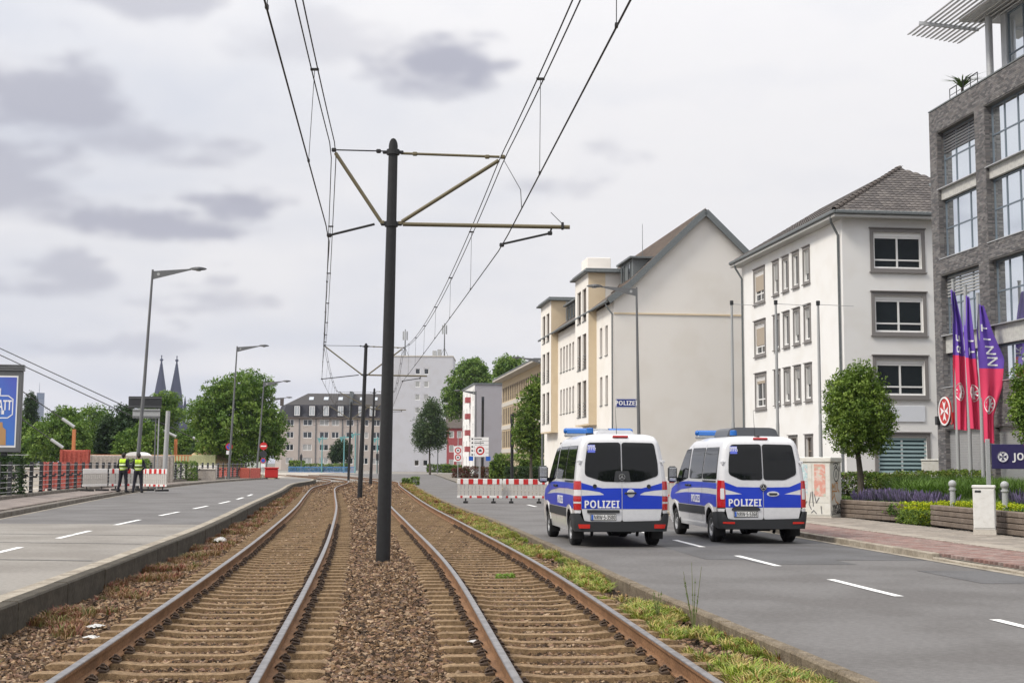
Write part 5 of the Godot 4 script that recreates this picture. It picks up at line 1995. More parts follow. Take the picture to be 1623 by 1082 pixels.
func cabinet_big() -> void:
	var root := thing("graffiti_cabinet", "tall pale utility cabinet covered with graffiti and torn posters", "cabinet", at(9.75, 0.12, 46.4), -0.62)
	var b := MB.new()
	b.bb(Vector3(-0.62, 0.0, -0.45), Vector3(0.62, 0.04, 0.45))
	part("plinth", b, M.concrete, root)
	b = MB.new()
	b.bb(Vector3(-0.6, 0.04, -0.43), Vector3(0.6, 1.72, 0.43), 0.015)
	part("body", b, M.cab2, root)
	b = MB.new()
	b.bb(Vector3(-0.64, 1.72, -0.47), Vector3(0.64, 1.88, 0.47), 0.02)
	part("lid", b, M.cab2, root)
	for s: float in [-1.0, 1.0]:
		b = MB.new()
		b.bb(Vector3(0.302 * s - 0.285, 0.46, 0.425), Vector3(0.302 * s + 0.285, 1.68, 0.442), 0.006)
		part("door", b, M.cab2, root)
	b = MB.new()
	b.bb(Vector3(-0.59, 0.08, 0.425), Vector3(0.59, 0.44, 0.442), 0.006)
	part("lower_door", b, M.cab2, root)
	for q: Array in [[-0.57, -0.16, 0.72, 1.66, M.poster_blue], [0.06, 0.44, 0.66, 1.66, M.poster_red]]:
		b = MB.new()
		b.bb(Vector3(q[0], q[2], 0.443), Vector3(q[1], q[3], 0.446))
		part("poster", b, q[4], root)
	# graffiti: spray strokes on the right side and tags on the doors
	b = MB.new()
	var o := Vector3(0.604, 0, 0)
	var sx := Vector3(0, 0, -1)
	var circ := []
	for k in 15:
		circ.append(Vector2(0.02 + cos(k * TAU / 14) * 0.2, 1.33 + sin(k * TAU / 14) * 0.21))
	stroke(b, circ, 0.035, o, sx, Vector3.UP, Vector3.RIGHT)
	for s: Array in [[[-0.05, 1.25], [0.02, 1.45], [0.06, 1.25]], [[-0.12, 1.55], [-0.02, 1.64], [0.08, 1.54], [0.14, 1.66]], [[-0.2, 1.66], [0.0, 1.70], [0.2, 1.67]], [[0.2, 1.45], [0.26, 1.60], [0.3, 1.45]], [[-0.06, 1.80], [0.02, 1.74], [0.10, 1.82]]]:
		stroke(b, s.map(func(k: Array) -> Vector2: return Vector2(k[0], k[1])), 0.03, o, sx, Vector3.UP, Vector3.RIGHT)
	part("graffiti", b, M.black, root)
	b = MB.new()
	for s: Array in [[[-0.30, 0.85], [-0.30, 1.05], [-0.22, 0.92], [-0.16, 1.06], [-0.10, 0.88]], [[-0.02, 0.88], [-0.02, 1.08], [0.1, 1.08], [0.1, 0.88], [0.22, 0.80]], [[-0.32, 0.82], [0.05, 0.82]], [[-0.32, 0.80], [-0.32, 0.55], [-0.2, 0.68]], [[-0.18, 0.75], [-0.05, 0.50], [0.15, 0.42]]]:
		stroke(b, s.map(func(k: Array) -> Vector2: return Vector2(k[0], k[1])), 0.045, o + Vector3(0.003, 0, 0), sx, Vector3.UP, Vector3.RIGHT)
	part("graffiti", b, M.orange_paint, root)
	for q: Array in [["YNCVT", 0.33], ["LOSMAK", 0.17]]:
		var t := node("graffiti", text_mesh(q[0], 0.15, 0.003), M.black, root)
		t.position = Vector3(0.606, q[1], -0.02)
		t.rotation = Vector3(0, PI / 2, 0.05)
	b = MB.new()
	for s: Array in [[[-0.05, 0.78], [-0.12, 0.4], [-0.05, 0.25]], [[0.0, 0.80], [0.02, 0.35]], [[0.06, 0.72], [0.12, 0.45], [0.22, 0.62]], [[-0.2, 0.5], [-0.3, 0.3]], [[-0.05, 0.14], [0.03, 0.22], [0.12, 0.12]], [[0.28, 0.35], [0.30, 0.12]]]:
		stroke(b, s.map(func(k: Array) -> Vector2: return Vector2(k[0], k[1])), 0.03, Vector3(0, 0, 0.447), Vector3.RIGHT, Vector3.UP, Vector3.BACK)
	part("graffiti", b, M.grey_paint, root)

func bollard(label: String, p: Vector3) -> void:
	var root := thing("bollard", label, "bollard", p, 0.0, "grey ball-topped bollards")
	var b := MB.new()
	b.lathe(Vector3.ZERO, Vector3.UP, [[0, 0.085], [0.92, 0.075], [0.93, 0.10], [0.97, 0.10], [0.98, 0.075], [1.02, 0.075]], 16)
	part("shaft", b, M.galv, root)
	b = MB.new()
	var prof := []
	for k in 9:
		var a := -PI / 2 + PI * k / 8
		prof.append([1.10 + sin(a) * 0.11, maxf(0.0, cos(a) * 0.11)])
	b.lathe(Vector3.ZERO, Vector3.UP, prof, 16)
	part("ball", b, M.galv, root)

func flagpole_bare(label: String, x: float, d: float, h: float, arm: float) -> void:
	var root := thing("flagpole", label, "flagpole", at(x, 0.1, d), 0.0, "bare flagpoles with a top arm")
	var b := MB.new()
	b.tube([Vector3.ZERO, Vector3(0, h * 0.4, 0), Vector3(0, h * 0.4 + 0.02, 0), Vector3(0, h * 0.8, 0), Vector3(0, h, 0)], [0.075, 0.07, 0.06, 0.058, 0.045], 10)
	part("pole", b, M.galv, root)
	b = MB.new()
	b.tube([Vector3(0.03, h - 0.1, 0), Vector3(arm, h - 0.16, 0.0)], [0.012], 6)
	part("arm", b, M.galv, root)
	b = MB.new()
	b.bb(Vector3(-0.07, h - 0.14, -0.06), Vector3(0.07, h + 0.05, 0.06), 0.015)
	part("head", b, M.anthracite, root)

# hanging flag: folds across, colours as print (violet above, red below)
func flag(label: String, x: float, d: float, h: float, fl: float, spread: Array, word: String, sd: int) -> void:
	var root := thing("banner_pole", "tall grey pole that carries the " + label, "flagpole", at(x, 0.2, d), 0.0, "poles of the three banners")
	var b := MB.new()
	b.tube([Vector3.ZERO, Vector3(0, h, 0)], [0.075, 0.06], 12)
	part("pole", b, M.galv, root)
	b = MB.new()
	b.lathe(Vector3(0, h, 0), Vector3.UP, [[0, 0.075], [0.05, 0.075], [0.06, 0.0]], 12)
	part("cap", b, M.galv, root)
	var fg := thing("banner", label, "flag", at(x, 0.2 + h - 0.35, d), 0.0, "violet and red banners")
	rng.seed = sd
	var ph := rng.randf() * 6.28
	var cols := [L(0.075, 0.035, 0.24), L(0.68, 0.035, 0.085)]
	var split := fl * 0.47
	var surf := func(u: float, v: float) -> Vector3:
		# u across 0..1, v down 0..1; the cloth gathers into folds towards the pole
		var i := v * (spread.size() - 1)
		var k := mini(int(i), spread.size() - 2)
		var wd: float = lerpf(spread[k][1], spread[k + 1][1], i - k)
		var off: float = lerpf(spread[k][0], spread[k + 1][0], i - k)
		var fold := sin(u * 11.0 + ph + v * 1.6) * 0.11 * (1.2 - wd) + sin(u * 5.0 - v * 4.0 + ph) * 0.06
		return Vector3(off + u * wd, -v * fl - 0.10 * u * (1.0 - wd) , 0.09 + fold)
	for part_k in 2:
		b = MB.new()
		var v0 := 0.0 if part_k == 0 else 0.47
		var v1 := 0.47 if part_k == 0 else 1.0
		var nu := 18
		var nv := 16
		for j in nv:
			for i in nu:
				var q := []
				for w: Vector2 in [Vector2(i, j), Vector2(i + 1, j), Vector2(i + 1, j + 1), Vector2(i, j + 1)]:
					var uu := w.x / nu
					var vv := lerpf(v0, v1, w.y / nv)
					var pp: Vector3 = surf.call(uu, vv)
					var e := 0.01
					var nn: Vector3 = (surf.call(uu + e, vv) - pp).cross(surf.call(uu, vv + e) - pp).normalized()
					if nn.z < 0:
						nn = -nn
					q.append([pp, nn])
				b.tri(q[0][0], q[1][0], q[2][0], q[0][1], q[1][1], q[2][1])
				b.tri(q[0][0], q[2][0], q[3][0], q[0][1], q[2][1], q[3][1])
		part("upper_cloth" if part_k == 0 else "lower_cloth", b, M.flag_violet if part_k == 0 else M.flag_red, fg)
	# printed letters follow the cloth
	b = MB.new()
	var glyph := {"A": [[0, 0, 0.5, 1], [0.5, 1, 1, 0], [0.2, 0.35, 0.8, 0.35]], "N": [[0, 0, 0, 1], [0, 1, 1, 0], [1, 0, 1, 1]], "I": [[0.5, 0, 0.5, 1]], "T": [[0.5, 0, 0.5, 1], [0, 1, 1, 1]], "E": [[0, 0, 0, 1], [0, 1, 0.8, 1], [0, 0.5, 0.7, 0.5], [0, 0, 0.8, 0]], "R": [[0, 0, 0, 1], [0, 1, 0.7, 1], [0.7, 1, 0.7, 0.5], [0.7, 0.5, 0, 0.5], [0.3, 0.5, 0.8, 0]]}
	var vp := 0.445
	for ch in word:
		for s: Array in glyph[ch]:
			var n := 4
			for k in n:
				var f := func(t: float) -> Vector3:
					var gx := lerpf(s[0], s[2], t)
					var gy := lerpf(s[1], s[3], t)
					return surf.call(0.78 - gy * 0.42, vp - gx * 0.052) + Vector3(0, 0, 0.012)
				var A: Vector3 = f.call(float(k) / n)
				var B: Vector3 = f.call(float(k + 1) / n)
				var dd := (B - A)
				if dd.length() > 0.001:
					b.bar(A, B, 0.055, 0.008, Vector3.BACK)
		vp -= 0.082
	part("lettering", b, M.white_film, fg)
	b = MB.new()
	var cu := 0.5
	var cvv := 0.73
	for k in 20:
		var a0 := TAU * k / 20
		var a1 := TAU * (k + 1) / 20
		b.bar(surf.call(cu + cos(a0) * 0.34, cvv + sin(a0) * 0.062) + Vector3(0, 0, 0.012), surf.call(cu + cos(a1) * 0.34, cvv + sin(a1) * 0.062) + Vector3(0, 0, 0.012), 0.035, 0.008, Vector3.BACK)
	for k in 4:
		var a := TAU * k / 4
		for e: float in [-0.35, 0.35]:
			b.bar(surf.call(cu, cvv) + Vector3(0, 0, 0.014), surf.call(cu + cos(a + e) * 0.27, cvv + sin(a + e) * 0.05) + Vector3(0, 0, 0.014), 0.06, 0.008, Vector3.BACK)
	part("emblem", b, M.white_film, fg)

func sign_board() -> void:
	var root := thing("name_sign", "dark blue and red name sign with a white cross emblem in the garden", "sign", at(14.0, 0.42, 42.5), -0.12)
	root.scale = Vector3.ONE * 0.86
	for x: float in [-0.12, 3.6]:
		var b := MB.new()
		b.bb(Vector3(x - 0.07, 0, -0.05), Vector3(x + 0.07, 2.45, 0.05), 0.01)
		part("post", b, M.galv, root)
	var b := MB.new()
	b.bb(Vector3(0.0, 1.45, -0.04), Vector3(3.5, 2.28, 0.04), 0.008)
	part("board", b, M.navy, root)
	b = MB.new()
	b.prism(PackedVector2Array([Vector2(1.0, 2.27), Vector2(1.2, 1.46), Vector2(3.49, 1.46), Vector2(3.49, 2.27)]), Vector3(0.06, 0, 0.041), Vector3.RIGHT, Vector3.UP, Vector3(0, 0, 0.004))
	part("red_field", b, M.red_film, root)
	var em := Node3D.new()
	em.name = "emblem"
	root.add_child(em)
	em.position = Vector3(0.36, 1.86, 0.046)
	round_emblem(em, 0.19, M.white_film, M.navy, 0.01)
	var t := node("lettering", text_mesh("JOHANNITER", 0.24, 0.01), M.white_film, root)
	t.position = Vector3(0.68 + t.mesh.get_aabb().size.x * 0.5, 1.86, 0.052)

func traffic_sign(called: String, label: String, pos: Vector3, h: float, r: float) -> Node3D:
	var root := thing(called, label, "traffic sign", pos)
	var b := MB.new()
	b.tube([Vector3.ZERO, Vector3(0, h, 0)], [0.035], 8)
	part("post", b, M.galv, root)
	return root

func disc(b: MB, c: Vector3, r: float, th := 0.006) -> void:
	b.lathe(c, Vector3.BACK, [[0, 0.0], [0, r], [th, r], [th, 0.0]], 20)
func ring(b: MB, c: Vector3, r0: float, r1: float, th := 0.006) -> void:
	b.lathe(c, Vector3.BACK, [[0, r0], [0, r1], [th, r1], [th, r0]], 24)

func signs() -> void:
	# two white boards with red rings
	for q: Array in [[-5.4, 148.0, 2, "white board with two red-ringed prohibition signs further down the right pavement"], [-2.3, 108.0, 1, "white board with one red-ringed prohibition sign before the direction boards"]]:
		var root := traffic_sign("prohibition_sign", q[3], at(q[0], 0.12, q[1]), 4.8 if q[2] == 2 else 3.3, 0.3)
		var b := MB.new()
		var s := 0.82 if q[2] == 2 else 0.80
		var yc := 2.6 if q[2] == 2 else 2.55
		var hh := 0.95 if q[2] == 2 else 0.53
		b.bb(Vector3(-0.5 * s, yc - hh * s, 0.04), Vector3(0.5 * s, yc + hh * s, 0.06), 0.006)
		part("board", b, M.white_film, root)
		for k in q[2]:
			var y: float = yc + (0.43 - 0.86 * k if q[2] == 2 else 0.05) * s
			b = MB.new()
			ring(b, Vector3(0, y, 0.062), 0.27 * s, 0.40 * s)
			part("red_ring", b, M.red_film, root)
			b = MB.new()
			b.bb(Vector3(-0.14 * s, y - 0.08 * s, 0.062), Vector3(0.14 * s, y + 0.03 * s, 0.068))
			b.bb(Vector3(-0.09 * s, y + 0.035 * s, 0.062), Vector3(0.09 * s, y + 0.10 * s, 0.068))
			part("car_symbol", b, M.black, root)
	# direction boards behind the second one
	var root := traffic_sign("direction_sign", "stack of pale direction boards with blue squares on the right pavement", at(-2.55, 0.12, 116.0), 5.4, 0.3)
	for k in 5:
		var b := MB.new()
		b.bb(Vector3(-0.95, 4.65 - 0.42 * k, 0.05), Vector3(1.05, 5.02 - 0.42 * k, 0.07))
		part("board", b, M.white_film, root)
		b = MB.new()
		b.bb(Vector3(-0.85, 4.76 - 0.42 * k, 0.071), Vector3(-0.68, 4.92 - 0.42 * k, 0.075))
		part("pictogram", b, M.black, root)
		b = MB.new()
		b.bb(Vector3(-0.55, 4.79 - 0.42 * k, 0.071), Vector3(0.30 + 0.2 * (k % 3), 4.89 - 0.42 * k, 0.075))
		part("place_name", b, M.grey_paint, root)
	root.scale = Vector3(0.72, 0.74, 1)
	for s: float in [-0.9, 1.0]:
		var b := MB.new()
		b.bb(Vector3(s - 0.25, 2.5, 0.05), Vector3(s + 0.25, 2.98, 0.07))
		part("blue_board", b, M.blue_film, root)
	# no-entry and tow-away signs left
	root = traffic_sign("no_entry_sign", "red no-entry sign on a post at the end of the left pavement", at(-24.3, 0.3, 143.0), 3.6, 0.3)
	var b := MB.new()
	disc(b, Vector3(0, 3.05, 0.04), 0.37)
	part("red_disc", b, M.red_film, root)
	b = MB.new()
	b.bb(Vector3(-0.27, 2.99, 0.047), Vector3(0.27, 3.11, 0.053))
	part("white_bar", b, M.white_film, root)
	b = MB.new()
	disc(b, Vector3(0, 2.25, 0.04), 0.36)
	part("backing_disc", b, M.anthracite, root)
	b = MB.new()
	disc(b, Vector3(0, 1.65, 0.04), 0.26)
	part("red_disc", b, M.red_film, root)
	b = MB.new()
	disc(b, Vector3(0, 1.65, 0.047), 0.18)
	part("blue_disc", b, M.blue_film, root)
	b = MB.new()
	b.bb(Vector3(-0.22, 1.0, 0.04), Vector3(0.22, 1.32, 0.055))
	part("supplement_board", b, M.white_film, root)
	root = traffic_sign("no_stopping_sign", "red and blue no-stopping sign fixed to the lamp post by the large tree", at(-24.35, 0.34, 124.6), 0.3, 0.3)
	b = MB.new()
	disc(b, Vector3(0.25, 2.75, 0.14), 0.30)
	part("red_disc", b, M.red_film, root)
	b = MB.new()
	disc(b, Vector3(0.25, 2.75, 0.147), 0.22)
	part("blue_disc", b, M.blue_film, root)
	b = MB.new()
	b.bar(Vector3(0.09, 2.91, 0.156), Vector3(0.41, 2.59, 0.156), 0.07, 0.006, Vector3.BACK)
	part("red_bar", b, M.red_film, root)
	b = MB.new()
	b.bb(Vector3(0.03, 2.08, 0.13), Vector3(0.47, 2.40, 0.15))
	part("supplement_board", b, M.white_film, root)
	# dark direction board seen from behind on its two posts
	root = thing("sign_backs", "dark grey direction boards seen from behind on two thin posts", "sign", at(-18.55, 0.34, 74.0), 0.04)
	for q: Array in [[-0.95, 0.72, 4.12, 4.72, M.anthracite], [-0.72, 0.66, 3.62, 4.08, M.galv]]:
		b = MB.new()
		b.bb(Vector3(q[0], q[2], -0.02), Vector3(q[1], q[3], 0.02), 0.006)
		part("board", b, q[4], root)
		b = MB.new()
		for yy: float in [q[2] + 0.08, q[3] - 0.08]:
			b.bb(Vector3(q[0], yy - 0.02, 0.02), Vector3(q[1], yy + 0.02, 0.05))
		part("stiffener", b, M.lamp_grey, root)
	for x: float in [0.45, 0.60]:
		b = MB.new()
		b.tube([Vector3(x, 0, -0.05), Vector3(x, 4.7, -0.05)], [0.035], 8)
		part("post", b, M.lamp_grey if x < 0.5 else M.galv, root)
	# POLIZEI sign on the right lamp post
	root = thing("police_sign", "blue sign reading POLIZEI fixed to the lamp post before the gable", "sign", at(6.8, 5.05, 79.0), 0.0)
	b = MB.new()
	b.bb(Vector3(-1.12, -0.25, -0.03), Vector3(0.0, 0.25, 0.03), 0.008)
	part("board", b, M.navy_blue, root)
	b = MB.new()
	for q: Array in [[-1.10, 0.215, -0.02, 0.235], [-1.10, -0.235, -0.02, -0.215], [-1.10, -0.215, -1.08, 0.215], [-0.04, -0.215, -0.02, 0.215]]:
		b.bb(Vector3(q[0], q[1], 0.031), Vector3(q[2], q[3], 0.034))
	part("border", b, M.white_film, root)
	var t := node("lettering", text_mesh("POLIZEI", 0.235, 0.006), M.white_film, root)
	t.position = Vector3(-0.56, 0.0, 0.034)
	b = MB.new()
	b.bb(Vector3(0.0, 0.02, -0.03), Vector3(0.2, 0.12, 0.03))
	part("bracket", b, M.galv, root)

func billboard() -> void:
	var root := thing("billboard", "tall lit billboard with a blue and violet poster at the left edge", "billboard", at(-20.95, 0.34, 58.0), 0.18)
	var w := 2.7
	var b := MB.new()
	b.bb(Vector3(-w * 0.5, 1.75, -0.2), Vector3(w * 0.5, 5.0, 0.15), 0.03)
	part("case", b, M.lamp_grey, root)
	b = MB.new()
	b.bb(Vector3(-w * 0.5 + 0.16, 1.95, 0.152), Vector3(w * 0.5 - 0.16, 4.80, 0.158))
	part("white_border", b, M.white_film, root)
	b = MB.new()
	b.quad(Vector3(-w * 0.5 + 0.21, 2.03, 0.163), Vector3(w * 0.5 - 0.21, 2.03, 0.163), Vector3(w * 0.5 - 0.21, 4.74, 0.163), Vector3(-w * 0.5 + 0.21, 4.74, 0.163), Vector3.BACK)
	part("poster", b, M.poster_print, root)
	for k in 3:
		b = MB.new()
		b.bb(Vector3(-w * 0.5 - 0.04, 5.0 + 0.09 * k, -0.25), Vector3(w * 0.5 + 0.04, 5.07 + 0.09 * k, 0.2), 0.01)
		part("cornice", b, M.lamp_grey, root)
	var t := node("lettering", text_mesh("RABATT", 0.40, 0.004), M.white_film, root)
	t.position = Vector3(0.42, 3.62, 0.168)
	t.scale.x = 0.55
	for k in 7:
		b = MB.new()
		b.bb(Vector3(-0.3 + 0.15 * k, 3.26, 0.168), Vector3(-0.2 + 0.15 * k, 3.42, 0.171))
		part("small_print", b, M.white_film, root)
	b = MB.new()
	for q: Array in [[-1.0, 3.98, 0.86, 4.02], [-1.0, 3.10, 0.86, 3.14], [1.0, 3.24, 1.04, 3.88]]:
		b.bb(Vector3(q[0], q[1], 0.165), Vector3(q[2], q[3], 0.169))
	b.bar(Vector3(0.84, 4.0, 0.167), Vector3(1.02, 3.86, 0.167), 0.04, 0.004, Vector3.BACK)
	b.bar(Vector3(0.84, 3.12, 0.167), Vector3(1.02, 3.26, 0.167), 0.04, 0.004, Vector3.BACK)
	part("frame_print", b, M.white_film, root)
	b = MB.new()
	b.bb(Vector3(0.15, 4.02, 0.17), Vector3(0.55, 4.30, 0.174), 0.001)
	part("badge_print", b, M.pale_board, root)
	b = MB.new()
	b.prism(PackedVector2Array([Vector2(0.38, 2.04), Vector2(0.82, 2.04), Vector2(0.80, 2.65), Vector2(0.68, 2.75), Vector2(0.66, 2.95), Vector2(0.56, 2.95), Vector2(0.54, 2.75), Vector2(0.42, 2.65)]), Vector3(0, 0, 0.168), Vector3.RIGHT, Vector3.UP, Vector3(0, 0, 0.003))
	part("bottle_print", b, M.bottle_print, root)
	for x: float in [-0.7, 0.75]:
		b = MB.new()
		b.bb(Vector3(x - 0.12, -0.1, -0.12), Vector3(x + 0.12, 1.75, 0.08), 0.02)
		part("leg", b, M.anthracite, root)

func site() -> void:
	# things on the building site behind the railing
	var box_thing := func(called: String, label: String, cat: String, p: Vector3, sz: Vector3, m: Material, turn: float) -> Node3D:
		var r := thing(called, label, cat, p, turn)
		var b := MB.new()
		b.bb(Vector3(-sz.x * 0.5, 0.12, -sz.z * 0.5), Vector3(sz.x * 0.5, sz.y, sz.z * 0.5), 0.04)
		part("body", b, m, r)
		b = MB.new()
		var n := int(sz.x / 0.28)
		for k in n:
			b.bb(Vector3(-sz.x * 0.5 + 0.14 + 0.28 * k, 0.25, sz.z * 0.5), Vector3(-sz.x * 0.5 + 0.28 + 0.28 * k, sz.y - 0.12, sz.z * 0.5 + 0.035))
		part("corrugation", b, m, r)
		b = MB.new()
		for s: float in [-1.0, 1.0]:
			for t: float in [-1.0, 1.0]:
				b.bb(Vector3(s * sz.x * 0.5 - 0.08, 0, t * sz.z * 0.5 - 0.08), Vector3(s * sz.x * 0.5 + 0.08, sz.y + 0.03, t * sz.z * 0.5 + 0.08))
		part("corner_posts", b, m, r)
		return r
	box_thing.call("site_container", "tall red site container behind the railing", "container", at(-26.9, 0.0, 90), Vector3(1.5, 2.45, 1.5), M.site_red, 0.2)
	box_thing.call("site_container", "lower faded red container left of the tall one", "container", at(-27.2, 0.0, 87.5), Vector3(1.2, 1.7, 1.5), M.site_red2, 0.1)
	box_thing.call("site_container", "pink-grey container behind the two police officers", "container", at(-26.5, 0.0, 102), Vector3(5.5, 2.2, 3), M.site_pink, 0.2)
	box_thing.call("site_cabin", "green site hoarding panel row beyond the railing", "hoarding", at(-35.0, 0.0, 150), Vector3(9.0, 2.5, 0.5), M.site_green, 0.05)
	box_thing.call("site_cabin", "orange site cabin with a white domed roof", "cabin", at(-27.6, 0.0, 108), Vector3(1.6, 1.9, 3.0), M.site_orange, 0.0)
	var r := thing("tent_roof", "white domed tarpaulin roof on the orange cabin", "tarpaulin", at(-27.6, 1.9, 108))
	var b := MB.new()
	var prof := PackedVector2Array()
	for k in 11:
		var a := PI * k / 10
		prof.append(Vector2(cos(a) * 0.72, sin(a) * 0.55 + 0.02))
	b.prism(prof, Vector3(0, 0, -1.6), Vector3.RIGHT, Vector3.UP, Vector3(0, 0, 3.2))
	part("tarpaulin", b, M.white_plastic, r)
	b = MB.new()
	b.bb(Vector3(-0.75, 0.0, -1.65), Vector3(0.75, 0.06, 1.65))
	part("rim", b, M.galv, r)
	# long low wall, hoarding and stacked white boards seen through the railing
	r = thing("site_wall", "low concrete wall across the building site", "wall", at(-34.0, 0.0, 100), 0.15)
	b = MB.new()
	b.bb(Vector3(-20, 0, -0.2), Vector3(8, 0.75, 0.2), 0.02)
	part("wall_body", b, M.concrete, r)
	b = MB.new()
	b.bb(Vector3(-20, 0.75, -0.25), Vector3(8, 0.85, 0.25), 0.02)
	part("coping", b, M.concrete, r)
	for q: Array in [[-26.9, 116.0, 2.2, "stack of white panels behind the railing left of the hedge plant"], [-27.6, 128.0, 3.5, "wide stack of white panels behind the far railing"]]:
		r = thing("panel_stack", q[3], "panels", at(q[0], 0.0, q[1]), 0.05, "stacks of white panels")
		for k in 7:
			b = MB.new()
			b.bb(Vector3(-q[2] * 0.5, 0.04 + 0.21 * k, -0.6), Vector3(q[2] * 0.5, 0.22 + 0.21 * k, 0.6), 0.01)
			part("panel", b, M.white_plastic, r)
	r = thing("red_barrier_row", "row of red plastic barriers at the far end of the railing", "barrier", at(-27.2, 0.0, 135.5), 0.0)
	for k in 6:
		b = MB.new()
		b.bb(Vector3(-2.0 + 1.0 * k, 0.1, -0.1), Vector3(-1.05 + 1.0 * k, 1.25, 0.1), 0.03)
		part("barrier_panel", b, M.site_red if k % 2 == 0 else M.site_red2, r)
	r = thing("warning_crate", "bright red plastic crate at the end of the left pavement", "crate", at(-22.4, 0.34, 136.5), 0.2)
	b = MB.new()
	b.bb(Vector3(-0.6, 0.0, -0.4), Vector3(0.6, 0.85, 0.4), 0.06)
	part("body", b, M.red_film, r)
	b = MB.new()
	b.bb(Vector3(-0.66, 0.85, -0.46), Vector3(0.66, 0.97, 0.46), 0.03)
	part("lid", b, M.red_film, r)
	# temporary mesh fence
	r = thing("mesh_fence", "galvanised temporary mesh fence on the building site", "fence", at(-36.0, 0.0, 92), 0.1)
	for k in 9:
		b = MB.new()
		var x := -18.0 + 2.6 * k
		b.tube([Vector3(x, 0, 0), Vector3(x, 2.2, 0)], [0.03], 6)
		part("post", b, M.galv, r)
		for y: float in [0.2, 1.2, 2.15]:
			b = MB.new()
			b.tube([Vector3(x, y, 0), Vector3(x + 2.6, y, 0)], [0.02], 6)
			part("rail", b, M.galv, r)
		b = MB.new()
		for m in 12:
			b.tube([Vector3(x + 0.2 * m + 0.15, 0.2, 0), Vector3(x + 0.2 * m + 0.15, 2.15, 0)], [0.006], 4)
		var o := part("mesh", b, M.galv, r)
		o.set_meta("kind", "stuff")
	# rusty railing in front of the trees
	r = thing("rust_railing", "rust-coloured railing on the wall before the trees", "railing", at(-33.0, 1.25, 118), 0.05)
	for k in 40:
		b = MB.new()
		b.bb(Vector3(-3.0 + 0.25 * k, 0, -0.03), Vector3(-2.92 + 0.25 * k, 1.0, 0.03))
		part("bar", b, M.site_orange, r)
	b = MB.new()
	b.bb(Vector3(-3.1, 1.0, -0.05), Vector3(7.1, 1.08, 0.05))
	b.bb(Vector3(-3.1, 0.1, -0.04), Vector3(7.1, 0.18, 0.04))
	part("top_rail", b, M.site_orange, r)
	r = thing("site_bank", "retaining wall below the rust-coloured railing", "wall", at(-33.0, 0.0, 118.4), 0.05)
	b = MB.new()
	b.bb(Vector3(-30, 0, -0.3), Vector3(9, 1.15, 0.3), 0.02)
	part("wall_body", b, M.site_pink, r)
	b = MB.new()
	b.bb(Vector3(-30, 1.15, -0.36), Vector3(9, 1.25, 0.36), 0.02)
	part("coping", b, M.concrete, r)
	# heap of earth
	r = thing("earth_heap", "heap of light brown earth beyond the green hoarding", "earth heap", at(-31.5, 0.0, 153))
	b = MB.new()
	var fz := FastNoiseLite.new()
	fz.seed = 77
	fz.frequency = 0.35
	var hf := func(x: float, z: float) -> Vector3: return Vector3(x, maxf(0.0, 3.4 * exp(-(x * x / 14.0 + z * z / 8.0)) + 0.25 * fz.get_noise_2d(x, z)), z)
	for i in 24:
		for j in 16:
			var x := -7.0 + 14.0 * i / 24
			var z := -5.0 + 10.0 * j / 16
			b.quad(hf.call(x, z), hf.call(x + 14.0 / 24, z), hf.call(x + 14.0 / 24, z + 10.0 / 16), hf.call(x, z + 10.0 / 16), Vector3.UP)
	node("earth", b.mesh(), M.sand_earth, r)
	# cable stays, sleeves and their orange posts
	var k := 0
	for q: Array in [[-45.2, 5.4, 150.0, 0.45, "lowest"], [-37.0, 4.6, 160.0, 0.44, "second"], [-34.2, 3.9, 162.0, 0.44, "third"], [-46.9, 3.3, 152.0, 0.78, "fourth"]]:
		var a := at(q[0], q[1], q[2])
		var dir := Vector3(-1.0, 0.66 if k != 1 and k != 2 else 0.45, 0.0).normalized()
		var rr := thing("stay_cable", ["upper one of the left pair of cables slanting down to an orange post", "upper one of the long pair of cables slanting down behind the sign", "lower one of the long pair of cables slanting down behind the sign", "thin cable slanting down to the low sleeve beside the tall poplar"][k], "cable", a, 0.0, "slanting stay cables")
		b = MB.new()
		b.tube([Vector3.ZERO, dir * 130.0], [0.055], 6)
		part("cable", b, M.wire, rr)
		b = MB.new()
		b.tube([dir * -0.2, dir * 1.35], [0.16], 8)
		part("sleeve", b, M.galv, rr)
		b = MB.new()
		b.bb(Vector3(0.0, -q[1], -0.15), Vector3(0.32, -0.35, 0.15), 0.02)
		part("post", b, M.rust_post, rr)
		k += 1
	r = thing("concrete_post", "plain grey concrete post behind the sign backs", "post", at(-23.5, 0.3, 99))
	b = MB.new()
	b.tube([Vector3.ZERO, Vector3(0.12, 4.9, 0)], [0.17, 0.15], 12)
	part("shaft", b, M.galv, r)
	b = MB.new()
	b.lathe(Vector3.ZERO, Vector3.UP, [[0, 0.24], [0.12, 0.24], [0.12, 0.16]], 12)
	part("base", b, M.concrete, r)

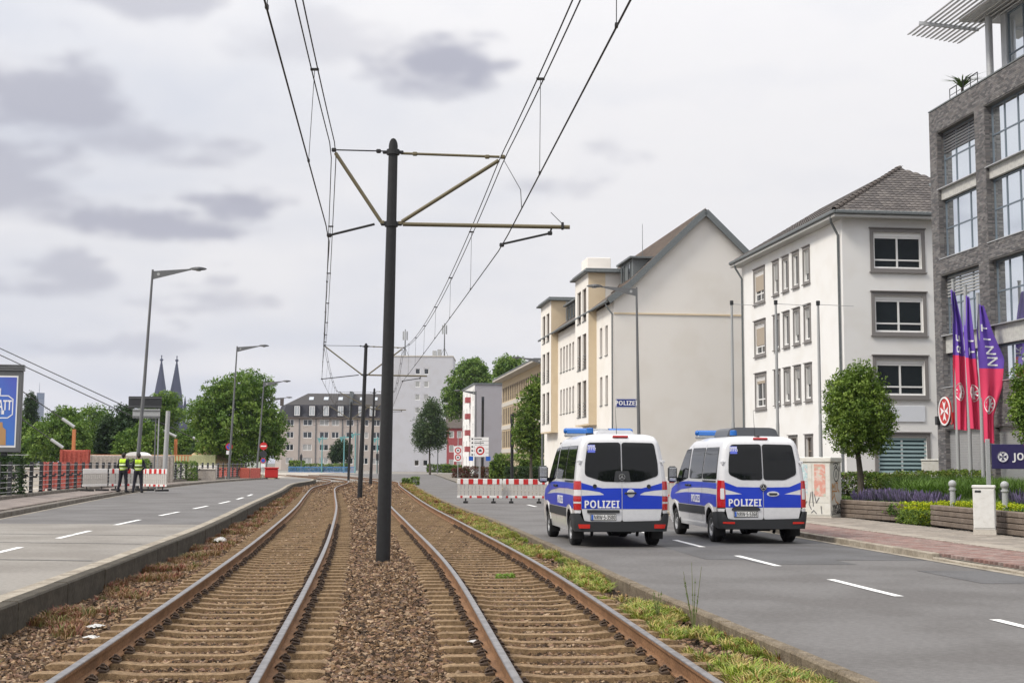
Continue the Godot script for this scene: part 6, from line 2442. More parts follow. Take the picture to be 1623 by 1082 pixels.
func street_materials() -> void:
	M.block = tmat(tex([[301, 0.2, 4, 1.0]], [[0.25, Color(0.10, 0.08, 0.064)], [0.5, Color(0.175, 0.142, 0.116)], [0.8, Color(0.28, 0.23, 0.19)]]), 0.6, 0.95, M.coarse, 2.0)
	M.block_b = tmat(tex([[302, 0.2, 4, 1.0]], [[0.25, Color(0.10, 0.078, 0.06)], [0.5, Color(0.185, 0.148, 0.118)], [0.8, Color(0.29, 0.24, 0.20)]]), 0.6, 0.95, M.coarse, 2.0)
	M.cab = tmat(tex([[303, 0.03, 5, 1.0]], [[0.1, Color(0.50, 0.49, 0.45)], [0.35, Color(0.61, 0.605, 0.58)], [0.8, Color(0.66, 0.66, 0.64)]]), 2.5, 0.6)
	M.cab2 = tmat(tex([[304, 0.02, 5, 1.0]], [[0.12, Color(0.46, 0.44, 0.38)], [0.35, Color(0.57, 0.56, 0.505)], [0.8, Color(0.62, 0.615, 0.58)]]), 2.5, 0.65)
	M.poster_blue = tmat(tex([[305, 0.02, 4, 1.0]], [[0.25, Color(0.62, 0.66, 0.66)], [0.45, Color(0.26, 0.45, 0.48)], [0.6, Color(0.52, 0.62, 0.62)], [0.8, Color(0.55, 0.25, 0.26)]]), 2.6, 0.7)
	M.poster_red = tmat(tex([[306, 0.02, 4, 1.0]], [[0.25, Color(0.60, 0.60, 0.54)], [0.45, Color(0.58, 0.25, 0.20)], [0.7, Color(0.55, 0.34, 0.28)], [0.8, Color(0.30, 0.48, 0.36)]]), 2.6, 0.7)
	M.barrier_panel = mat(L(0.47, 0.45, 0.42), 0.6)
	M.litter = tmat(tex([[315, 0.05, 4, 1.0]], [[0.25, Color(0.34, 0.33, 0.31)], [0.7, Color(0.56, 0.56, 0.55)]]), 0.4, 0.6)
	M.weed_stem = mat(L(0.13, 0.15, 0.05), 0.8)
	M.blue_paint = mat(L(0.07, 0.20, 0.45), 0.6)
	M.teal_paint = mat(L(0.12, 0.30, 0.31), 0.6)
	M.orange_paint = mat(L(0.48, 0.25, 0.09), 0.6)
	M.grey_paint = mat(L(0.13, 0.13, 0.135), 0.6)
	M.navy = mat(L(0.022, 0.016, 0.085), 0.4)
	M.navy_blue = mat(L(0.012, 0.028, 0.18), 0.4)
	M.blue_film = mat(L(0.015, 0.10, 0.46), 0.4)
	M.flag_violet = tmat(tex([[307, 0.3, 2, 1.0]], [[0.3, Color(0.135, 0.07, 0.42)], [0.7, Color(0.165, 0.09, 0.48)]]), 0.5, 0.7)
	M.flag_red = tmat(tex([[308, 0.3, 2, 1.0]], [[0.3, Color(0.74, 0.05, 0.13)], [0.7, Color(0.82, 0.075, 0.17)]]), 0.5, 0.7)
	for k: String in ["flag_violet", "flag_red"]:
		M[k].backlight_enabled = true
		M[k].backlight = Color(0.5, 0.5, 0.5)
	M.bottle_print = mat(L(0.42, 0.24, 0.10), 0.5)
	# printed poster: blue running into violet ink
	var im := Image.create(64, 128, false, Image.FORMAT_RGB8)
	for y in 128:
		for x in 64:
			im.set_pixel(x, y, Color(0.015, 0.26, 0.62).lerp(Color(0.10, 0.06, 0.42), clampf(x / 64.0 * 0.55 + y / 128.0 * 0.35 - 0.1, 0, 1)).linear_to_srgb())
	M.poster_print = mat(Color.WHITE, 0.35)
	M.poster_print.albedo_texture = ImageTexture.create_from_image(im)
	M.site_red = tmat(tex([[309, 0.03, 4, 1.0]], [[0.3, Color(0.32, 0.065, 0.045)], [0.7, Color(0.42, 0.10, 0.07)]]), 2.0, 0.7)
	M.site_red2 = tmat(tex([[310, 0.03, 4, 1.0]], [[0.3, Color(0.28, 0.06, 0.05)], [0.7, Color(0.38, 0.10, 0.08)]]), 2.0, 0.7)
	M.site_pink = tmat(tex([[311, 0.03, 4, 1.0]], [[0.3, Color(0.30, 0.27, 0.24)], [0.7, Color(0.42, 0.38, 0.34)]]), 2.0, 0.8)
	M.site_green = tmat(tex([[312, 0.03, 4, 1.0]], [[0.3, Color(0.34, 0.36, 0.20)], [0.7, Color(0.44, 0.46, 0.28)]]), 2.0, 0.8)
	M.site_orange = tmat(tex([[313, 0.05, 4, 1.0]], [[0.3, Color(0.36, 0.12, 0.045)], [0.7, Color(0.48, 0.19, 0.08)]]), 2.0, 0.8)
	M.rust_post = M.site_orange
	M.sand_earth = tmat(tex([[314, 0.06, 4, 1.0]], [[0.3, Color(0.36, 0.26, 0.15)], [0.7, Color(0.48, 0.36, 0.22)]]), 3.0, 0.95)

func street() -> void:
	overhead("overhead contact line and carrying wires above the left tram track", CONTACT_L, MESS_L, "overhead_line")
	overhead("overhead contact line and carrying wires above the right tram track", CONTACT_R, MESS_R, "overhead_line")
	mast("nearest dark catenary mast, rising full height between the two tracks", -2.38, 27.4, 7.92, 0.08, true)
	mast("second catenary mast along the track, left of the nearest one", -7.9, 76.4, 8.0, 0.2, false)
	mast("third catenary mast along the track, just right of the second", -11.8, 122.7, 8.0, 0.2, false)
	mast("fourth, farthest catenary mast where the tracks bend left", -16.7, 150.0, 8.0, 0.15, false)
	lamp("street lamp behind the two police officers, nearest on the left", -18.7, 73, 11.1, 1.0, 0.0, 0.34, 0.45)
	lamp("second street lamp on the left, in front of the large tree", -23.95, 124.0, 11.3, 1.0, 0.0, 0.34, 0.4)
	lamp("third street lamp on the left, right of the large tree", -25.6, 147.0, 9.9, 1.0, 0.0, 0.0, 0.5)
	lamp("fourth, smallest street lamp on the left", -31.2, 186.0, 10.0, 1.0, 0.0, 0.0, 0.4)
	lamp("street lamp before the cream gable, carrying the POLIZEI sign", 6.95, 79.0, 11.3, -1.0, 0.0, 0.1, -0.12)
	lamp("street lamp at the far end of the cream building", 2.75, 129.0, 11.0, -1.0, 0.0, 0.1)
	lamp("distant street lamp on the right by the grey apartment block", -4.4, 180.0, 10.6, -1.0, 0.0, 0.1)
	lamp("distant street lamp before the pale grey tower block", -13.2, 262.0, 10.6, -1.0, 0.0, 0.0)
	var r := thing("plain_post", "plain dark post before the ochre office block", "post", at(0.08, 0.1, 140))
	var b := MB.new()
	b.tube([Vector3.ZERO, Vector3(0, 6.4, 0)], [0.16, 0.14], 12)
	part("shaft", b, M.mast, r)
	b = MB.new()
	b.lathe(Vector3.ZERO, Vector3.UP, [[0, 0.2], [0.15, 0.2], [0.15, 0.15], [6.4, 0.15], [6.42, 0.0]], 12)
	part("base", b, M.mast, r)
	barrier("leftmost red and white barrier across the right road", at(-1.4, 0.0, 65.2), 0.0)
	barrier("second red and white barrier across the right road, just left of the left van", at(0.63, 0.0, 65.4), 0.0)
	barrier("red and white barrier seen between the two vans", at(7.05, 0.12, 64.5), 0.0)
	barrier("white back of a plastic barrier beside the left officer", at(-20.1, 0.34, 70.6), 1.25, true)
	barrier("red and white plastic barrier right of the officers on the left pavement", at(-17.35, 0.34, 71.2), -0.75)
	barrier("red and white plastic barrier standing between the two officers", at(-19.0, 0.34, 72.4), 0.75)
	railing()
	planter("low block wall between the graffiti cabinet and the yellow flowers", at(10.35, 0.12, 47.0), at(11.7, 0.12, 42.6))
	planter("low block wall left of the graffiti cabinet", at(8.9, 0.12, 51.5), at(9.6, 0.12, 48.2))
	planter("low block wall behind the slim white cabinet", at(11.75, 0.12, 40.6), at(12.25, 0.12, 28.6))
	cabinet_small()
	cabinet_big()
	bollard("ball-topped bollard left of the slim white cabinet", at(12.2, 0.15, 40.4))
	bollard("ball-topped bollard behind the slim white cabinet", at(12.9, 0.15, 38.2))
	flagpole_bare("bare flagpole with a short arm before the cream gable edge", 9.3, 61.0, 8.5, 1.35)
	flagpole_bare("bare flagpole with a short arm before the white house, middle one", 10.8, 59.0, 8.3, 1.3)
	flagpole_bare("bare flagpole with a short arm behind the round tree", 12.0, 56.5, 8.0, 1.4)
	flag("violet and red banner hanging limp, leftmost of three", 16.55, 54.0, 8.45, 5.2, [[-0.12, 0.12], [-0.12, 0.38], [-0.12, 0.46], [-0.12, 0.46], [-0.12, 0.44]], "RE", 1)
	flag("violet and red banner hanging limp, middle of three", 16.75, 53.2, 8.15, 4.9, [[-0.02, 0.10], [-0.10, 0.32], [-0.08, 0.40], [-0.05, 0.48], [0.0, 0.50]], "TI", 2)
	flag("violet and red banner blown aside, rightmost of three", 16.95, 52.4, 7.75, 5.0, [[-0.02, 0.14], [-0.12, 0.55], [-0.10, 0.95], [-0.05, 0.80], [0.0, 0.42], [0.0, 0.42]], "NNIT", 3)
	sign_board()
	signs()
	billboard()
	site()
	# grey cabinet by the brick office
	r = thing("meter_cabinet", "beige grey meter cabinet by the corner of the brick office", "cabinet", at(18.0, 0.2, 62.5), -0.3)
	b = MB.new()
	b.bb(Vector3(-0.4, 0, -0.35), Vector3(0.4, 1.75, 0.35), 0.02)
	part("body", b, M.cab2, r)
	b = MB.new()
	b.bb(Vector3(-0.43, 1.75, -0.38), Vector3(0.43, 1.83, 0.38), 0.02)
	part("lid", b, M.cab2, r)
	b = MB.new()
	b.bb(Vector3(-0.36, 0.1, 0.35), Vector3(0.36, 1.7, 0.37), 0.01)
	part("door", b, M.cab2, r)

# ---------------------------------------------------------------- police vans
# local axes: x right, y up, z = 0 at the tail, driving towards -z
const VAN_LEN := 5.75
const HW := [[0.28, 0.93], [0.45, 0.965], [0.7, 0.985], [1.0, 0.995], [1.3, 0.985], [1.6, 0.955], [1.9, 0.91], [2.1, 0.872], [2.2, 0.84], [2.28, 0.80], [2.33, 0.745], [2.365, 0.66], [2.385, 0.52], [2.395, 0.30]]
const ZR := [[0.28, 0.03], [0.55, 0.0], [1.0, 0.0], [1.3, 0.008], [1.6, 0.035], [1.9, 0.075], [2.1, 0.105], [2.2, 0.125], [2.28, 0.155], [2.33, 0.20], [2.365, 0.28], [2.385, 0.42], [2.395, 0.70]]
const ZF := [[0.28, 0.16], [0.5, 0.04], [0.75, 0.0], [0.95, 0.10], [1.08, 0.38], [1.18, 0.86], [1.5, 1.14], [1.9, 1.55], [2.1, 1.80], [2.2, 1.98], [2.28, 2.15], [2.33, 2.32], [2.365, 2.5], [2.385, 2.7], [2.395, 2.95]]
const CR := 0.12

func lin(t: Array, y: float) -> float:
	if y <= t[0][0]:
		return t[0][1]
	for i in t.size() - 1:
		if y <= t[i + 1][0]:
			return lerpf(t[i][1], t[i + 1][1], (y - t[i][0]) / (t[i + 1][0] - t[i][0]))
	return t[t.size() - 1][1]

# skin of the van: s is the arc length from the middle of the tail round the corner and along the side (sign picks the side)
func skin(s: float, y: float, sg: float, off: float) -> Vector3:
	var hw := lin(HW, y)
	var z0 := -lin(ZR, y)
	var flat := hw - CR
	if s <= flat:
		# the tail is slightly domed
		return Vector3(sg * s, y, z0 + off - 0.02 * pow(s / flat, 2.0))
	var a := (s - flat) / CR
	if a < PI / 2:
		return Vector3(sg * (flat + sin(a) * (CR + off)), y, z0 - 0.02 - CR + cos(a) * (CR + off))
	var l := s - flat - CR * PI / 2
	return Vector3(sg * (hw + off), y, z0 - 0.02 - CR - l)

# same for a place at distance l in front of the tail, on the side
func side_s(l: float, y: float) -> float:
	return lin(HW, y) - CR + CR * PI / 2 + (l - lin(ZR, y) - 0.02 - CR)

# panel cut from the skin: polygon in (s, y) when side = false, in (l, y) when side = true
func skin_panel(b: MB, poly: PackedVector2Array, sg: float, off: float, side := false, cell := 0.09, rim := 0.0) -> void:
	var lo := Vector2(1e9, 1e9)
	var hi := -lo
	for p in poly:
		lo = lo.min(p)
		hi = hi.max(p)
	var pt := func(q: Vector2, o: float) -> Vector3: return skin(side_s(q.x, q.y) if side else q.x, q.y, sg if side or q.x >= 0 else sg, o)
	var f := func(q: Vector2, o: float) -> Vector3:
		if side:
			return skin(side_s(q.x, q.y), q.y, sg, o)
		return skin(absf(q.x), q.y, sg * (1.0 if q.x >= 0 else -1.0), o)
	var nx := maxi(1, int(ceil((hi.x - lo.x) / cell)))
	var ny := maxi(1, int(ceil((hi.y - lo.y) / cell)))
	for i in nx:
		for j in ny:
			var a := lo + (hi - lo) * Vector2(float(i) / nx, float(j) / ny)
			var c := lo + (hi - lo) * Vector2(float(i + 1) / nx, float(j + 1) / ny)
			for piece in Geometry2D.intersect_polygons(poly, PackedVector2Array([a, Vector2(c.x, a.y), c, Vector2(a.x, c.y)])):
				var ix := Geometry2D.triangulate_polygon(piece)
				for k in range(0, ix.size(), 3):
					var vs := []
					var ns := []
					for m in 3:
						var q: Vector2 = piece[ix[k + m]]
						var p0: Vector3 = f.call(q, off)
						var e := 0.004
						var n: Vector3 = (f.call(q + Vector2(e, 0), off) - f.call(q - Vector2(e, 0), off)).cross(f.call(q + Vector2(0, e), off) - f.call(q - Vector2(0, e), off)).normalized()
						var outw: Vector3 = f.call(q, off + 0.05) - p0
						if n.dot(outw) < 0:
							n = -n
						vs.append(p0)
						ns.append(n)
					if (vs[1] - vs[0]).cross(vs[2] - vs[0]).length() > 1e-9:
						b.tri(vs[0], vs[1], vs[2], ns[0], ns[1], ns[2])
	if rim > 0.0:
		for i in poly.size():
			var p := poly[i]
			var q := poly[(i + 1) % poly.size()]
			var nseg := maxi(1, int(ceil(p.distance_to(q) / cell)))
			for k in nseg:
				var u := p.lerp(q, float(k) / nseg)
				var w := p.lerp(q, float(k + 1) / nseg)
				var mid: Vector3 = f.call((lo + hi) * 0.5, off)
				b.quad(f.call(u, off), f.call(w, off), f.call(w, off - rim), f.call(u, off - rim), f.call((u + w) * 0.5, off) - mid)

func rounded(pts: Array, r: float, seg := 5) -> PackedVector2Array:
	var out := PackedVector2Array()
	var n := pts.size()
	for i in n:
		var p: Vector2 = pts[i]
		var a: Vector2 = pts[(i + n - 1) % n]
		var c: Vector2 = pts[(i + 1) % n]
		var rr := minf(r, minf(p.distance_to(a), p.distance_to(c)) * 0.48)
		var u := p + (a - p).normalized() * rr
		var w := p + (c - p).normalized() * rr
		for k in seg + 1:
			var t := float(k) / seg
			out.append(u.lerp(p, t).lerp(p.lerp(w, t), t))
	return out

func mirror_poly(p: PackedVector2Array) -> PackedVector2Array:
	var o := PackedVector2Array()
	for i in range(p.size() - 1, -1, -1):
		o.append(Vector2(-p[i].x, p[i].y))
	return o

func V2(a: Array) -> PackedVector2Array:
	var o := PackedVector2Array()
	for q: Array in a:
		o.append(Vector2(q[0], q[1]))
	return o

func van_materials() -> void:
	var dust := tex([[401, 0.02, 5, 1.0]], [[0.2, Color(0.58, 0.585, 0.60)], [0.8, Color(0.62, 0.625, 0.64)]])
	M.van_white = tmat(dust, 1.4, 0.28)
	M.van_white.metallic_specular = 0.5
	M.van_white.clearcoat_enabled = true
	M.van_white.clearcoat = 0.6
	M.van_white.clearcoat_roughness = 0.06
	M.van_blue = mat(L(0.002, 0.035, 0.46), 0.32)
	M.van_blue.clearcoat_enabled = true
	M.van_blue.clearcoat = 0.15
	M.van_blue.clearcoat_roughness = 0.06
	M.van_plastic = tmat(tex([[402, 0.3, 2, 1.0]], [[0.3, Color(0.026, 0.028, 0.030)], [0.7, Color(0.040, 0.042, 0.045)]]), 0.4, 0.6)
	M.van_glass = glass(L(0.006, 0.007, 0.008), 0.0, 0.02)
	M.van_glass.metallic_specular = 0.4
	M.lamp_red = mat(L(0.42, 0.010, 0.012), 0.12, 0.0, 0.7)
	M.lamp_clear = mat(L(0.62, 0.60, 0.60), 0.12, 0.0, 0.7)
	M.lamp_blue = mat(L(0.006, 0.11, 0.40), 0.12, 0.0, 0.6)
	M.chrome = mat(L(0.62, 0.63, 0.64), 0.15, 0.9)
	M.rim_steel = tmat(tex([[403, 0.06, 4, 1.0]], [[0.3, Color(0.24, 0.24, 0.245)], [0.7, Color(0.36, 0.365, 0.37)]]), 0.3, 0.45)
	M.rim_steel.metallic = 0.5
	M.plate_white = mat(L(0.72, 0.72, 0.70), 0.35)
	M.sticker_blue = mat(L(0.10, 0.14, 0.60), 0.4)
	M.red_lens = mat(L(0.60, 0.03, 0.02), 0.2)
	M.roof_unit = mat(L(0.075, 0.08, 0.09), 0.4)
	M.grey_roof = mat(L(0.30, 0.31, 0.32), 0.5)

func wheel(root: Node, x: float, z: float, sg: float) -> void:
	var w := Node3D.new()
	w.name = "wheel"
	root.add_child(w, true)
	w.position = Vector3(x, 0.335, z)
	var ax := Vector3(sg, 0, 0)
	var b := MB.new()
	b.lathe(Vector3.ZERO, ax, [[-0.12, 0.20], [-0.12, 0.29], [-0.10, 0.325], [-0.075, 0.335], [0.075, 0.335], [0.10, 0.325], [0.118, 0.30], [0.12, 0.25], [0.11, 0.215], [0.09, 0.205]], 36)
	# tread blocks
	for k in 44:
		var a := TAU * k / 44
		for s: float in [-0.05, 0.0, 0.05]:
			b.box(Vector3(s + (0.012 if k % 2 else -0.012), cos(a) * 0.3375, sin(a) * 0.3375), Vector3(0.034, 0.010, 0.034), Basis(Vector3.RIGHT, a))
	part("tyre", b, M.rubber, w)
	b = MB.new()
	b.lathe(Vector3.ZERO, ax, [[0.09, 0.207], [0.105, 0.205], [0.10, 0.19], [0.05, 0.175], [0.045, 0.12], [0.085, 0.085], [0.095, 0.05], [0.11, 0.045], [0.115, 0.0]], 28)
	part("rim", b, M.rim_steel, w)
	b = MB.new()
	for k in 6:
		var a := TAU * k / 6
		b.lathe(Vector3(0, cos(a) * 0.075, sin(a) * 0.075) + ax * 0.085, ax, [[0, 0.014], [0.022, 0.012], [0.024, 0.0]], 6)
	part("wheel_nuts", b, M.chrome, w)
	b = MB.new()
	for k in 10:
		var a := TAU * (k + 0.5) / 10
		b.lathe(Vector3(0, cos(a) * 0.15, sin(a) * 0.15) + ax * 0.048, ax, [[0, 0.018], [0.004, 0.018], [0.004, 0.0]], 8)
	part("rim_holes", b, M.black, w)

func van(label: String, pos: Vector3, turn: float, newer: bool) -> void:
	var root := thing("police_van", label, "van", pos, turn, "police vans parked on the right road")
	# --- shell: stacked plan loops from the sill line to the roof
	var ys := [0.80, 0.9, 1.0, 1.08, 1.18, 1.3, 1.45, 1.6, 1.75, 1.9, 2.0, 2.1, 2.2, 2.28, 2.33, 2.365, 2.385, 2.395]
	var loop := func(y: float) -> PackedVector3Array:
		var hw := lin(HW, y)
		var front := -(VAN_LEN - lin(ZF, y))
		var o := PackedVector3Array()
		var flat := hw - CR
		var right := PackedVector3Array()
		for k in 7:
			right.append(skin(flat * k / 6.0, y, 1.0, 0.0))
		for k in range(1, 5):
			right.append(skin(flat + CR * PI / 2 * k / 4.0, y, 1.0, 0.0))
		var zs := -lin(ZR, y) - 0.02 - CR
		var fr := 0.42
		for k in range(1, 15):
			right.append(Vector3(hw, y, lerpf(zs, front + fr, k / 14.0)))
		for k in range(1, 7):
			var a := PI / 2 * k / 6.0
			right.append(Vector3(hw - fr * 0.75 * (1.0 - cos(a)), y, front + fr - fr * 0.82 * sin(a)))
		var ex: float = right[right.size() - 1].x
		for k in range(1, 6):
			var t := k / 5.0
			right.append(Vector3(ex * (1.0 - t), y, front + fr * 0.18 * (1.0 - t * t) - 0.0))
		o.append_array(right)
		for k in range(right.size() - 2, 0, -1):
			o.append(Vector3(-right[k].x, y, right[k].z))
		return o
	var loops := []
	for y: float in ys:
		loops.append(loop.call(y))
	var n: int = loops[0].size()
	var nrm := []
	for j in ys.size():
		var row := PackedVector3Array()
		for i in n:
			var a: Vector3 = loops[j][(i + 1) % n] - loops[j][(i + n - 1) % n]
			var c: Vector3 = loops[mini(j + 1, ys.size() - 1)][i] - loops[maxi(j - 1, 0)][i]
			var k := a.cross(c).normalized()
			if k.dot(loops[j][i] - Vector3(0, ys[j] - 0.3, -2.8)) < 0:
				k = -k
			row.append(k)
		nrm.append(row)
	var b := MB.new()
	for j in ys.size() - 1:
		for i in n:
			var i2 := (i + 1) % n
			b.tri(loops[j][i], loops[j][i2], loops[j + 1][i2], nrm[j][i], nrm[j][i2], nrm[j + 1][i2])
			b.tri(loops[j][i], loops[j + 1][i2], loops[j + 1][i], nrm[j][i], nrm[j + 1][i2], nrm[j + 1][i])
	var top: PackedVector3Array = loops[ys.size() - 1]
	var c := Vector3(0, 2.398, -2.0)
	for i in n:
		b.tri(top[i], top[(i + 1) % n], c, Vector3.UP, Vector3.UP, Vector3.UP)
	var wz_r := -0.98
	var wz_f := -4.62
	var wy := 0.335
	var arch_r := 0.44
	# lower sides with wheel arches
	for sg: float in [-1.0, 1.0]:
		var poly := PackedVector2Array()
		poly.append(Vector2(0.30, 0.80))
		poly.append(Vector2(0.30, 0.42))
		for w: float in [wz_r, wz_f]:
			var lc := -w
			poly.append(Vector2(lc - arch_r, 0.36 if w == wz_r else 0.30))
			for k in range(1, 14):
				var a := PI - PI * k / 14.0
				poly.append(Vector2(lc + cos(a) * arch_r, wy + sin(a) * arch_r * 1.02))
			poly.append(Vector2(lc + arch_r, 0.30))
		poly.append(Vector2(VAN_LEN - 0.45, 0.34))
		poly.append(Vector2(VAN_LEN - 0.45, 0.80))
		skin_panel(b, poly, sg, 0.0, true, 0.12)
	# front lower skirt
	var low := []
	for y: float in [0.28, 0.5, 0.8]:
		low.append(loop.call(y))
	for j in 2:
		for i in n:
			var i2 := (i + 1) % n
			if low[0][i].z < -(VAN_LEN - 0.62) or low[0][i2].z < -(VAN_LEN - 0.62):
				b.quad(low[j][i], low[j][i2], low[j + 1][i2], low[j + 1][i], low[j][i] - Vector3(0, 0, -5))
	part("body", b, M.van_white, root)
	# underside, axle and wheel houses
	b = MB.new()
	b.bb(Vector3(-0.80, 0.36, -VAN_LEN + 0.5), Vector3(0.80, 0.44, -0.15))
	for w: float in [wz_r, wz_f]:
		for sg: float in [-1.0, 1.0]:
			for k in 12:
				var a0 := PI * k / 12
				var a1 := PI * (k + 1) / 12
				var p := Vector3(sg * 0.93, wy + sin(a0) * arch_r, w + cos(a0) * arch_r)
				var q := Vector3(sg * 0.93, wy + sin(a1) * arch_r, w + cos(a1) * arch_r)
				var inn := Vector3(-sg * 0.34, 0, 0)
				b.quad(p, q, q + inn, p + inn, Vector3(0, wy, w) - Vector3(0, p.y, p.z))
			b.bb(Vector3(sg * 0.59 - 0.01, 0.30, w - arch_r), Vector3(sg * 0.59 + 0.01, 0.80, w + arch_r))
	b.tube([Vector3(-0.72, 0.33, wz_r), Vector3(0.72, 0.33, wz_r)], [0.055], 8)
	b.lathe(Vector3(-0.16, 0.32, wz_r), Vector3.RIGHT, [[0, 0.05], [0.05, 0.13], [0.27, 0.13], [0.32, 0.05]], 14)
	for sg: float in [-1.0, 1.0]:
		b.tube([Vector3(sg * 0.5, 0.40, wz_r + 0.15), Vector3(sg * 0.5, 0.20, wz_r + 0.05)], [0.035], 6)
		b.bar(Vector3(sg * 0.5, 0.30, wz_r - 0.6), Vector3(sg * 0.5, 0.33, -0.35), 0.07, 0.04)
	b.tube([Vector3(0.30, 0.34, -0.2), Vector3(0.28, 0.30, -1.6)], [0.045], 8)
	b.bb(Vector3(-0.15, 0.26, -0.75), Vector3(0.32, 0.40, -0.45), 0.04)
	part("underbody", b, M.black, root)
	for sg: float in [-1.0, 1.0]:
		wheel(root, sg * 0.845, wz_r, sg)
		wheel(root, sg * 0.845, wz_f, sg)
	# --- tail doors, as panels with a gap between
	var dt := 2.245
	var dl := rounded([Vector2(0.004, 0.535), Vector2(0.80, 0.535), Vector2(0.865, 0.80), Vector2(0.872, 1.35), Vector2(0.835, 1.75), Vector2(0.765, dt), Vector2(0.004, dt + 0.012)], 0.06)
	for sg: float in [-1.0, 1.0]:
		b = MB.new()
		skin_panel(b, dl, sg, 0.014, false, 0.10, 0.020)
		var door := part("rear_door", b, M.van_white, root)
		b = MB.new()
		var gl: PackedVector2Array
		if newer:
			gl = rounded([Vector2(0.012, 1.405), Vector2(0.50, 1.405), Vector2(0.775, 1.53), Vector2(0.765, 1.82), Vector2(0.705, 2.195), Vector2(0.012, 2.205)], 0.07)
		else:
			gl = rounded([Vector2(0.012, 1.365), Vector2(0.40, 1.375), Vector2(0.79, 1.50), Vector2(0.785, 1.75), Vector2(0.715, 2.195), Vector2(0.012, 2.205)], 0.07)
		# the bottom and top at the middle stay square
		skin_panel(b, gl, sg, 0.022, false, 0.10, 0.010)
		part("rear_window", b, M.van_glass, door)
		# blue band with the white flash left free
		var band: PackedVector2Array
		var flash: PackedVector2Array
		if newer:
			band = V2([[0.008, 0.80], [0.862, 0.80], [0.868, 1.36], [0.60, 1.255], [0.20, 1.245], [0.008, 1.25]])
			flash = V2([[0.875, 1.08], [0.875, 1.205], [0.48, 1.095]])
		else:
			band = V2([[0.008, 0.80], [0.862, 0.80], [0.868, 1.35], [0.64, 1.285], [0.42, 1.235], [0.008, 1.24]])
			flash = V2([[0.875, 1.075], [0.875, 1.205], [0.70, 1.19], [0.48, 1.155], [0.40, 1.115], [0.39, 1.095]])
		for piece in Geometry2D.clip_polygons(band, flash):
			b = MB.new()
			skin_panel(b, piece, sg, 0.0165, false, 0.10)
			part("blue_band", b, M.van_blue, door)
		b = MB.new()
		for yy: float in ([1.80] if not newer else [1.80]):
			b.box(skin(0.885, yy, sg, 0.022), Vector3(0.11, 0.05, 0.03), Basis.IDENTITY, 0.008)
			b.box(skin(0.885, yy - 0.015, sg, 0.03), Vector3(0.035, 0.09, 0.03), Basis.IDENTITY, 0.006)
		part("hinge", b, M.van_white, door)
		if not newer:
			b = MB.new()
			b.lathe(skin(0.58, 1.275, sg, 0.016), Vector3.BACK, [[0, 0.045], [0.012, 0.042], [0.012, 0.022], [0.004, 0.02], [0.004, 0.0]], 16)
			part("washer_plug", b, M.van_plastic, door)
	# word on the left door
	var t := node("lettering", text_mesh("POLIZEI", 0.158, 0.004), M.white_film, root)
	t.position = Vector3(-0.425, 0.905, 0.0205) if newer else Vector3(-0.435, 0.895, 0.0205)
	t.scale.x = 0.93
	# plate, its light strip and the handle
	b = MB.new()
	var px := -0.40
	if newer:
		skin_panel(b, rounded([Vector2(-0.73, 0.735), Vector2(-0.07, 0.735), Vector2(-0.10, 0.80), Vector2(-0.20, 0.825), Vector2(-0.60, 0.825), Vector2(-0.70, 0.80)], 0.03), 1.0, 0.034, false, 0.10, 0.025)
	else:
		skin_panel(b, rounded([Vector2(-0.745, 0.715), Vector2(-0.055, 0.715), Vector2(-0.055, 0.78), Vector2(-0.745, 0.78)], 0.012), 1.0, 0.036, false, 0.10, 0.025)
	part("plate_lamp_strip", b, M.van_plastic, root)
	b = MB.new()
	var py := 0.655 if newer else 0.625
	b.bb(Vector3(px - 0.275, py - 0.07, 0.006), Vector3(px + 0.275, py + 0.07, 0.018), 0.004)
	part("plate_holder", b, M.black, root)
	b = MB.new()
	b.bb(Vector3(px - 0.262, py - 0.056, 0.018), Vector3(px + 0.262, py + 0.056, 0.024), 0.003)
	var plate := part("number_plate", b, M.plate_white, root)
	b = MB.new()
	b.bb(Vector3(px - 0.26, py - 0.054, 0.0245), Vector3(px - 0.215, py + 0.054, 0.0255))
	part("plate_badge", b, M.blue_film, plate)
	var num := node("plate_number", text_mesh("NRW·5-5368" if newer else "NRW·5-3580", 0.088, 0.002, true), M.black, plate)
	num.position = Vector3(px + 0.022, py, 0.025)
	var wd: float = num.mesh.get_aabb().size.x
	num.scale.x = 0.45 / wd
	b = MB.new()
	if newer:
		var el := PackedVector2Array()
		for k in 20:
			el.append(Vector2(0.22 + cos(TAU * k / 20) * 0.14, 1.10 + sin(TAU * k / 20) * 0.058))
		skin_panel(b, el, 1.0, 0.026, false, 0.08, 0.012)
		part("handle_shell", b, M.van_white, root)
		b = MB.new()
		b.box(Vector3(0.22, 1.10, 0.034), Vector3(0.19, 0.045, 0.03), Basis.IDENTITY, 0.012)
		part("handle", b, M.van_plastic, root)
	else:
		b.lathe(Vector3(0.19, 1.13, 0.016), Vector3.BACK, [[0, 0.085], [0.006, 0.08], [0.004, 0.0]], 20)
		part("handle_shell", b, M.van_white, root)
		b = MB.new()
		b.box(Vector3(0.18, 1.135, 0.034), Vector3(0.26, 0.038, 0.03), Basis(Vector3.BACK, 0.03), 0.012)
		part("handle", b, M.van_plastic, root)
	# star badge
	var sy := 1.245 if newer else 1.47
	var sz := 0.026 if newer else 0.012
	if not newer:
		b = MB.new()
		skin_panel(b, rounded([Vector2(-0.17, 1.375), Vector2(0.19, 1.375), Vector2(0.155, 1.60), Vector2(-0.135, 1.60)], 0.03), 1.0, 0.028, false, 0.10, 0.008)
		part("badge_panel", b, M.van_plastic, root)
	b = MB.new()
	var sc := Vector3(0.0, sy, sz + 0.006)
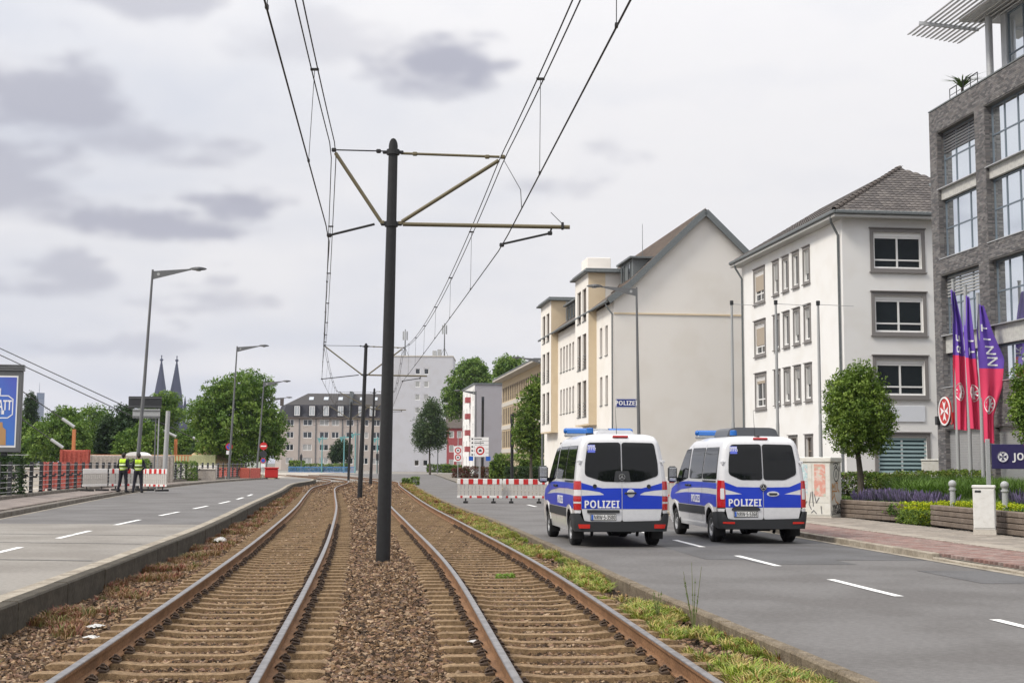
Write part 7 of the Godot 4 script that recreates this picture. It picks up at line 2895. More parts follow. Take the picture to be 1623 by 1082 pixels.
	if newer:
		b.lathe(sc - Vector3(0, 0, 0.01), Vector3.BACK, [[0, 0.078], [0.012, 0.074], [0.010, 0.0]], 24)
		part("badge_disc", b, M.black, root)
		b = MB.new()
	b.lathe(sc, Vector3.BACK, [[0.0, 0.070], [0.010, 0.066], [0.010, 0.058], [0.0, 0.056]], 24)
	for k in 3:
		var a := PI / 2 + TAU * k / 3
		var d := Vector3(cos(a), sin(a), 0)
		var e := Vector3(-sin(a), cos(a), 0) * 0.013
		b.flat(sc + e, sc - e, sc + d * 0.062, Vector3.BACK)
		b.flat(sc + e + Vector3(0, 0, 0.008), sc - e + Vector3(0, 0, 0.008), sc + d * 0.062 + Vector3(0, 0, 0.008), Vector3.BACK)
	part("star_badge", b, M.chrome, root)
	# sticker in the left window
	b = MB.new()
	skin_panel(b, V2([[-0.72, 1.985], [-0.56, 1.985], [-0.56, 2.15], [-0.72, 2.15]]), 1.0, 0.0245, false, 0.10)
	var st := part("window_sticker", b, M.sticker_blue, root)
	var tilt := -atan2(lin(ZR, 2.15) - lin(ZR, 2.0), 0.15)
	for q: Array in [["NRW", 2.115], ["31112" if not newer else "31113", 2.062]]:
		var tx := node("sticker_text", text_mesh(q[0], 0.05, 0.001), M.white_film, st)
		tx.position = skin(0.64, q[1], -1.0, 0.027)
		tx.rotation.x = tilt
	# tail lamps wrapped round the corners
	for sg: float in [-1.0, 1.0]:
		var s0 := 0.872
		var s1 := 1.115
		var lamp_o := Node3D.new()
		lamp_o.name = "tail_lamp"
		root.add_child(lamp_o, true)
		var secs := []
		if newer:
			secs = [[0.80, 1.39, s0, s1, M.lamp_red], [0.98, 1.22, s0 + 0.01, s0 + 0.085, M.lamp_clear]]
		else:
			secs = [[1.205, 1.385, s0, s1, M.lamp_red], [1.075, 1.20, s0, s1, M.lamp_clear], [0.955, 1.07, s0, s1, M.lamp_red], [0.915, 0.95, s0, s1, M.lamp_clear], [0.78, 0.91, s0, s1, M.lamp_red]]
		var kk := 0
		for q: Array in secs:
			b = MB.new()
			var pl := [Vector2(q[2], q[0]), Vector2(q[3], q[0]), Vector2(q[3], q[1]), Vector2(q[2], q[1])]
			if newer and kk == 0:
				pl = [Vector2(s0 - 0.01, 0.80), Vector2(s1 - 0.02, 0.80), Vector2(s1 - 0.03, 1.2), Vector2(s1 - 0.05, 1.40), Vector2(s0, 1.39), Vector2(s0 - 0.012, 1.12)]
			skin_panel(b, rounded(pl, 0.02), sg, 0.022 + 0.004 * (kk if newer else 0), false, 0.05, 0.024)
			part("lens", b, q[4], lamp_o)
			kk += 1
		b = MB.new()
		skin_panel(b, V2([[s0 + 0.01, 0.71], [s1 - 0.02, 0.71], [s1, 0.775], [s0, 0.775]]), sg, 0.014, false, 0.05, 0.012)
		part("lamp_base", b, M.van_white, root)
		# sticker on the lamp base
		# bumper end and reflector
		b = MB.new()
		skin_panel(b, rounded([Vector2(-0.62 if sg > 0 else -0.60, 0.33), Vector2(1.02, 0.33), Vector2(1.30, 0.36), Vector2(1.42, 0.42), Vector2(1.42, 0.69), Vector2(0.90, 0.715), Vector2(0.835, 0.56), Vector2(-0.62, 0.525)], 0.03) if sg > 0 else rounded([Vector2(0.60, 0.33), Vector2(1.02, 0.33), Vector2(1.30, 0.36), Vector2(1.42, 0.42), Vector2(1.42, 0.69), Vector2(0.90, 0.715), Vector2(0.835, 0.56), Vector2(0.60, 0.525)], 0.03), sg, 0.05, false, 0.10, 0.06)
		part("bumper" if sg > 0 else "bumper_end", b, M.van_plastic, root)
		b = MB.new()
		if newer:
			skin_panel(b, V2([[0.66, 0.44], [0.90, 0.445], [0.90, 0.485], [0.66, 0.485]]), sg, 0.062, false, 0.05, 0.015)
		else:
			skin_panel(b, V2([[0.69, 0.395], [0.89, 0.395], [0.91, 0.48], [0.69, 0.48]]), sg, 0.062, false, 0.05, 0.015)
		part("reflector", b, M.red_lens, root)
	# third brake light
	b = MB.new()
	b.box(Vector3(0.0, 2.325, -0.17), Vector3(0.34, 0.05, 0.06), Basis(Vector3.RIGHT, -0.4), 0.015)
	part("brake_light", b, M.lamp_red, root)
	# --- sides
	for sg: float in [-1.0, 1.0]:
		# blue band and white flash along the side, following the arches
		var band := V2([[0.30, 0.80], [0.58, 0.80], [0.70, 0.845], [0.98, 0.885], [1.26, 0.845], [1.40, 0.80], [4.10, 0.80], [4.24, 0.845], [4.62, 0.885], [4.95, 0.86], [5.10, 0.95], [4.95, 1.14], [4.3, 1.30], [3.2, 1.345], [1.5, 1.345], [0.30, 1.335]])
		var fl := V2([[0.0, 1.07], [0.9, 1.085], [2.2, 1.09], [3.4, 1.075], [4.65, 1.02], [3.9, 1.13], [2.6, 1.20], [1.2, 1.215], [0.0, 1.20]])
		for piece in Geometry2D.clip_polygons(band, fl):
			b = MB.new()
			skin_panel(b, piece, sg, 0.0035, true, 0.14)
			part("side_band", b, M.van_blue, root)
		# windows: rear quarter, sliding door, cab
		for q: Array in [[rounded([Vector2(0.34, 1.42), Vector2(1.62, 1.42), Vector2(1.62, 2.14), Vector2(0.44, 2.14)], 0.06), "side_window"], [rounded([Vector2(1.72, 1.42), Vector2(2.98, 1.42), Vector2(2.98, 2.14), Vector2(1.72, 2.14)], 0.06), "side_window"], [rounded([Vector2(3.16, 1.42), Vector2(4.40, 1.26), Vector2(4.36, 1.36), Vector2(3.62, 2.10), Vector2(3.16, 2.13)], 0.06), "cab_window"]]:
			b = MB.new()
			skin_panel(b, q[0], sg, 0.012, true, 0.14, 0.012)
			part(q[1], b, M.van_glass, root)
		# black rubbing strip between the wheels, sills, arch trims
		b = MB.new()
		skin_panel(b, V2([[1.44, 0.60], [4.16, 0.60], [4.16, 0.785], [1.44, 0.785]]), sg, 0.016, true, 0.14, 0.016)
		part("rubbing_strip", b, M.van_plastic, root)
		for w: float in [wz_r, wz_f]:
			b = MB.new()
			var pl := PackedVector2Array()
			for k in 15:
				var a := PI - PI * k / 14.0
				pl.append(Vector2(-w + cos(a) * (arch_r + 0.07), wy + sin(a) * (arch_r + 0.08)))
			for k in 15:
				var a := PI * k / 14.0
				pl.append(Vector2(-w + cos(a) * arch_r, wy + sin(a) * arch_r * 1.02))
			skin_panel(b, pl, sg, 0.010, true, 0.12, 0.014)
			part("arch_trim", b, M.van_white, root)
			b = MB.new()
			b.box(Vector3(sg * 0.86, 0.30, w + 0.50), Vector3(0.24, 0.30, 0.015), Basis(Vector3.RIGHT, 0.1), 0.004)
			part("mudflap", b, M.rubber, root)
		# thin dark strips stand in for the shade in the door gaps; handles
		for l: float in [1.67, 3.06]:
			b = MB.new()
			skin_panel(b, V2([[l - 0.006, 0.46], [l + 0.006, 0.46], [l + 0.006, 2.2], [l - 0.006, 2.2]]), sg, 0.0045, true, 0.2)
			part("door_gap_shade", b, M.van_plastic, root)
		for l: float in [2.88, 3.22]:
			b = MB.new()
			b.box(skin(side_s(l, 1.25), 1.25, sg, 0.02), Vector3(0.04, 0.05, 0.2), Basis.IDENTITY, 0.012)
			part("door_handle", b, M.van_plastic, root)
		b = MB.new()
		b.bar(skin(side_s(0.4, 1.37), 1.37, sg, 0.006), skin(side_s(1.6, 1.37), 1.37, sg, 0.006), 0.02, 0.03)
		part("slide_rail", b, M.van_plastic, root)
		var wt := node("side_lettering", text_mesh("POLIZEI", 0.17, 0.004), M.white_film, root)
		wt.position = skin(side_s(2.3, 0.95), 0.95, sg, 0.008)
		wt.rotation.y = PI / 2 * sg
		# mirror on its arm
		b = MB.new()
		var mp := Vector3(sg * 1.16, 1.50, -4.10)
		b.box(mp, Vector3(0.23, 0.40, 0.14), Basis.IDENTITY, 0.05)
		b.bar(mp + Vector3(-sg * 0.05, -0.12, 0), Vector3(sg * 0.93, 1.36, -4.2), 0.10, 0.09)
		var mr := part("wing_mirror", b, M.van_plastic, root)
		b = MB.new()
		b.bb(mp + Vector3(-0.09, -0.06, 0.068), mp + Vector3(0.09, 0.16, 0.075), 0.003)
		b.bb(mp + Vector3(-0.085, -0.165, 0.068), mp + Vector3(0.085, -0.085, 0.075), 0.003)
		part("mirror_glass", b, M.chrome, mr)
	# windscreen and grille, seen only from the front
	b = MB.new()
	for k in 8:
		var y0 := 1.24 + 0.1 * k
		var y1 := y0 + 0.1
		var z0 := -(VAN_LEN - lin(ZF, y0)) - 0.012
		var z1 := -(VAN_LEN - lin(ZF, y1)) - 0.012
		b.quad(Vector3(-0.62, y0, z0 + 0.02), Vector3(0.62, y0, z0 + 0.02), Vector3(0.62, y1, z1 + 0.02), Vector3(-0.62, y1, z1 + 0.02), Vector3(0, 0.5, -1))
	part("windscreen", b, M.van_glass, root)
	b = MB.new()
	b.bb(Vector3(-0.45, 0.62, -VAN_LEN - 0.01), Vector3(0.45, 0.86, -VAN_LEN + 0.1), 0.03)
	part("grille", b, M.van_plastic, root)
	for sg: float in [-1.0, 1.0]:
		b = MB.new()
		b.box(Vector3(sg * 0.70, 0.80, -VAN_LEN + 0.20), Vector3(0.30, 0.26, 0.12), Basis(Vector3.UP, -sg * 0.5), 0.04)
		part("headlight", b, M.lamp_clear, root)
	# --- on the roof: light bar, rear beacon, vent unit, aerial
	var lb := Node3D.new()
	lb.name = "light_bar"
	root.add_child(lb, true)
	lb.position = Vector3(0, 2.40, -3.05)
	b = MB.new()
	b.bb(Vector3(-0.78, -0.03, -0.17), Vector3(0.78, 0.05, 0.17), 0.02)
	part("bar_base", b, M.grey_roof, lb)
	for sg: float in [-1.0, 1.0]:
		b = MB.new()
		b.prism(PackedVector2Array([Vector2(-0.17, 0.05), Vector2(0.17, 0.05), Vector2(0.15, 0.13), Vector2(0.08, 0.17), Vector2(-0.08, 0.17), Vector2(-0.15, 0.13)]), Vector3(sg * 0.24, 0, 0), Vector3.BACK, Vector3.UP, Vector3(sg * 0.52, 0, 0))
		b.lathe(Vector3(sg * 0.76, 0.105, 0), Vector3(sg, 0, 0), [[0, 0.07], [0.05, 0.05], [0.06, 0.0]], 12)
		part("blue_lens", b, M.lamp_blue, lb)
	b = MB.new()
	b.bb(Vector3(-0.235, 0.052, -0.15), Vector3(0.235, 0.16, 0.15), 0.03)
	part("bar_centre", b, M.grey_roof, lb)
	var bc := Node3D.new()
	bc.name = "beacon"
	root.add_child(bc, true)
	bc.position = Vector3(-0.60 if not newer else -0.52, 2.355, -0.55)
	b = MB.new()
	b.lathe(Vector3.ZERO, Vector3.UP, [[-0.04, 0.09], [0.05, 0.085], [0.05, 0.0]], 20)
	part("beacon_base", b, M.black, bc)
	b = MB.new()
	b.lathe(Vector3.ZERO, Vector3.UP, [[0.05, 0.082], [0.15, 0.076], [0.165, 0.065], [0.17, 0.0]], 20)
	part("blue_lens", b, M.lamp_blue, bc)
	b = MB.new()
	if newer:
		b.prism(rounded([Vector2(-0.62, 0.0), Vector2(0.62, 0.0), Vector2(0.55, 0.20), Vector2(0.42, 0.235), Vector2(-0.42, 0.235), Vector2(-0.55, 0.20)], 0.06), Vector3(0.10, 2.365, -2.4), Vector3.RIGHT, Vector3.UP, Vector3(0, 0, 1.25))
		part("air_unit", b, M.roof_unit, root)
		b = MB.new()
		b.lathe(Vector3(-0.03, 2.36, -0.33), Vector3.UP, [[0, 0.07], [0.04, 0.05], [0.05, 0.0]], 12)
		part("roof_camera", b, M.black, root)
	else:
		b.prism(rounded([Vector2(-0.45, 0.0), Vector2(0.45, 0.0), Vector2(0.36, 0.10), Vector2(-0.36, 0.10)], 0.04), Vector3(0.05, 2.385, -2.3), Vector3.RIGHT, Vector3.UP, Vector3(0, 0, 1.2))
		part("roof_vent", b, M.van_white, root)
	b = MB.new()
	b.tube([Vector3(0.0, 2.38, -0.62), Vector3(-0.02, 2.98, -0.66)], [0.008, 0.003], 5)
	part("aerial", b, M.black, root)

# ---------------------------------------------------------------- people: tapered capsules joined smoothly and meshed as surface nets
func sd_bone(p: Vector3, a: Vector3, b: Vector3, ra: float, rb: float) -> float:
	var ab := b - a
	var t := clampf((p - a).dot(ab) / maxf(ab.length_squared(), 1e-9), 0.0, 1.0)
	return p.distance_to(a + ab * t) - lerpf(ra, rb, t)

# bones: [a, b, ra, rb]; returns a mesh; paint(p) gives the vertex colour
func nets(bones: Array, cell: float, k: float, paint: Callable, clip_lo := Vector3(-9, -9, -9), clip_hi := Vector3(9, 9, 9), flatten := Vector3.ONE) -> MB:
	var lo := Vector3(1e9, 1e9, 1e9)
	var hi := -lo
	for q: Array in bones:
		var r: float = maxf(q[2], q[3]) + cell * 2.0
		lo = lo.min(q[0] - Vector3.ONE * r).min(q[1] - Vector3.ONE * r)
		hi = hi.max(q[0] + Vector3.ONE * r).max(q[1] + Vector3.ONE * r)
	lo = lo.max(clip_lo)
	hi = hi.min(clip_hi)
	var n := Vector3i(((hi - lo) / cell).ceil()) + Vector3i.ONE
	var f := PackedFloat32Array()
	f.resize(n.x * n.y * n.z)
	f.fill(1.0)
	for q: Array in bones:
		var r: float = maxf(q[2], q[3]) + k + cell * 2.0
		var a := Vector3i((((q[0] as Vector3).min(q[1]) - Vector3.ONE * r - lo) / cell).floor()).clamp(Vector3i.ZERO, n - Vector3i.ONE)
		var b := Vector3i((((q[0] as Vector3).max(q[1]) + Vector3.ONE * r - lo) / cell).ceil()).clamp(Vector3i.ZERO, n - Vector3i.ONE)
		for z in range(a.z, b.z + 1):
			for y in range(a.y, b.y + 1):
				for x in range(a.x, b.x + 1):
					var i := (z * n.y + y) * n.x + x
					var d := sd_bone(lo + Vector3(x, y, z) * cell, q[0], q[1], q[2], q[3])
					var e := f[i]
					var h := maxf(k - absf(d - e), 0.0) / k
					f[i] = minf(d, e) - h * h * k * 0.25
	var idx := {}
	var pts := PackedVector3Array()
	var corner: Array[Vector3i] = []
	for c in 8:
		corner.append(Vector3i(c & 1, (c >> 1) & 1, (c >> 2) & 1))
	for z in n.z - 1:
		for y in n.y - 1:
			for x in n.x - 1:
				var m := 0
				var i0 := (z * n.y + y) * n.x + x
				for c in 8:
					if f[i0 + corner[c].x + corner[c].y * n.x + corner[c].z * n.x * n.y] < 0.0:
						m |= 1 << c
				if m == 0 or m == 255:
					continue
				var s := Vector3.ZERO
				var cnt := 0
				for c in 8:
					for ax in 3:
						var c2 := c | (1 << ax)
						if c2 == c:
							continue
						if ((m >> c) & 1) != ((m >> c2) & 1):
							var fa := f[i0 + corner[c].x + corner[c].y * n.x + corner[c].z * n.x * n.y]
							var fb := f[i0 + corner[c2].x + corner[c2].y * n.x + corner[c2].z * n.x * n.y]
							s += Vector3(corner[c]).lerp(Vector3(corner[c2]), fa / (fa - fb))
							cnt += 1
				idx[Vector3i(x, y, z)] = pts.size()
				pts.append(lo + (Vector3(x, y, z) + s / cnt) * cell)
	var g := func(p: Vector3) -> float:
		var q := ((p - lo) / cell)
		var b := Vector3i(q.floor()).clamp(Vector3i.ZERO, n - Vector3i(2, 2, 2))
		var t := q - Vector3(b)
		var r := 0.0
		for c in 8:
			var w := (t.x if corner[c].x else 1.0 - t.x) * (t.y if corner[c].y else 1.0 - t.y) * (t.z if corner[c].z else 1.0 - t.z)
			r += w * f[((b.z + corner[c].z) * n.y + b.y + corner[c].y) * n.x + b.x + corner[c].x]
		return r
	var nn := PackedVector3Array()
	for p in pts:
		var e := cell * 0.7
		nn.append(Vector3(g.call(p + Vector3(e, 0, 0)) - g.call(p - Vector3(e, 0, 0)), g.call(p + Vector3(0, e, 0)) - g.call(p - Vector3(0, e, 0)), g.call(p + Vector3(0, 0, e)) - g.call(p - Vector3(0, 0, e))).normalized())
	var mb := MB.new()
	mb.colored = true
	var put := func(A: int, B: int, C: int) -> void:
		mb.col = paint.call((pts[A] + pts[B] + pts[C]) / 3.0)
		mb.tri(pts[A], pts[B], pts[C], nn[A], nn[B], nn[C])
	for key: Vector3i in idx:
		var i0 := (key.z * n.y + key.y) * n.x + key.x
		for ax in 3:
			var st: int = [1, n.x, n.x * n.y][ax]
			if i0 + st >= f.size():
				continue
			if (f[i0] < 0.0) == (f[i0 + st] < 0.0):
				continue
			var u := Vector3i.ZERO
			var w := Vector3i.ZERO
			u[(ax + 1) % 3] = 1
			w[(ax + 2) % 3] = 1
			if not (idx.has(key - u) and idx.has(key - w) and idx.has(key - u - w)):
				continue
			var A: int = idx[key]
			var B: int = idx[key - u]
			var C: int = idx[key - u - w]
			var D: int = idx[key - w]
			put.call(A, B, C)
			put.call(A, C, D)
	return mb

func officer(label: String, pos: Vector3, turn: float, bun: bool, stance: float, h: float) -> void:
	var root := thing("person", label, "person", pos, turn, "police officers on the left pavement")
	var k := h / 1.78
	var skin := Color(0.45, 0.27, 0.19)
	var navy := Color(0.012, 0.013, 0.020)
	var black := Color(0.009, 0.009, 0.010)
	# joints; the figure looks along -z
	var hipL := Vector3(-0.10, 0.93, 0.0)
	var hipR := Vector3(0.10, 0.93, 0.0)
	var kneeL := Vector3(-0.14 - stance, 0.50, -0.03)
	var kneeR := Vector3(0.13 + stance * 0.4, 0.50, -0.02)
	var ankL := Vector3(-0.18 - stance * 1.6, 0.09, 0.04)
	var ankR := Vector3(0.15 + stance * 0.8, 0.09, 0.02)
	var shL := Vector3(-0.185, 1.42, 0.01)
	var shR := Vector3(0.185, 1.42, 0.01)
	var elL := Vector3(-0.29, 1.14, 0.02)
	var elR := Vector3(0.29, 1.14, 0.02)
	var wrL := Vector3(-0.13, 1.04, -0.20)
	var wrR := Vector3(0.13, 1.02, -0.20)
	var bones := [
		[Vector3(-0.06, 0.96, 0), Vector3(0.06, 0.96, 0), 0.125, 0.125], [Vector3(0, 1.0, 0), Vector3(0, 1.18, 0.01), 0.13, 0.125], [Vector3(-0.05, 1.2, 0.0), Vector3(-0.07, 1.38, 0.0), 0.125, 0.115], [Vector3(0.05, 1.2, 0.0), Vector3(0.07, 1.38, 0.0), 0.125, 0.115],
		[shL, shR, 0.075, 0.075], [Vector3(0, 1.42, 0.01), Vector3(0, 1.56, -0.01), 0.07, 0.055],
		[hipL, kneeL, 0.105, 0.07], [hipR, kneeR, 0.105, 0.07], [kneeL, ankL, 0.072, 0.055], [kneeR, ankR, 0.072, 0.055],
		[ankL + Vector3(0, -0.03, 0.03), ankL + Vector3(-0.03, -0.05, -0.17), 0.052, 0.042], [ankR + Vector3(0, -0.03, 0.03), ankR + Vector3(0.03, -0.05, -0.17), 0.052, 0.042],
		[shL, elL, 0.066, 0.05], [shR, elR, 0.066, 0.05], [elL, wrL, 0.05, 0.037], [elR, wrR, 0.05, 0.037],
		[Vector3(0, 1.62, -0.01), Vector3(0, 1.69, -0.005), 0.082, 0.09], [Vector3(0, 1.585, -0.05), Vector3(0, 1.60, -0.06), 0.045, 0.045], [Vector3(0, 1.645, -0.10), Vector3(0, 1.625, -0.115), 0.016, 0.02],
		[Vector3(-0.09, 1.645, 0.0), Vector3(-0.095, 1.625, 0.005), 0.018, 0.014], [Vector3(0.09, 1.645, 0.0), Vector3(0.095, 1.625, 0.005), 0.018, 0.014],
	]
	for q: Array in bones:
		q[0] *= k
		q[1] *= k
		q[2] *= k
		q[3] *= k
	var paint := func(p: Vector3) -> Color:
		var y := p.y / k
		if y > 1.515:
			return skin
		if y < 0.10:
			return black
		return navy
	var b := nets(bones, 0.017, 0.035, paint)
	# hands: palm and five fingers, clasped before the belt
	for s: float in [-1.0, 1.0]:
		var w := (wrL if s < 0 else wrR) * k
		var d := Vector3(-s * 0.55, -0.25, -0.75).normalized()
		var side := Vector3(0, 1, 0).cross(d).normalized()
		var up := d.cross(side)
		var hb := [[w - d * 0.01, w + d * 0.075, 0.030, 0.032]]
		for fi in 4:
			var base := w + d * 0.085 + up * (0.027 - 0.018 * fi)
			var ln: float = [0.066, 0.075, 0.070, 0.055][fi]
			var mid := base + d * ln * 0.5
			hb.append([base - d * 0.02, mid, 0.0095, 0.009])
			hb.append([mid, mid + (d * 0.6 - side * s * 0.6).normalized() * ln * 0.5, 0.009, 0.0078])
		var tb := w + d * 0.03 + up * 0.03
		hb.append([tb, tb + (d * 0.7 + up * 0.6).normalized() * 0.035, 0.012, 0.010])
		hb.append([tb + (d * 0.7 + up * 0.6).normalized() * 0.035, tb + (d + up * 0.35).normalized() * 0.065, 0.010, 0.0085])
		var hm := nets(hb, 0.006, 0.010, func(_p: Vector3) -> Color: return skin)
		b.v.append_array(hm.v)
		b.n.append_array(hm.n)
		b.u.append_array(hm.u)
		b.c.append_array(hm.c)
	part("body", b, M.cloth, root)
	# eyes and mouth on the far side of the head
	var fb := MB.new()
	for s: float in [-1.0, 1.0]:
		fb.lathe(Vector3(s * 0.032, 1.655, -0.088) * k, Vector3.FORWARD, [[0, 0.011], [0.006, 0.006], [0.007, 0.0]], 8)
	fb.box(Vector3(0, 1.588, -0.103) * k, Vector3(0.045, 0.008, 0.012), Basis.IDENTITY, 0.003)
	part("face_features", fb, M.black, root)
	# high-visibility vest over the chest
	var vb := []
	for q: Array in [[Vector3(0, 1.02, 0), Vector3(0, 1.18, 0.01), 0.15, 0.15], [Vector3(-0.06, 1.18, 0.0), Vector3(-0.08, 1.37, 0.0), 0.148, 0.138], [Vector3(0.06, 1.18, 0.0), Vector3(0.08, 1.37, 0.0), 0.148, 0.138], [Vector3(-0.12, 1.42, 0.01), Vector3(0.12, 1.42, 0.01), 0.098, 0.098]]:
		vb.append([q[0] * k, q[1] * k, q[2] * k, q[3] * k])
	var vest := nets(vb, 0.013, 0.03, func(p: Vector3) -> Color:
		var y := p.y / k
		if absf(p.x / k) > 0.155 and y > 1.2:
			return navy
		if (y > 1.055 and y < 1.095) or (y > 1.22 and y < 1.27):
			return Color(0.55, 0.57, 0.55)
		if (y > 1.135 and y < 1.205) or (y > 1.295 and y < 1.335):
			return navy
		return Color(0.42, 0.62, 0.03), Vector3(-0.21, 1.0, -0.3) * k, Vector3(0.21, 1.50, 0.3) * k)
	part("vest", vest, M.cloth, root)
	# hair
	var hairs := [[Vector3(0, 1.67, 0.025) * k, Vector3(0, 1.70, 0.0) * k, 0.092 * k, 0.092 * k], [Vector3(0, 1.60, 0.055) * k, Vector3(0, 1.66, 0.04) * k, 0.055 * k, 0.075 * k]]
	if bun:
		hairs.append([Vector3(0, 1.655, 0.125) * k, Vector3(0, 1.64, 0.13) * k, 0.05 * k, 0.045 * k])
	part("hair", nets(hairs, 0.012, 0.03, func(_p: Vector3) -> Color: return Color(0.018, 0.012, 0.009)), M.cloth, root)
	var bb := MB.new()
	bb.lathe(Vector3(0, 0.985, 0) * k, Vector3.UP, [[-0.025, 0.15], [-0.025, 0.158], [0.025, 0.158], [0.025, 0.15]], 20)
	for q: Array in [[0.155, 0.03], [-0.155, 0.02], [0.08, 0.13]]:
		bb.box(Vector3(q[0], 0.93, q[1]) * k, Vector3(0.07, 0.12, 0.06), Basis.IDENTITY, 0.01)
	part("belt", bb, M.black, root)

func people() -> void:
	M.cloth = StandardMaterial3D.new()
	M.cloth.vertex_color_use_as_albedo = true
	M.cloth.roughness = 0.85
	officer("left officer in black with a yellow high-visibility vest, seen from behind", at(-17.95, 0.34, 67.6), -0.25, false, 0.03, 1.82)
	officer("right officer in black with dark tied hair and a yellow vest, seen from behind", at(-17.1, 0.34, 67.0), 0.15, true, 0.02, 1.80)

# ---------------------------------------------------------------- plants
func leaf_clump(sd: int, n: int, long: float, droop := 0.3) -> ArrayMesh:
	# n pointed leaves spread through a unit ball, each folded along its rib
	rng.seed = sd
	var b := MB.new()
	b.colored = true
	for k in n:
		var o := Vector3(rng.randf_range(-1, 1), rng.randf_range(-1, 1), rng.randf_range(-1, 1)) * 0.75
		var d := Vector3(rng.randf_range(-1, 1), rng.randf_range(-0.8, 0.5) - droop, rng.randf_range(-1, 1)).normalized()
		var s := d.cross(Vector3(rng.randf_range(-1, 1), 1.2, rng.randf_range(-1, 1))).normalized()
		var up := s.cross(d)
		var w := long * 0.36
		var tip := o + d * long
		var mid := o + d * long * 0.45
		var v := rng.randf_range(0.75, 1.2)
		b.col = Color(v, v, v)
		b.flat(o, mid + s * w + up * w * 0.25, tip, up)
		b.flat(o, mid - s * w + up * w * 0.25, tip, up)
	return b.mesh()

func blade_tuft(sd: int, n: int, spread: float, wide: float, lean: float) -> ArrayMesh:
	rng.seed = sd
	var b := MB.new()
	b.colored = true
	for k in n:
		var a := rng.randf() * TAU
		var o := Vector3(cos(a), 0, sin(a)) * rng.randf() * spread
		var dir := Vector3(cos(a + rng.randf_range(-0.8, 0.8)), 0, sin(a)) * lean * rng.randf_range(0.3, 1.2)
		var h := rng.randf_range(0.55, 1.0)
		var s := Vector3(-sin(a), 0, cos(a)) * wide
		var m := o + dir * 0.35 + Vector3(0, h * 0.6, 0)
		var t := o + dir + Vector3(0, h * (1.0 - lean * 0.25), 0)
		var v := rng.randf_range(0.75, 1.2)
		b.col = Color(v, v, v)
		b.quad(o - s, o + s, m + s * 0.8, m - s * 0.8, dir + Vector3(0, 0.3, 0.01))
		b.flat(m - s * 0.8, m + s * 0.8, t, dir + Vector3(0, 0.3, 0.01))
	return b.mesh()

# joins many copies of a leaf clump into one mesh, each copy in its own tone
func bake(src: ArrayMesh, xf: Array, cc: PackedColorArray) -> ArrayMesh:
	var a := src.surface_get_arrays(0)
	var v: PackedVector3Array = a[Mesh.ARRAY_VERTEX]
	var n: PackedVector3Array = a[Mesh.ARRAY_NORMAL]
	var bv := PackedVector3Array()
	var bn := PackedVector3Array()
	var bc := PackedColorArray()
	var one := PackedColorArray()
	one.resize(v.size())
	for i in xf.size():
		var t: Transform3D = xf[i]
		bv.append_array(t * v)
		bn.append_array(Transform3D(t.basis.orthonormalized(), Vector3.ZERO) * n)
		one.fill(cc[i])
		bc.append_array(one)
	var out := []
	out.resize(Mesh.ARRAY_MAX)
	out[Mesh.ARRAY_VERTEX] = bv
	out[Mesh.ARRAY_NORMAL] = bn
	out[Mesh.ARRAY_COLOR] = bc
	var m := ArrayMesh.new()
	m.add_surface_from_arrays(Mesh.PRIMITIVE_TRIANGLES, out)
	return m

var clumps := []

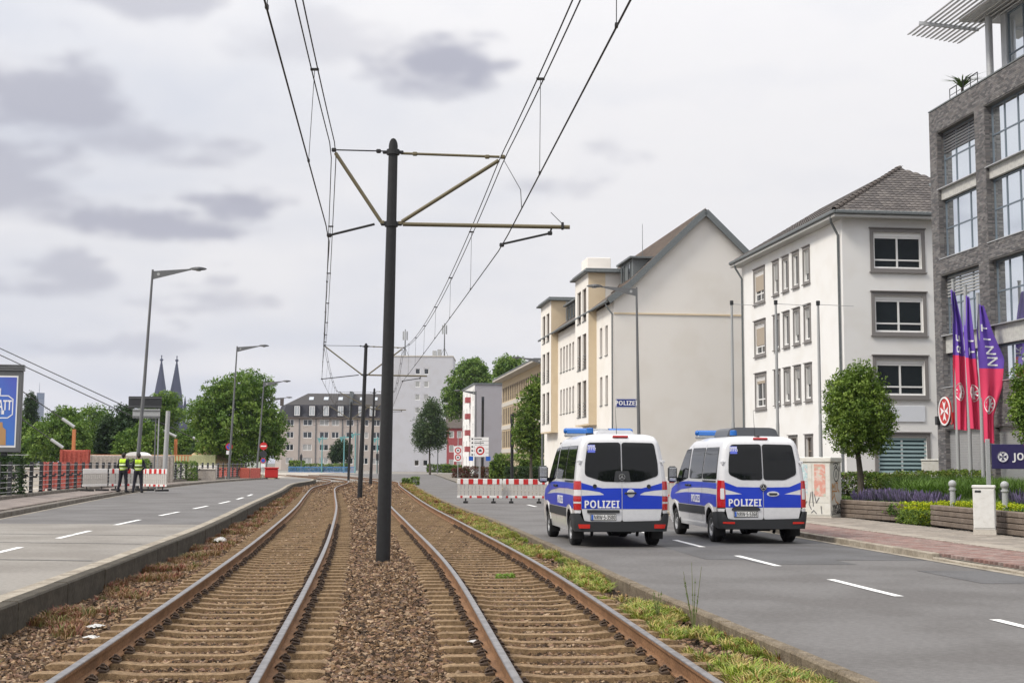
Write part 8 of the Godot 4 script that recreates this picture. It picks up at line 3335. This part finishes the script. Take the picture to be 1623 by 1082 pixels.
func tree(called: String, label: String, pos: Vector3, trunk: Array, lobes: Array, count: int, size: float, tones: Array, sd: int, gap := 0.0, group := "", parent_cat := "tree") -> Node3D:
	var root := thing(called, label, parent_cat, pos, 0.0, group)
	rng.seed = sd
	var fz := FastNoiseLite.new()
	fz.seed = sd
	fz.frequency = 1.0
	# trunk [height, base radius, top radius] with limbs to the lobes
	var b := MB.new()
	var th: float = trunk[0]
	var pts := []
	var rad := []
	for k in 6:
		var t := k / 5.0
		pts.append(Vector3(sin(t * 3.0 + sd) * 0.04 * th * t, th * t, cos(t * 2.4 + sd) * 0.03 * th * t))
		rad.append(lerpf(trunk[1], trunk[2], t) * (1.25 if k == 0 else 1.0))
	b.tube(pts, rad, 10)
	part("trunk", b, M.bark, root)
	var top: Vector3 = pts[5]
	for l: Array in lobes:
		b = MB.new()
		var c: Vector3 = l[0]
		var start: Vector3 = (pts[3] as Vector3).lerp(top, rng.randf())
		var mid := start.lerp(c, 0.5) + Vector3(rng.randf_range(-0.1, 0.1), 0.06, rng.randf_range(-0.1, 0.1)) * th
		b.tube([start, mid, c], [trunk[2] * 0.7, trunk[2] * 0.4, trunk[2] * 0.15], 6)
		for q in 3:
			var e := c + Vector3(rng.randf_range(-1, 1), rng.randf_range(-0.6, 1), rng.randf_range(-1, 1)) * (l[1] as Vector3) * 0.7
			b.tube([mid.lerp(c, rng.randf()), e], [trunk[2] * 0.22, trunk[2] * 0.06], 5)
		part("limb", b, M.bark, root)
	var xf := []
	var cc := PackedColorArray()
	var total := 0.0
	for l: Array in lobes:
		total += pow((l[1] as Vector3).x * (l[1] as Vector3).y * (l[1] as Vector3).z, 0.67)
	for l: Array in lobes:
		var c: Vector3 = l[0]
		var r: Vector3 = l[1]
		var nn := int(count * pow(r.x * r.y * r.z, 0.67) / total)
		for i in nn:
			var d := Vector3(rng.randfn(), rng.randfn(), rng.randfn()).normalized()
			var bump := 1.0 + 0.30 * fz.get_noise_3dv(d * 1.6 + c) + 0.16 * fz.get_noise_3dv(d * 4.5 + c)
			var rr := pow(rng.randf(), 0.38) * bump
			var p := c + d * r * rr
			if fz.get_noise_3dv(p / maxf(r.x, 0.5) * 2.6) < gap - 0.35:
				continue
			var s := size * rng.randf_range(0.7, 1.3)
			xf.append(Transform3D(Basis.from_euler(Vector3(rng.randf_range(-0.6, 0.6), rng.randf() * TAU, rng.randf_range(-0.6, 0.6))).scaled(Vector3.ONE * s), p))
			var k := clampf(0.5 + 0.9 * fz.get_noise_3dv(p * 1.3 / maxf(r.x, 0.5)) + rng.randf_range(-0.3, 0.3), 0.0, 0.999)
			var i0 := int(k * (tones.size() - 1))
			cc.append((tones[i0] as Color).lerp(tones[i0 + 1], k * (tones.size() - 1) - i0))
	node("crown", bake(clumps[sd % clumps.size()], xf, cc), M.leaf, root)
	return root

func shrub_mass(called: String, label: String, category: String, boxes: Array, per: int, size: float, tones: Array, sd: int, kind := "", group := "") -> Node:
	# foliage filling boxes [centre, half size]
	rng.seed = sd
	var xf := []
	var cc := PackedColorArray()
	for q: Array in boxes:
		var c: Vector3 = q[0]
		var r: Vector3 = q[1]
		for i in per:
			var d := Vector3(rng.randf_range(-1, 1), rng.randf_range(-1, 1), rng.randf_range(-1, 1))
			var ax := rng.randi() % 3
			if rng.randf() < 0.75:
				d[ax] = signf(d[ax]) * rng.randf_range(0.85, 1.05)
			if d.y < -0.98:
				d.y = -0.9
			xf.append(Transform3D(Basis.from_euler(Vector3(rng.randf_range(-0.6, 0.6), rng.randf() * TAU, rng.randf_range(-0.6, 0.6))).scaled(Vector3.ONE * size * rng.randf_range(0.7, 1.3)), c + d * r))
			cc.append((tones[rng.randi() % tones.size()] as Color) * rng.randf_range(0.8, 1.15))
	if kind == "stuff":
		var o := scatter(called, clumps[sd % clumps.size()], xf, cc, M.leaf)
		tag(o, label, category)
		return o
	var root := thing(called, label, category, Vector3.ZERO, 0.0, group)
	var cen := Vector3.ZERO
	for q: Array in boxes:
		cen += q[0] / boxes.size()
	cen.y = 0.1
	root.position = cen
	for i in xf.size():
		xf[i].origin -= cen
	var b := MB.new()
	for q: Array in boxes:
		for k in 3:
			var c: Vector3 = q[0] - cen
			b.tube([Vector3(c.x + 0.1 * (k - 1), 0, c.z), Vector3(c.x + (k - 1) * (q[1] as Vector3).x * 0.6, c.y, c.z)], [0.025, 0.012], 5)
	part("stems", b, M.bark, root)
	node("foliage", bake(clumps[sd % clumps.size()], xf, cc), M.leaf, root)
	return root

func plants() -> void:
	clumps = [leaf_clump(1, 9, 0.75), leaf_clump(2, 9, 0.7), leaf_clump(3, 9, 0.8), leaf_clump(4, 9, 0.65)]
	var lime := [Color(0.05, 0.095, 0.014), Color(0.09, 0.15, 0.023), Color(0.15, 0.225, 0.038), Color(0.23, 0.31, 0.06)]
	var mid := [Color(0.045, 0.095, 0.016), Color(0.085, 0.155, 0.026), Color(0.14, 0.22, 0.042), Color(0.20, 0.285, 0.06)]
	var dark := [Color(0.022, 0.045, 0.016), Color(0.034, 0.064, 0.022), Color(0.05, 0.085, 0.03)]
	var birch := [Color(0.05, 0.085, 0.035), Color(0.075, 0.115, 0.048), Color(0.11, 0.155, 0.07)]
	# round street tree on the right
	tree("street_tree", "round clipped street tree between the graffiti cabinet and the white house", at(11.9, 0.12, 49.8), [2.2, 0.135, 0.08], [[Vector3(0, 3.45, 0), Vector3(1.15, 1.55, 1.15)], [Vector3(-0.35, 3.0, 0.2), Vector3(0.9, 1.1, 0.9)], [Vector3(0.4, 3.1, 0.1), Vector3(0.9, 1.1, 0.9)], [Vector3(0.1, 4.4, 0), Vector3(0.65, 0.85, 0.65)], [Vector3(-0.3, 4.0, -0.3), Vector3(0.8, 0.9, 0.8)]], 5200, 0.105, lime, 1, 0.02)
	tree("street_tree", "bright street tree cut by the right edge before the brick office", at(16.25, 0.2, 44.0), [2.4, 0.10, 0.06], [[Vector3(0, 3.6, 0), Vector3(1.05, 1.5, 1.1)], [Vector3(-0.35, 3.1, 0.2), Vector3(0.8, 1.0, 0.8)]], 3000, 0.115, lime, 2, -0.06)
	# large tree on the left
	tree("large_tree", "large spreading tree behind the second left street lamp", at(-28.8, 0.0, 152), [4.4, 0.42, 0.24], [[Vector3(0.5, 6.0, 0), Vector3(4.2, 3.6, 4)], [Vector3(-3.2, 6.8, 0.5), Vector3(2.2, 1.9, 2.5)], [Vector3(3.2, 5.4, 0.5), Vector3(2.4, 2.4, 2.6)], [Vector3(1.2, 9.3, 0), Vector3(2.9, 2.2, 3)], [Vector3(-1.4, 8.6, 0.3), Vector3(2.2, 1.9, 2.4)], [Vector3(-2.2, 4.0, 1.0), Vector3(1.9, 1.7, 2.2)], [Vector3(3.9, 3.6, 0.5), Vector3(1.6, 1.5, 1.8)], [Vector3(1.2, 3.0, 1.0), Vector3(2.2, 1.6, 2.2)]], 7600, 0.32, mid, 5, 0.16)
	var k := 0
	for q: Array in [[-57.0, 165.0, 3.2, 7.6, "low bushy tree right of the poplar, nearest the billboard"], [-50.3, 163.0, 3.4, 8.0, "wide bushy tree behind the red container"], [-44.6, 168.0, 3.0, 8.5, "bushy tree left of the sign backs, tallest of the row"], [-40.5, 160.0, 2.8, 6.3, "bright bushy tree directly behind the officers"], [-38.0, 178.0, 3.0, 7.2, "bushy tree right of the concrete post"], [-34.8, 172.0, 2.6, 5.6, "dark bushy tree below the cathedral spires"], [-62.5, 172.0, 3.4, 8.0, "bushy tree behind the billboard"], [-53.5, 186.0, 3.8, 9.2, "taller tree standing behind the low bushy row"]]:
		var r: float = q[2]
		var h: float = q[3]
		tree("bushy_tree", q[4], at(q[0], 0.0, q[1]), [h * 0.4, 0.2, 0.12], [[Vector3(0, h * 0.55, 0), Vector3(r, h * 0.40, r)], [Vector3(-r * 0.5, h * 0.45, r * 0.3), Vector3(r * 0.65, h * 0.33, r * 0.6)], [Vector3(r * 0.5, h * 0.5, r * 0.3), Vector3(r * 0.6, h * 0.35, r * 0.6)], [Vector3(r * 0.1, h * 0.8, 0), Vector3(r * 0.5, h * 0.2, r * 0.5)]], 2600, 0.33, mid if k % 3 != 2 else dark, 20 + k, 0.08, "trees beyond the building site")
		k += 1
	tree("umbrella_tree", "flat-topped tree in front of the cathedral", at(-46.4, 0.0, 193), [7.0, 0.22, 0.12], [[Vector3(-0.5, 8.7, 0), Vector3(2.6, 1.5, 3)], [Vector3(1.4, 8.0, 0.5), Vector3(2.0, 1.2, 2.0)], [Vector3(0.5, 10.0, 0), Vector3(2.0, 1.0, 2)], [Vector3(0, 5.2, 0), Vector3(2.6, 2.2, 2.4)]], 2600, 0.34, mid, 31, 0.14)
	tree("poplar", "slim dark poplar right of the billboard", at(-67.0, 0.0, 202), [8.0, 0.25, 0.08], [[Vector3(0, 3.2, 0), Vector3(1.6, 3.2, 1.6)], [Vector3(0.1, 6.6, 0), Vector3(1.45, 3.0, 1.4)], [Vector3(0.2, 9.4, 0), Vector3(1.0, 2.0, 1.0)]], 2600, 0.26, dark, 33, -0.05)
	# trees behind the viewer on the right pavement, seen mirrored in the van windows
	k = 0
	for q: Array in [[13.0, -3.0, 11.0], [15.5, -16.0, 14.0], [19.5, -30.0, 16.0], [25.0, -34.0, 18.0]]:
		var h: float = q[2]
		tree("pavement_tree", ["first", "second", "third", "fourth"][k] + " tree on the right pavement behind the viewer, mirrored in van glass", at(q[0], 0.1, q[1]), [h * 0.4, 0.22, 0.12], [[Vector3(0, h * 0.62, 0), Vector3(h * 0.24, h * 0.36, h * 0.24)], [Vector3(h * 0.12, h * 0.5, 0.5), Vector3(h * 0.16, h * 0.2, h * 0.16)]], 1500, 0.34, mid, 55 + k, 0.1, "trees behind the viewer")
		k += 1
	# right side, further back
	tree("birch", "birch with hanging foliage before the pale grey tower block", at(-12.5, 0.0, 225), [6.0, 0.16, 0.09], [[Vector3(0, 7.2, 0), Vector3(2.6, 3.6, 2.4)], [Vector3(-1.2, 6.0, 0.3), Vector3(1.6, 2.6, 1.6)], [Vector3(1.3, 6.3, 0.3), Vector3(1.6, 2.6, 1.6)], [Vector3(0.2, 10.2, 0), Vector3(1.6, 1.7, 1.5)]], 3400, 0.30, birch, 35, 0.1)
	tree("pavement_tree", "bright green tree between the cream building and the ochre block", at(1.9, 0.1, 138), [4.0, 0.16, 0.09], [[Vector3(0.0, 6.0, 0), Vector3(1.7, 3.2, 1.7)], [Vector3(-0.7, 4.4, 0.2), Vector3(1.3, 1.8, 1.3)], [Vector3(0.6, 8.2, 0), Vector3(1.3, 1.9, 1.3)], [Vector3(0.5, 3.6, 0), Vector3(1.2, 1.5, 1.2)]], 3200, 0.22, lime, 36, 0.14)
	tree("background_tree", "broad tree crown rising behind the grey apartment block", at(-8.2, 0.0, 285), [13.0, 0.5, 0.3], [[Vector3(0, 16.5, 0), Vector3(4.6, 5.0, 4)], [Vector3(-3.0, 14.0, 0.5), Vector3(2.6, 4.0, 2.6)], [Vector3(3.0, 16.0, 0.5), Vector3(3.0, 4.0, 3)], [Vector3(0.5, 20.2, 0), Vector3(3.0, 2.4, 3)]], 3400, 0.52, mid, 37, 0.1)
	tree("background_tree", "tree crown rising behind the ochre office block", at(1.0, 0.0, 250), [13.0, 0.5, 0.3], [[Vector3(0, 16.0, 0), Vector3(4.2, 3.8, 4)], [Vector3(-1.8, 18.0, 0.5), Vector3(2.4, 2.4, 2.6)], [Vector3(3.6, 15.8, 0.5), Vector3(3.0, 3.0, 3)]], 3000, 0.46, mid, 38, 0.1)
	tree("small_tree", "small dark tree before the beige mansard house", at(-35.5, 0.0, 305), [2.6, 0.15, 0.1], [[Vector3(0, 4.3, 0), Vector3(2.3, 2.4, 2)], [Vector3(-0.8, 3.2, 0.3), Vector3(1.8, 1.6, 1.6)]], 1100, 0.42, dark, 39, 0.0)
	var palm := thing("roof_palm", "small palm on the roof terrace of the brick office", "palm", at(17.75, 16.1, 56.0))
	var pb := MB.new()
	pb.tube([Vector3.ZERO, Vector3(0.02, 0.55, 0)], [0.06, 0.05], 8)
	part("trunk", pb, M.bark, palm)
	var fr := []
	var fc := PackedColorArray()
	for i in 3:
		fr.append(Transform3D(Basis(Vector3.UP, i * 1.1).scaled(Vector3(0.75, 0.65, 0.75)), Vector3(0, 0.5, 0)))
		fc.append(Color(0.10, 0.15, 0.05))
	node("fronds", bake(blade_tuft(40, 15, 0.05, 0.05, 1.2), fr, fc), M.leaf, palm)
	# hedges and shrubs
	shrub_mass("hedge", "clipped dark green hedge on the right pavement", "hedge", [[at(1.4, 0.75, 150), Vector3(1.9, 0.68, 0.7)]], 1500, 0.15, dark + [Color(0.06, 0.10, 0.025)], 41)
	shrub_mass("shrub", "light green rounded shrub above the clipped hedge", "shrub", [[at(0.6, 1.4, 153), Vector3(2.2, 1.3, 1.2)], [at(2.2, 1.1, 152.5), Vector3(1.2, 1.0, 1.0)], [at(-1.2, 1.0, 153), Vector3(0.9, 0.9, 0.8)]], 900, 0.20, lime, 42)
	shrub_mass("red_shrubs", "row of reddish shrubs before the grey apartment block", "shrub", [[at(-4.4, 0.75, 172), Vector3(1.2, 0.6, 0.6)], [at(-2.4, 0.7, 170), Vector3(1.1, 0.55, 0.6)], [at(-6.0, 0.6, 175), Vector3(0.9, 0.5, 0.6)]], 500, 0.16, [Color(0.16, 0.035, 0.035), Color(0.11, 0.05, 0.03), Color(0.06, 0.08, 0.025)], 43)
	shrub_mass("hedge", "pale green hedge at the foot of the tower block", "hedge", [[at(-14.5, 0.8, 292), Vector3(2.2, 0.75, 0.7)], [at(-11.0, 0.7, 280), Vector3(2.0, 0.7, 0.7)]], 500, 0.28, lime, 44)
	shrub_mass("hedge", "green hedge before the beige mansard house", "hedge", [[at(-38.5, 0.8, 300), Vector3(5.0, 0.7, 0.8)], [at(-44.5, 1.1, 303), Vector3(1.4, 1.0, 0.9)]], 700, 0.30, lime, 45)
	shrub_mass("verge_bush", "small green bush where the verge narrows beside the right road", "bush", [[at(-7.75, 0.28, 118), Vector3(0.3, 0.36, 0.3)], [at(-8.9, 0.2, 124), Vector3(0.3, 0.25, 0.3)]], 200, 0.09, lime, 46)
	for q: Array in [[-19.9, 57.6, 0.6, 0.75, "dark bush growing through the railing below the billboard"], [-23.6, 92.0, 0.75, 0.75, "leafy bush growing through the railing right of the officers"], [-25.3, 113.5, 0.8, 0.7, "leafy bush growing through the far railing"]]:
		shrub_mass("railing_bush", q[4], "bush", [[at(q[0], 0.34 + q[3], q[1]), Vector3(q[2], q[3], 0.5)]], 420, 0.14, mid if q[0] < -20 else dark, 47, "", "bushes in the railing")
	# garden on the right
	var b := MB.new()
	b.quad(at(10.4, 0.36, 47.2), at(12.0, 0.36, 40.0), at(19.5, 0.55, 44.0), at(16.0, 0.55, 62.0), Vector3.UP)
	b.quad(at(12.0, 0.36, 40.0), at(12.5, 0.36, 28.0), at(20.5, 0.5, 28.0), at(19.5, 0.55, 44.0), Vector3.UP)
	b.quad(at(8.9, 0.36, 51.7), at(10.4, 0.36, 47.2), at(16.0, 0.55, 62.0), at(11.5, 0.4, 62.0), Vector3.UP)
	struct("garden_bed", b, M.dirt)
	b = MB.new()
	b.quad(at(11.3, 0.124, 43.0), at(11.9, 0.124, 40.2), at(12.6, 0.37, 40.6), at(11.9, 0.37, 43.4), Vector3.UP)
	struct("garden_slope", b, M.dirt)
	var tuft := blade_tuft(8, 16, 0.25, 0.014, 0.65)
	rng.seed = 88
	var put := func(called: String, label: String, cat: String, mesh: Mesh, n: int, quad: Array, hs: Vector2, tones: Array, jit: float) -> void:
		var xf := []
		var cc := PackedColorArray()
		for i in n:
			var u := rng.randf()
			var v := rng.randf()
			var p: Vector3 = (quad[0] as Vector3).lerp(quad[1], u).lerp((quad[3] as Vector3).lerp(quad[2], u), v)
			p += Vector3(rng.randf_range(-jit, jit), 0, rng.randf_range(-jit, jit))
			var h := rng.randf_range(hs.x, hs.y)
			xf.append(Transform3D(Basis(Vector3.UP, rng.randf() * TAU).scaled(Vector3(h * 0.9, h, h * 0.9)), p))
			cc.append((tones[rng.randi() % tones.size()] as Color) * rng.randf_range(0.8, 1.2))
		var o := scatter(called, mesh, xf, cc, M.leaf)
		tag(o, label, cat)
	put.call("ornamental_grass", "tall green ornamental grass filling the garden behind the low walls", "grass", tuft, 2600, [at(12.6, 0.55, 45.5), at(17.3, 0.6, 43.0), at(17.0, 0.75, 51.0), at(13.5, 0.75, 52.0)], Vector2(0.55, 0.95), [Color(0.11, 0.19, 0.035), Color(0.15, 0.25, 0.05), Color(0.085, 0.15, 0.03)], 0.3)
	put.call("ornamental_grass", "softer tufts of grass in front of the flag poles", "grass", tuft, 2200, [at(12.8, 0.37, 41.5), at(17.0, 0.45, 36.0), at(18.0, 0.5, 43.0), at(12.9, 0.4, 46.0)], Vector2(0.30, 0.55), [Color(0.14, 0.21, 0.06), Color(0.18, 0.26, 0.075), Color(0.11, 0.155, 0.055)], 0.3)
	var spike := MB.new()
	spike.colored = true
	rng.seed = 9
	for i in 16:
		var a := rng.randf() * TAU
		var d := Vector3(cos(a) * 0.35, 1.0, sin(a) * 0.35) * rng.randf_range(0.7, 1.0)
		var o := Vector3(cos(a), 0, sin(a)) * 0.12
		spike.col = Color(0.25, 0.42, 0.2)
		spike.tube([o, o + d * 0.72], [0.008], 3, false)
		spike.col = Color(0.56, 0.44, 0.86)
		spike.tube([o + d * 0.70, o + d * 0.85, o + d], [0.03, 0.035, 0.008], 4, false)
	put.call("lavender", "purple lavender along the low wall by the graffiti cabinet", "lavender", spike.mesh(), 150, [at(10.9, 0.36, 46.8), at(12.2, 0.36, 42.6), at(13.2, 0.38, 43.4), at(11.9, 0.38, 47.8)], Vector2(0.45, 0.7), [Color(0.25, 0.27, 0.24), Color(0.34, 0.34, 0.33), Color(0.16, 0.20, 0.13)], 0.15)
	put.call("lavender", "purple lavender at the right edge below the name sign", "lavender", spike.mesh(), 150, [at(14.0, 0.4, 39.0), at(16.5, 0.42, 37.5), at(17.0, 0.45, 40.5), at(14.2, 0.42, 42.0)], Vector2(0.5, 0.75), [Color(0.25, 0.27, 0.24), Color(0.34, 0.34, 0.33), Color(0.16, 0.20, 0.13)], 0.15)
	var yel := [Color(0.36, 0.42, 0.012), Color(0.46, 0.50, 0.02), Color(0.24, 0.34, 0.02), Color(0.42, 0.46, 0.015)]
	shrub_mass("yellow_flowers", "bright yellow-green flowering cushion between the two low walls", "flowers", [[at(12.15, 0.42, 42.0), Vector3(0.75, 0.28, 1.0)], [at(12.75, 0.52, 40.8), Vector3(0.6, 0.22, 0.9)], [at(13.0, 0.55, 38.6), Vector3(0.5, 0.2, 1.3)], [at(13.2, 0.58, 35.5), Vector3(0.5, 0.2, 1.3)], [at(13.3, 0.58, 32.5), Vector3(0.5, 0.2, 1.5)]], 900, 0.065, yel, 48, "stuff")
	shrub_mass("yellow_flowers", "green leaves below the yellow flowering cushion", "leaves", [[at(12.05, 0.30, 41.9), Vector3(0.75, 0.18, 1.0)], [at(12.9, 0.42, 38.0), Vector3(0.5, 0.16, 3.5)]], 900, 0.07, lime, 49, "stuff")
	shrub_mass("low_hedge", "low leafy hedge before the white house, left of the round tree", "hedge", [[at(10.6, 0.9, 52.5), Vector3(0.5, 0.7, 1.6)], [at(12.6, 0.85, 53.5), Vector3(1.0, 0.6, 0.6)]], 1500, 0.09, lime + [Color(0.10, 0.07, 0.05)], 50)
	shrub_mass("low_hedge", "low leafy hedge right of the round tree trunk", "hedge", [[at(13.9, 0.85, 52.6), Vector3(0.9, 0.55, 0.6)], [at(15.4, 1.05, 54.6), Vector3(1.0, 0.45, 0.6)], [at(16.6, 1.05, 53.5), Vector3(0.7, 0.5, 0.8)]], 1000, 0.09, lime + [Color(0.16, 0.16, 0.03)], 51)
	shrub_mass("ground_cover", "dull green leafy ground cover in the garden by the low wall", "plants", [[at(11.9, 0.48, 45.6), Vector3(0.7, 0.16, 2.4)], [at(12.0, 0.5, 49.0), Vector3(1.4, 0.2, 1.6)], [at(14.0, 0.5, 33.0), Vector3(1.6, 0.2, 4.0)]], 1100, 0.08, mid, 52, "stuff")
	# verge between the right rail and the road: grass in thick and thin patches, with dry and reddish stalks
	var fz := FastNoiseLite.new()
	fz.seed = 61
	fz.frequency = 0.45
	for pass_k in 2:
		rng.seed = 62 + pass_k
		var xf := []
		var cc := PackedColorArray()
		var tf := blade_tuft(63 + pass_k, 11, 0.35, 0.035, 0.8)
		var i := 0
		while i < (30000 if pass_k == 0 else 12000):
			i += 1
			var d := 7.0 + pow(rng.randf(), 1.5) * (118.0 if pass_k == 0 else 95.0)
			var x: float
			if pass_k == 0:
				x = lerpf(cv(TRACK_R, d) + 1.12, cv(KERB_R, d) - 0.06, pow(rng.randf(), 0.7))
			else:
				x = cv(KERB_L, d) + 0.1 + pow(rng.randf(), 1.6) * 0.75
			var nse := fz.get_noise_2d(x * 1.6, d * 0.9)
			if nse < (-0.04 if pass_k == 0 else 0.13) + rng.randf_range(-0.15, 0.15):
				continue
			var h := rng.randf_range(0.045, 0.135) * (1.0 + d * 0.008) * (1.25 if nse > 0.25 else 1.0)
			if pass_k == 1:
				h *= 0.95
			xf.append(Transform3D(Basis(Vector3.UP, rng.randf() * TAU).scaled(Vector3(h * 1.15, h, h * 1.15)), at(x, -0.09, d)))
			var q := rng.randf()
			if pass_k == 0:
				var red := smoothstep(35.0, 55.0, d) * 0.4
				var c := Color(0.22, 0.27, 0.04) if q < 0.42 else (Color(0.38, 0.30, 0.11) if q < 0.80 else Color(0.13, 0.20, 0.035))
				if rng.randf() < red + 0.10:
					c = Color(0.24, 0.10, 0.05)
				cc.append(c * rng.randf_range(0.8, 1.25))
			else:
				cc.append((Color(0.20, 0.07, 0.05) if q < 0.40 else (Color(0.26, 0.16, 0.085) if q < 0.85 else Color(0.14, 0.14, 0.045))) * rng.randf_range(0.75, 1.2))
		var o := scatter("verge_grass" if pass_k == 0 else "red_weeds", tf, xf, cc, M.leaf)
		tag(o, "dry and green grass on the verge between right track and road" if pass_k == 0 else "reddish dry weeds along the foot of the left kerb wall", "grass" if pass_k == 0 else "weeds")
	# broad-leaved weeds in the verge and one in the right track
	rng.seed = 71
	for q: Array in [[12.3, 0.28, "tall thin weed with small leaves standing above the right kerb", 0.75], [13.5, 0.42, "lower leafy weed at the foot of the right kerb", 0.35], [21.5, 0.5, "small bright weed in the verge halfway to the vans", 0.22]]:
		var d: float = q[0] + 4.0
		var w := thing("weed", q[2], "weed", at(cv(KERB_R, d) - q[1], -0.09, d))
		b = MB.new()
		var wx := []
		var wc := PackedColorArray()
		for s in 5:
			var lean: Vector3 = Vector3(rng.randf_range(-0.28, 0.28), 1, rng.randf_range(-0.2, 0.2)) * q[3] * rng.randf_range(0.7, 1.0)
			b.tube([Vector3.ZERO, lean * 0.5, lean], [0.006, 0.004, 0.002], 4)
			for m in 6:
				wx.append(Transform3D(Basis(Vector3.UP, rng.randf() * TAU).scaled(Vector3.ONE * 0.016), lean * rng.randf_range(0.15, 1.0)))
				wc.append(Color(0.11, 0.19, 0.035) * rng.randf_range(0.8, 1.2))
		part("stems", b, M.weed_stem, w)
		node("leaves", bake(clumps[0], wx, wc), M.leaf, w)
	var w := thing("weed", "small bright green weed growing inside the right track", "weed", at(cv(TRACK_R, 23.5) + 0.15, -0.09, 23.5))
	var wx := []
	var wc := PackedColorArray()
	for m in 50:
		wx.append(Transform3D(Basis(Vector3.UP, rng.randf() * TAU).scaled(Vector3.ONE * 0.04), Vector3(rng.randf_range(-0.16, 0.16), rng.randf_range(0.01, 0.09), rng.randf_range(-0.16, 0.16))))
		wc.append(Color(0.16, 0.26, 0.04) * rng.randf_range(0.8, 1.2))
	node("leaves", bake(clumps[1], wx, wc), M.leaf, w)
	b = MB.new()
	for m in 5:
		b.tube([Vector3.ZERO, Vector3(cos(m * 1.3) * 0.1, 0.08, sin(m * 1.3) * 0.1)], [0.005, 0.002], 4)
	part("stems", b, M.weed_stem, w)

func litter() -> void:
	var k := 0
	for q: Array in [[-6.6, 33.4, 0.17, "crumpled white plastic bag at the foot of the left kerb wall"], [-4.55, 16.2, 0.12, "flat white paper scrap by the red weeds near the left kerb"], [-4.3, 15.2, 0.10, "pale wrapper lying on the ballast near the left kerb"], [-0.35, 15.0, 0.09, "white folded paper lying on a sleeper end of the right track"], [1.35, 15.4, 0.11, "crushed white cup beside the right rail"]]:
		var r := thing("litter", q[3], "litter", at(q[0], -0.05, q[1]), k * 1.3)
		rng.seed = 500 + k
		var b := MB.new()
		var n := 7
		var g := []
		for i in n:
			for j in n:
				var x := (i / (n - 1.0) - 0.5) * 2.0
				var z := (j / (n - 1.0) - 0.5) * 2.0
				var y := maxf(0.0, (0.55 if k == 0 else 0.18) * (1.0 - x * x * 0.9) * (1.0 - z * z * 0.9) + rng.randf_range(-0.18, 0.22) * (1.0 if k == 0 else 0.4))
				g.append(Vector3(x * 0.9 + rng.randf_range(-0.08, 0.08), y, z * 0.55 + rng.randf_range(-0.08, 0.08)) * q[2])
		for i in n - 1:
			for j in n - 1:
				b.quad(g[i * n + j], g[(i + 1) * n + j], g[(i + 1) * n + j + 1], g[i * n + j + 1], Vector3.UP)
		part("sheet", b, M.litter, r)
		b = MB.new()
		b.tube([g[3] as Vector3, (g[3] as Vector3) + Vector3(0.12, 0.1, -0.2) * q[2], (g[17] as Vector3)], [0.012 * q[2] * 4], 5)
		part("fold", b, M.litter, r)
		k += 1
	# far end of the street: blue fence and turquoise stop poles
	var f := thing("blue_fence", "row of bright blue barrier fences at the far tram stop", "fence", at(-39.0, 0.0, 262), 0.05)
	for i in 9:
		var b := MB.new()
		var x := -1.0 + 1.35 * i
		b.bb(Vector3(x, 0.95, -0.03), Vector3(x + 1.25, 1.08, 0.03))
		b.bb(Vector3(x, 0.1, -0.03), Vector3(x + 1.25, 0.2, 0.03))
		for m in 7:
			b.bb(Vector3(x + 0.2 * m, 0.2, -0.025), Vector3(x + 0.2 * m + 0.08, 0.95, 0.025))
		part("fence_panel", b, M.blue_paint, f)
	k = 0
	for q: Array in [[-34.0, 262.0, 6.5], [-30.5, 266.0, 6.8], [-27.6, 258.0, 7.2], [-24.6, 268.0, 6.6]]:
		var p := thing("stop_pole", ["leftmost turquoise pole of the far tram stop", "second turquoise pole of the far tram stop", "third turquoise pole of the far tram stop", "rightmost turquoise pole of the far tram stop"][k], "pole", at(q[0], 0.0, q[1]), 0.0, "turquoise poles of the far stop")
		var b := MB.new()
		b.tube([Vector3.ZERO, Vector3(0, q[2], 0)], [0.12, 0.09], 8)
		part("shaft", b, M.teal_paint, p)
		b = MB.new()
		b.bb(Vector3(-0.9, q[2] - 0.5, -0.06), Vector3(0.9, q[2] - 0.3, 0.06))
		b.prism(PackedVector2Array([Vector2(-0.8, -0.5), Vector2(-0.2, -0.5), Vector2(-0.5, -1.3)]), Vector3(0, q[2], -0.03), Vector3.RIGHT, Vector3.UP, Vector3(0, 0, 0.06))
		part("bracket", b, M.teal_paint, p)
		k += 1
	for q: Array in [[-22.0, 240.0, "grey signal post with a dark signal head before the tower block"], [-46.0, 268.0, "grey signal post left of the far tram stop"], [-41.0, 285.0, "grey post before the mansard house"]]:
		var p := thing("signal_post", q[2], "signal", at(q[0], 0.0, q[1]))
		var b := MB.new()
		b.tube([Vector3.ZERO, Vector3(0, 3.6 if k < 10 else 7.0, 0)], [0.1, 0.08], 8)
		part("shaft", b, M.lamp_grey, p)
		b = MB.new()
		b.bb(Vector3(-0.22, 2.2, 0.08), Vector3(0.22, 3.3, 0.4), 0.04)
		part("signal_head", b, M.black, p)
		k += 1

func _ready() -> void:
	build_air()
	make_materials()
	building_materials()
	street_materials()
	van_materials()
	build_ground()
	build_track(TRACK_L, "left tram track with worn steel rails on sleepers, nearer the concrete kerb wall", 600)
	build_track(TRACK_R, "right tram track with worn steel rails on sleepers, beside the grassy verge", 700)
	build_ballast()
	building_cream()
	building_white()
	building_brick()
	building_ochre()
	building_flats()
	building_tower()
	building_mansard()
	building_small()
	building_cathedral()
	street()
	van("left police van in white and blue with segmented tail lamps, plate ending 3580", at(2.35, 0.004, 31.0), 0.105, false)
	van("right police van in white and blue with a dark roof unit, plate ending 5368", at(5.62, 0.004, 32.6), 0.105, true)
	people()
	plants()
	litter()
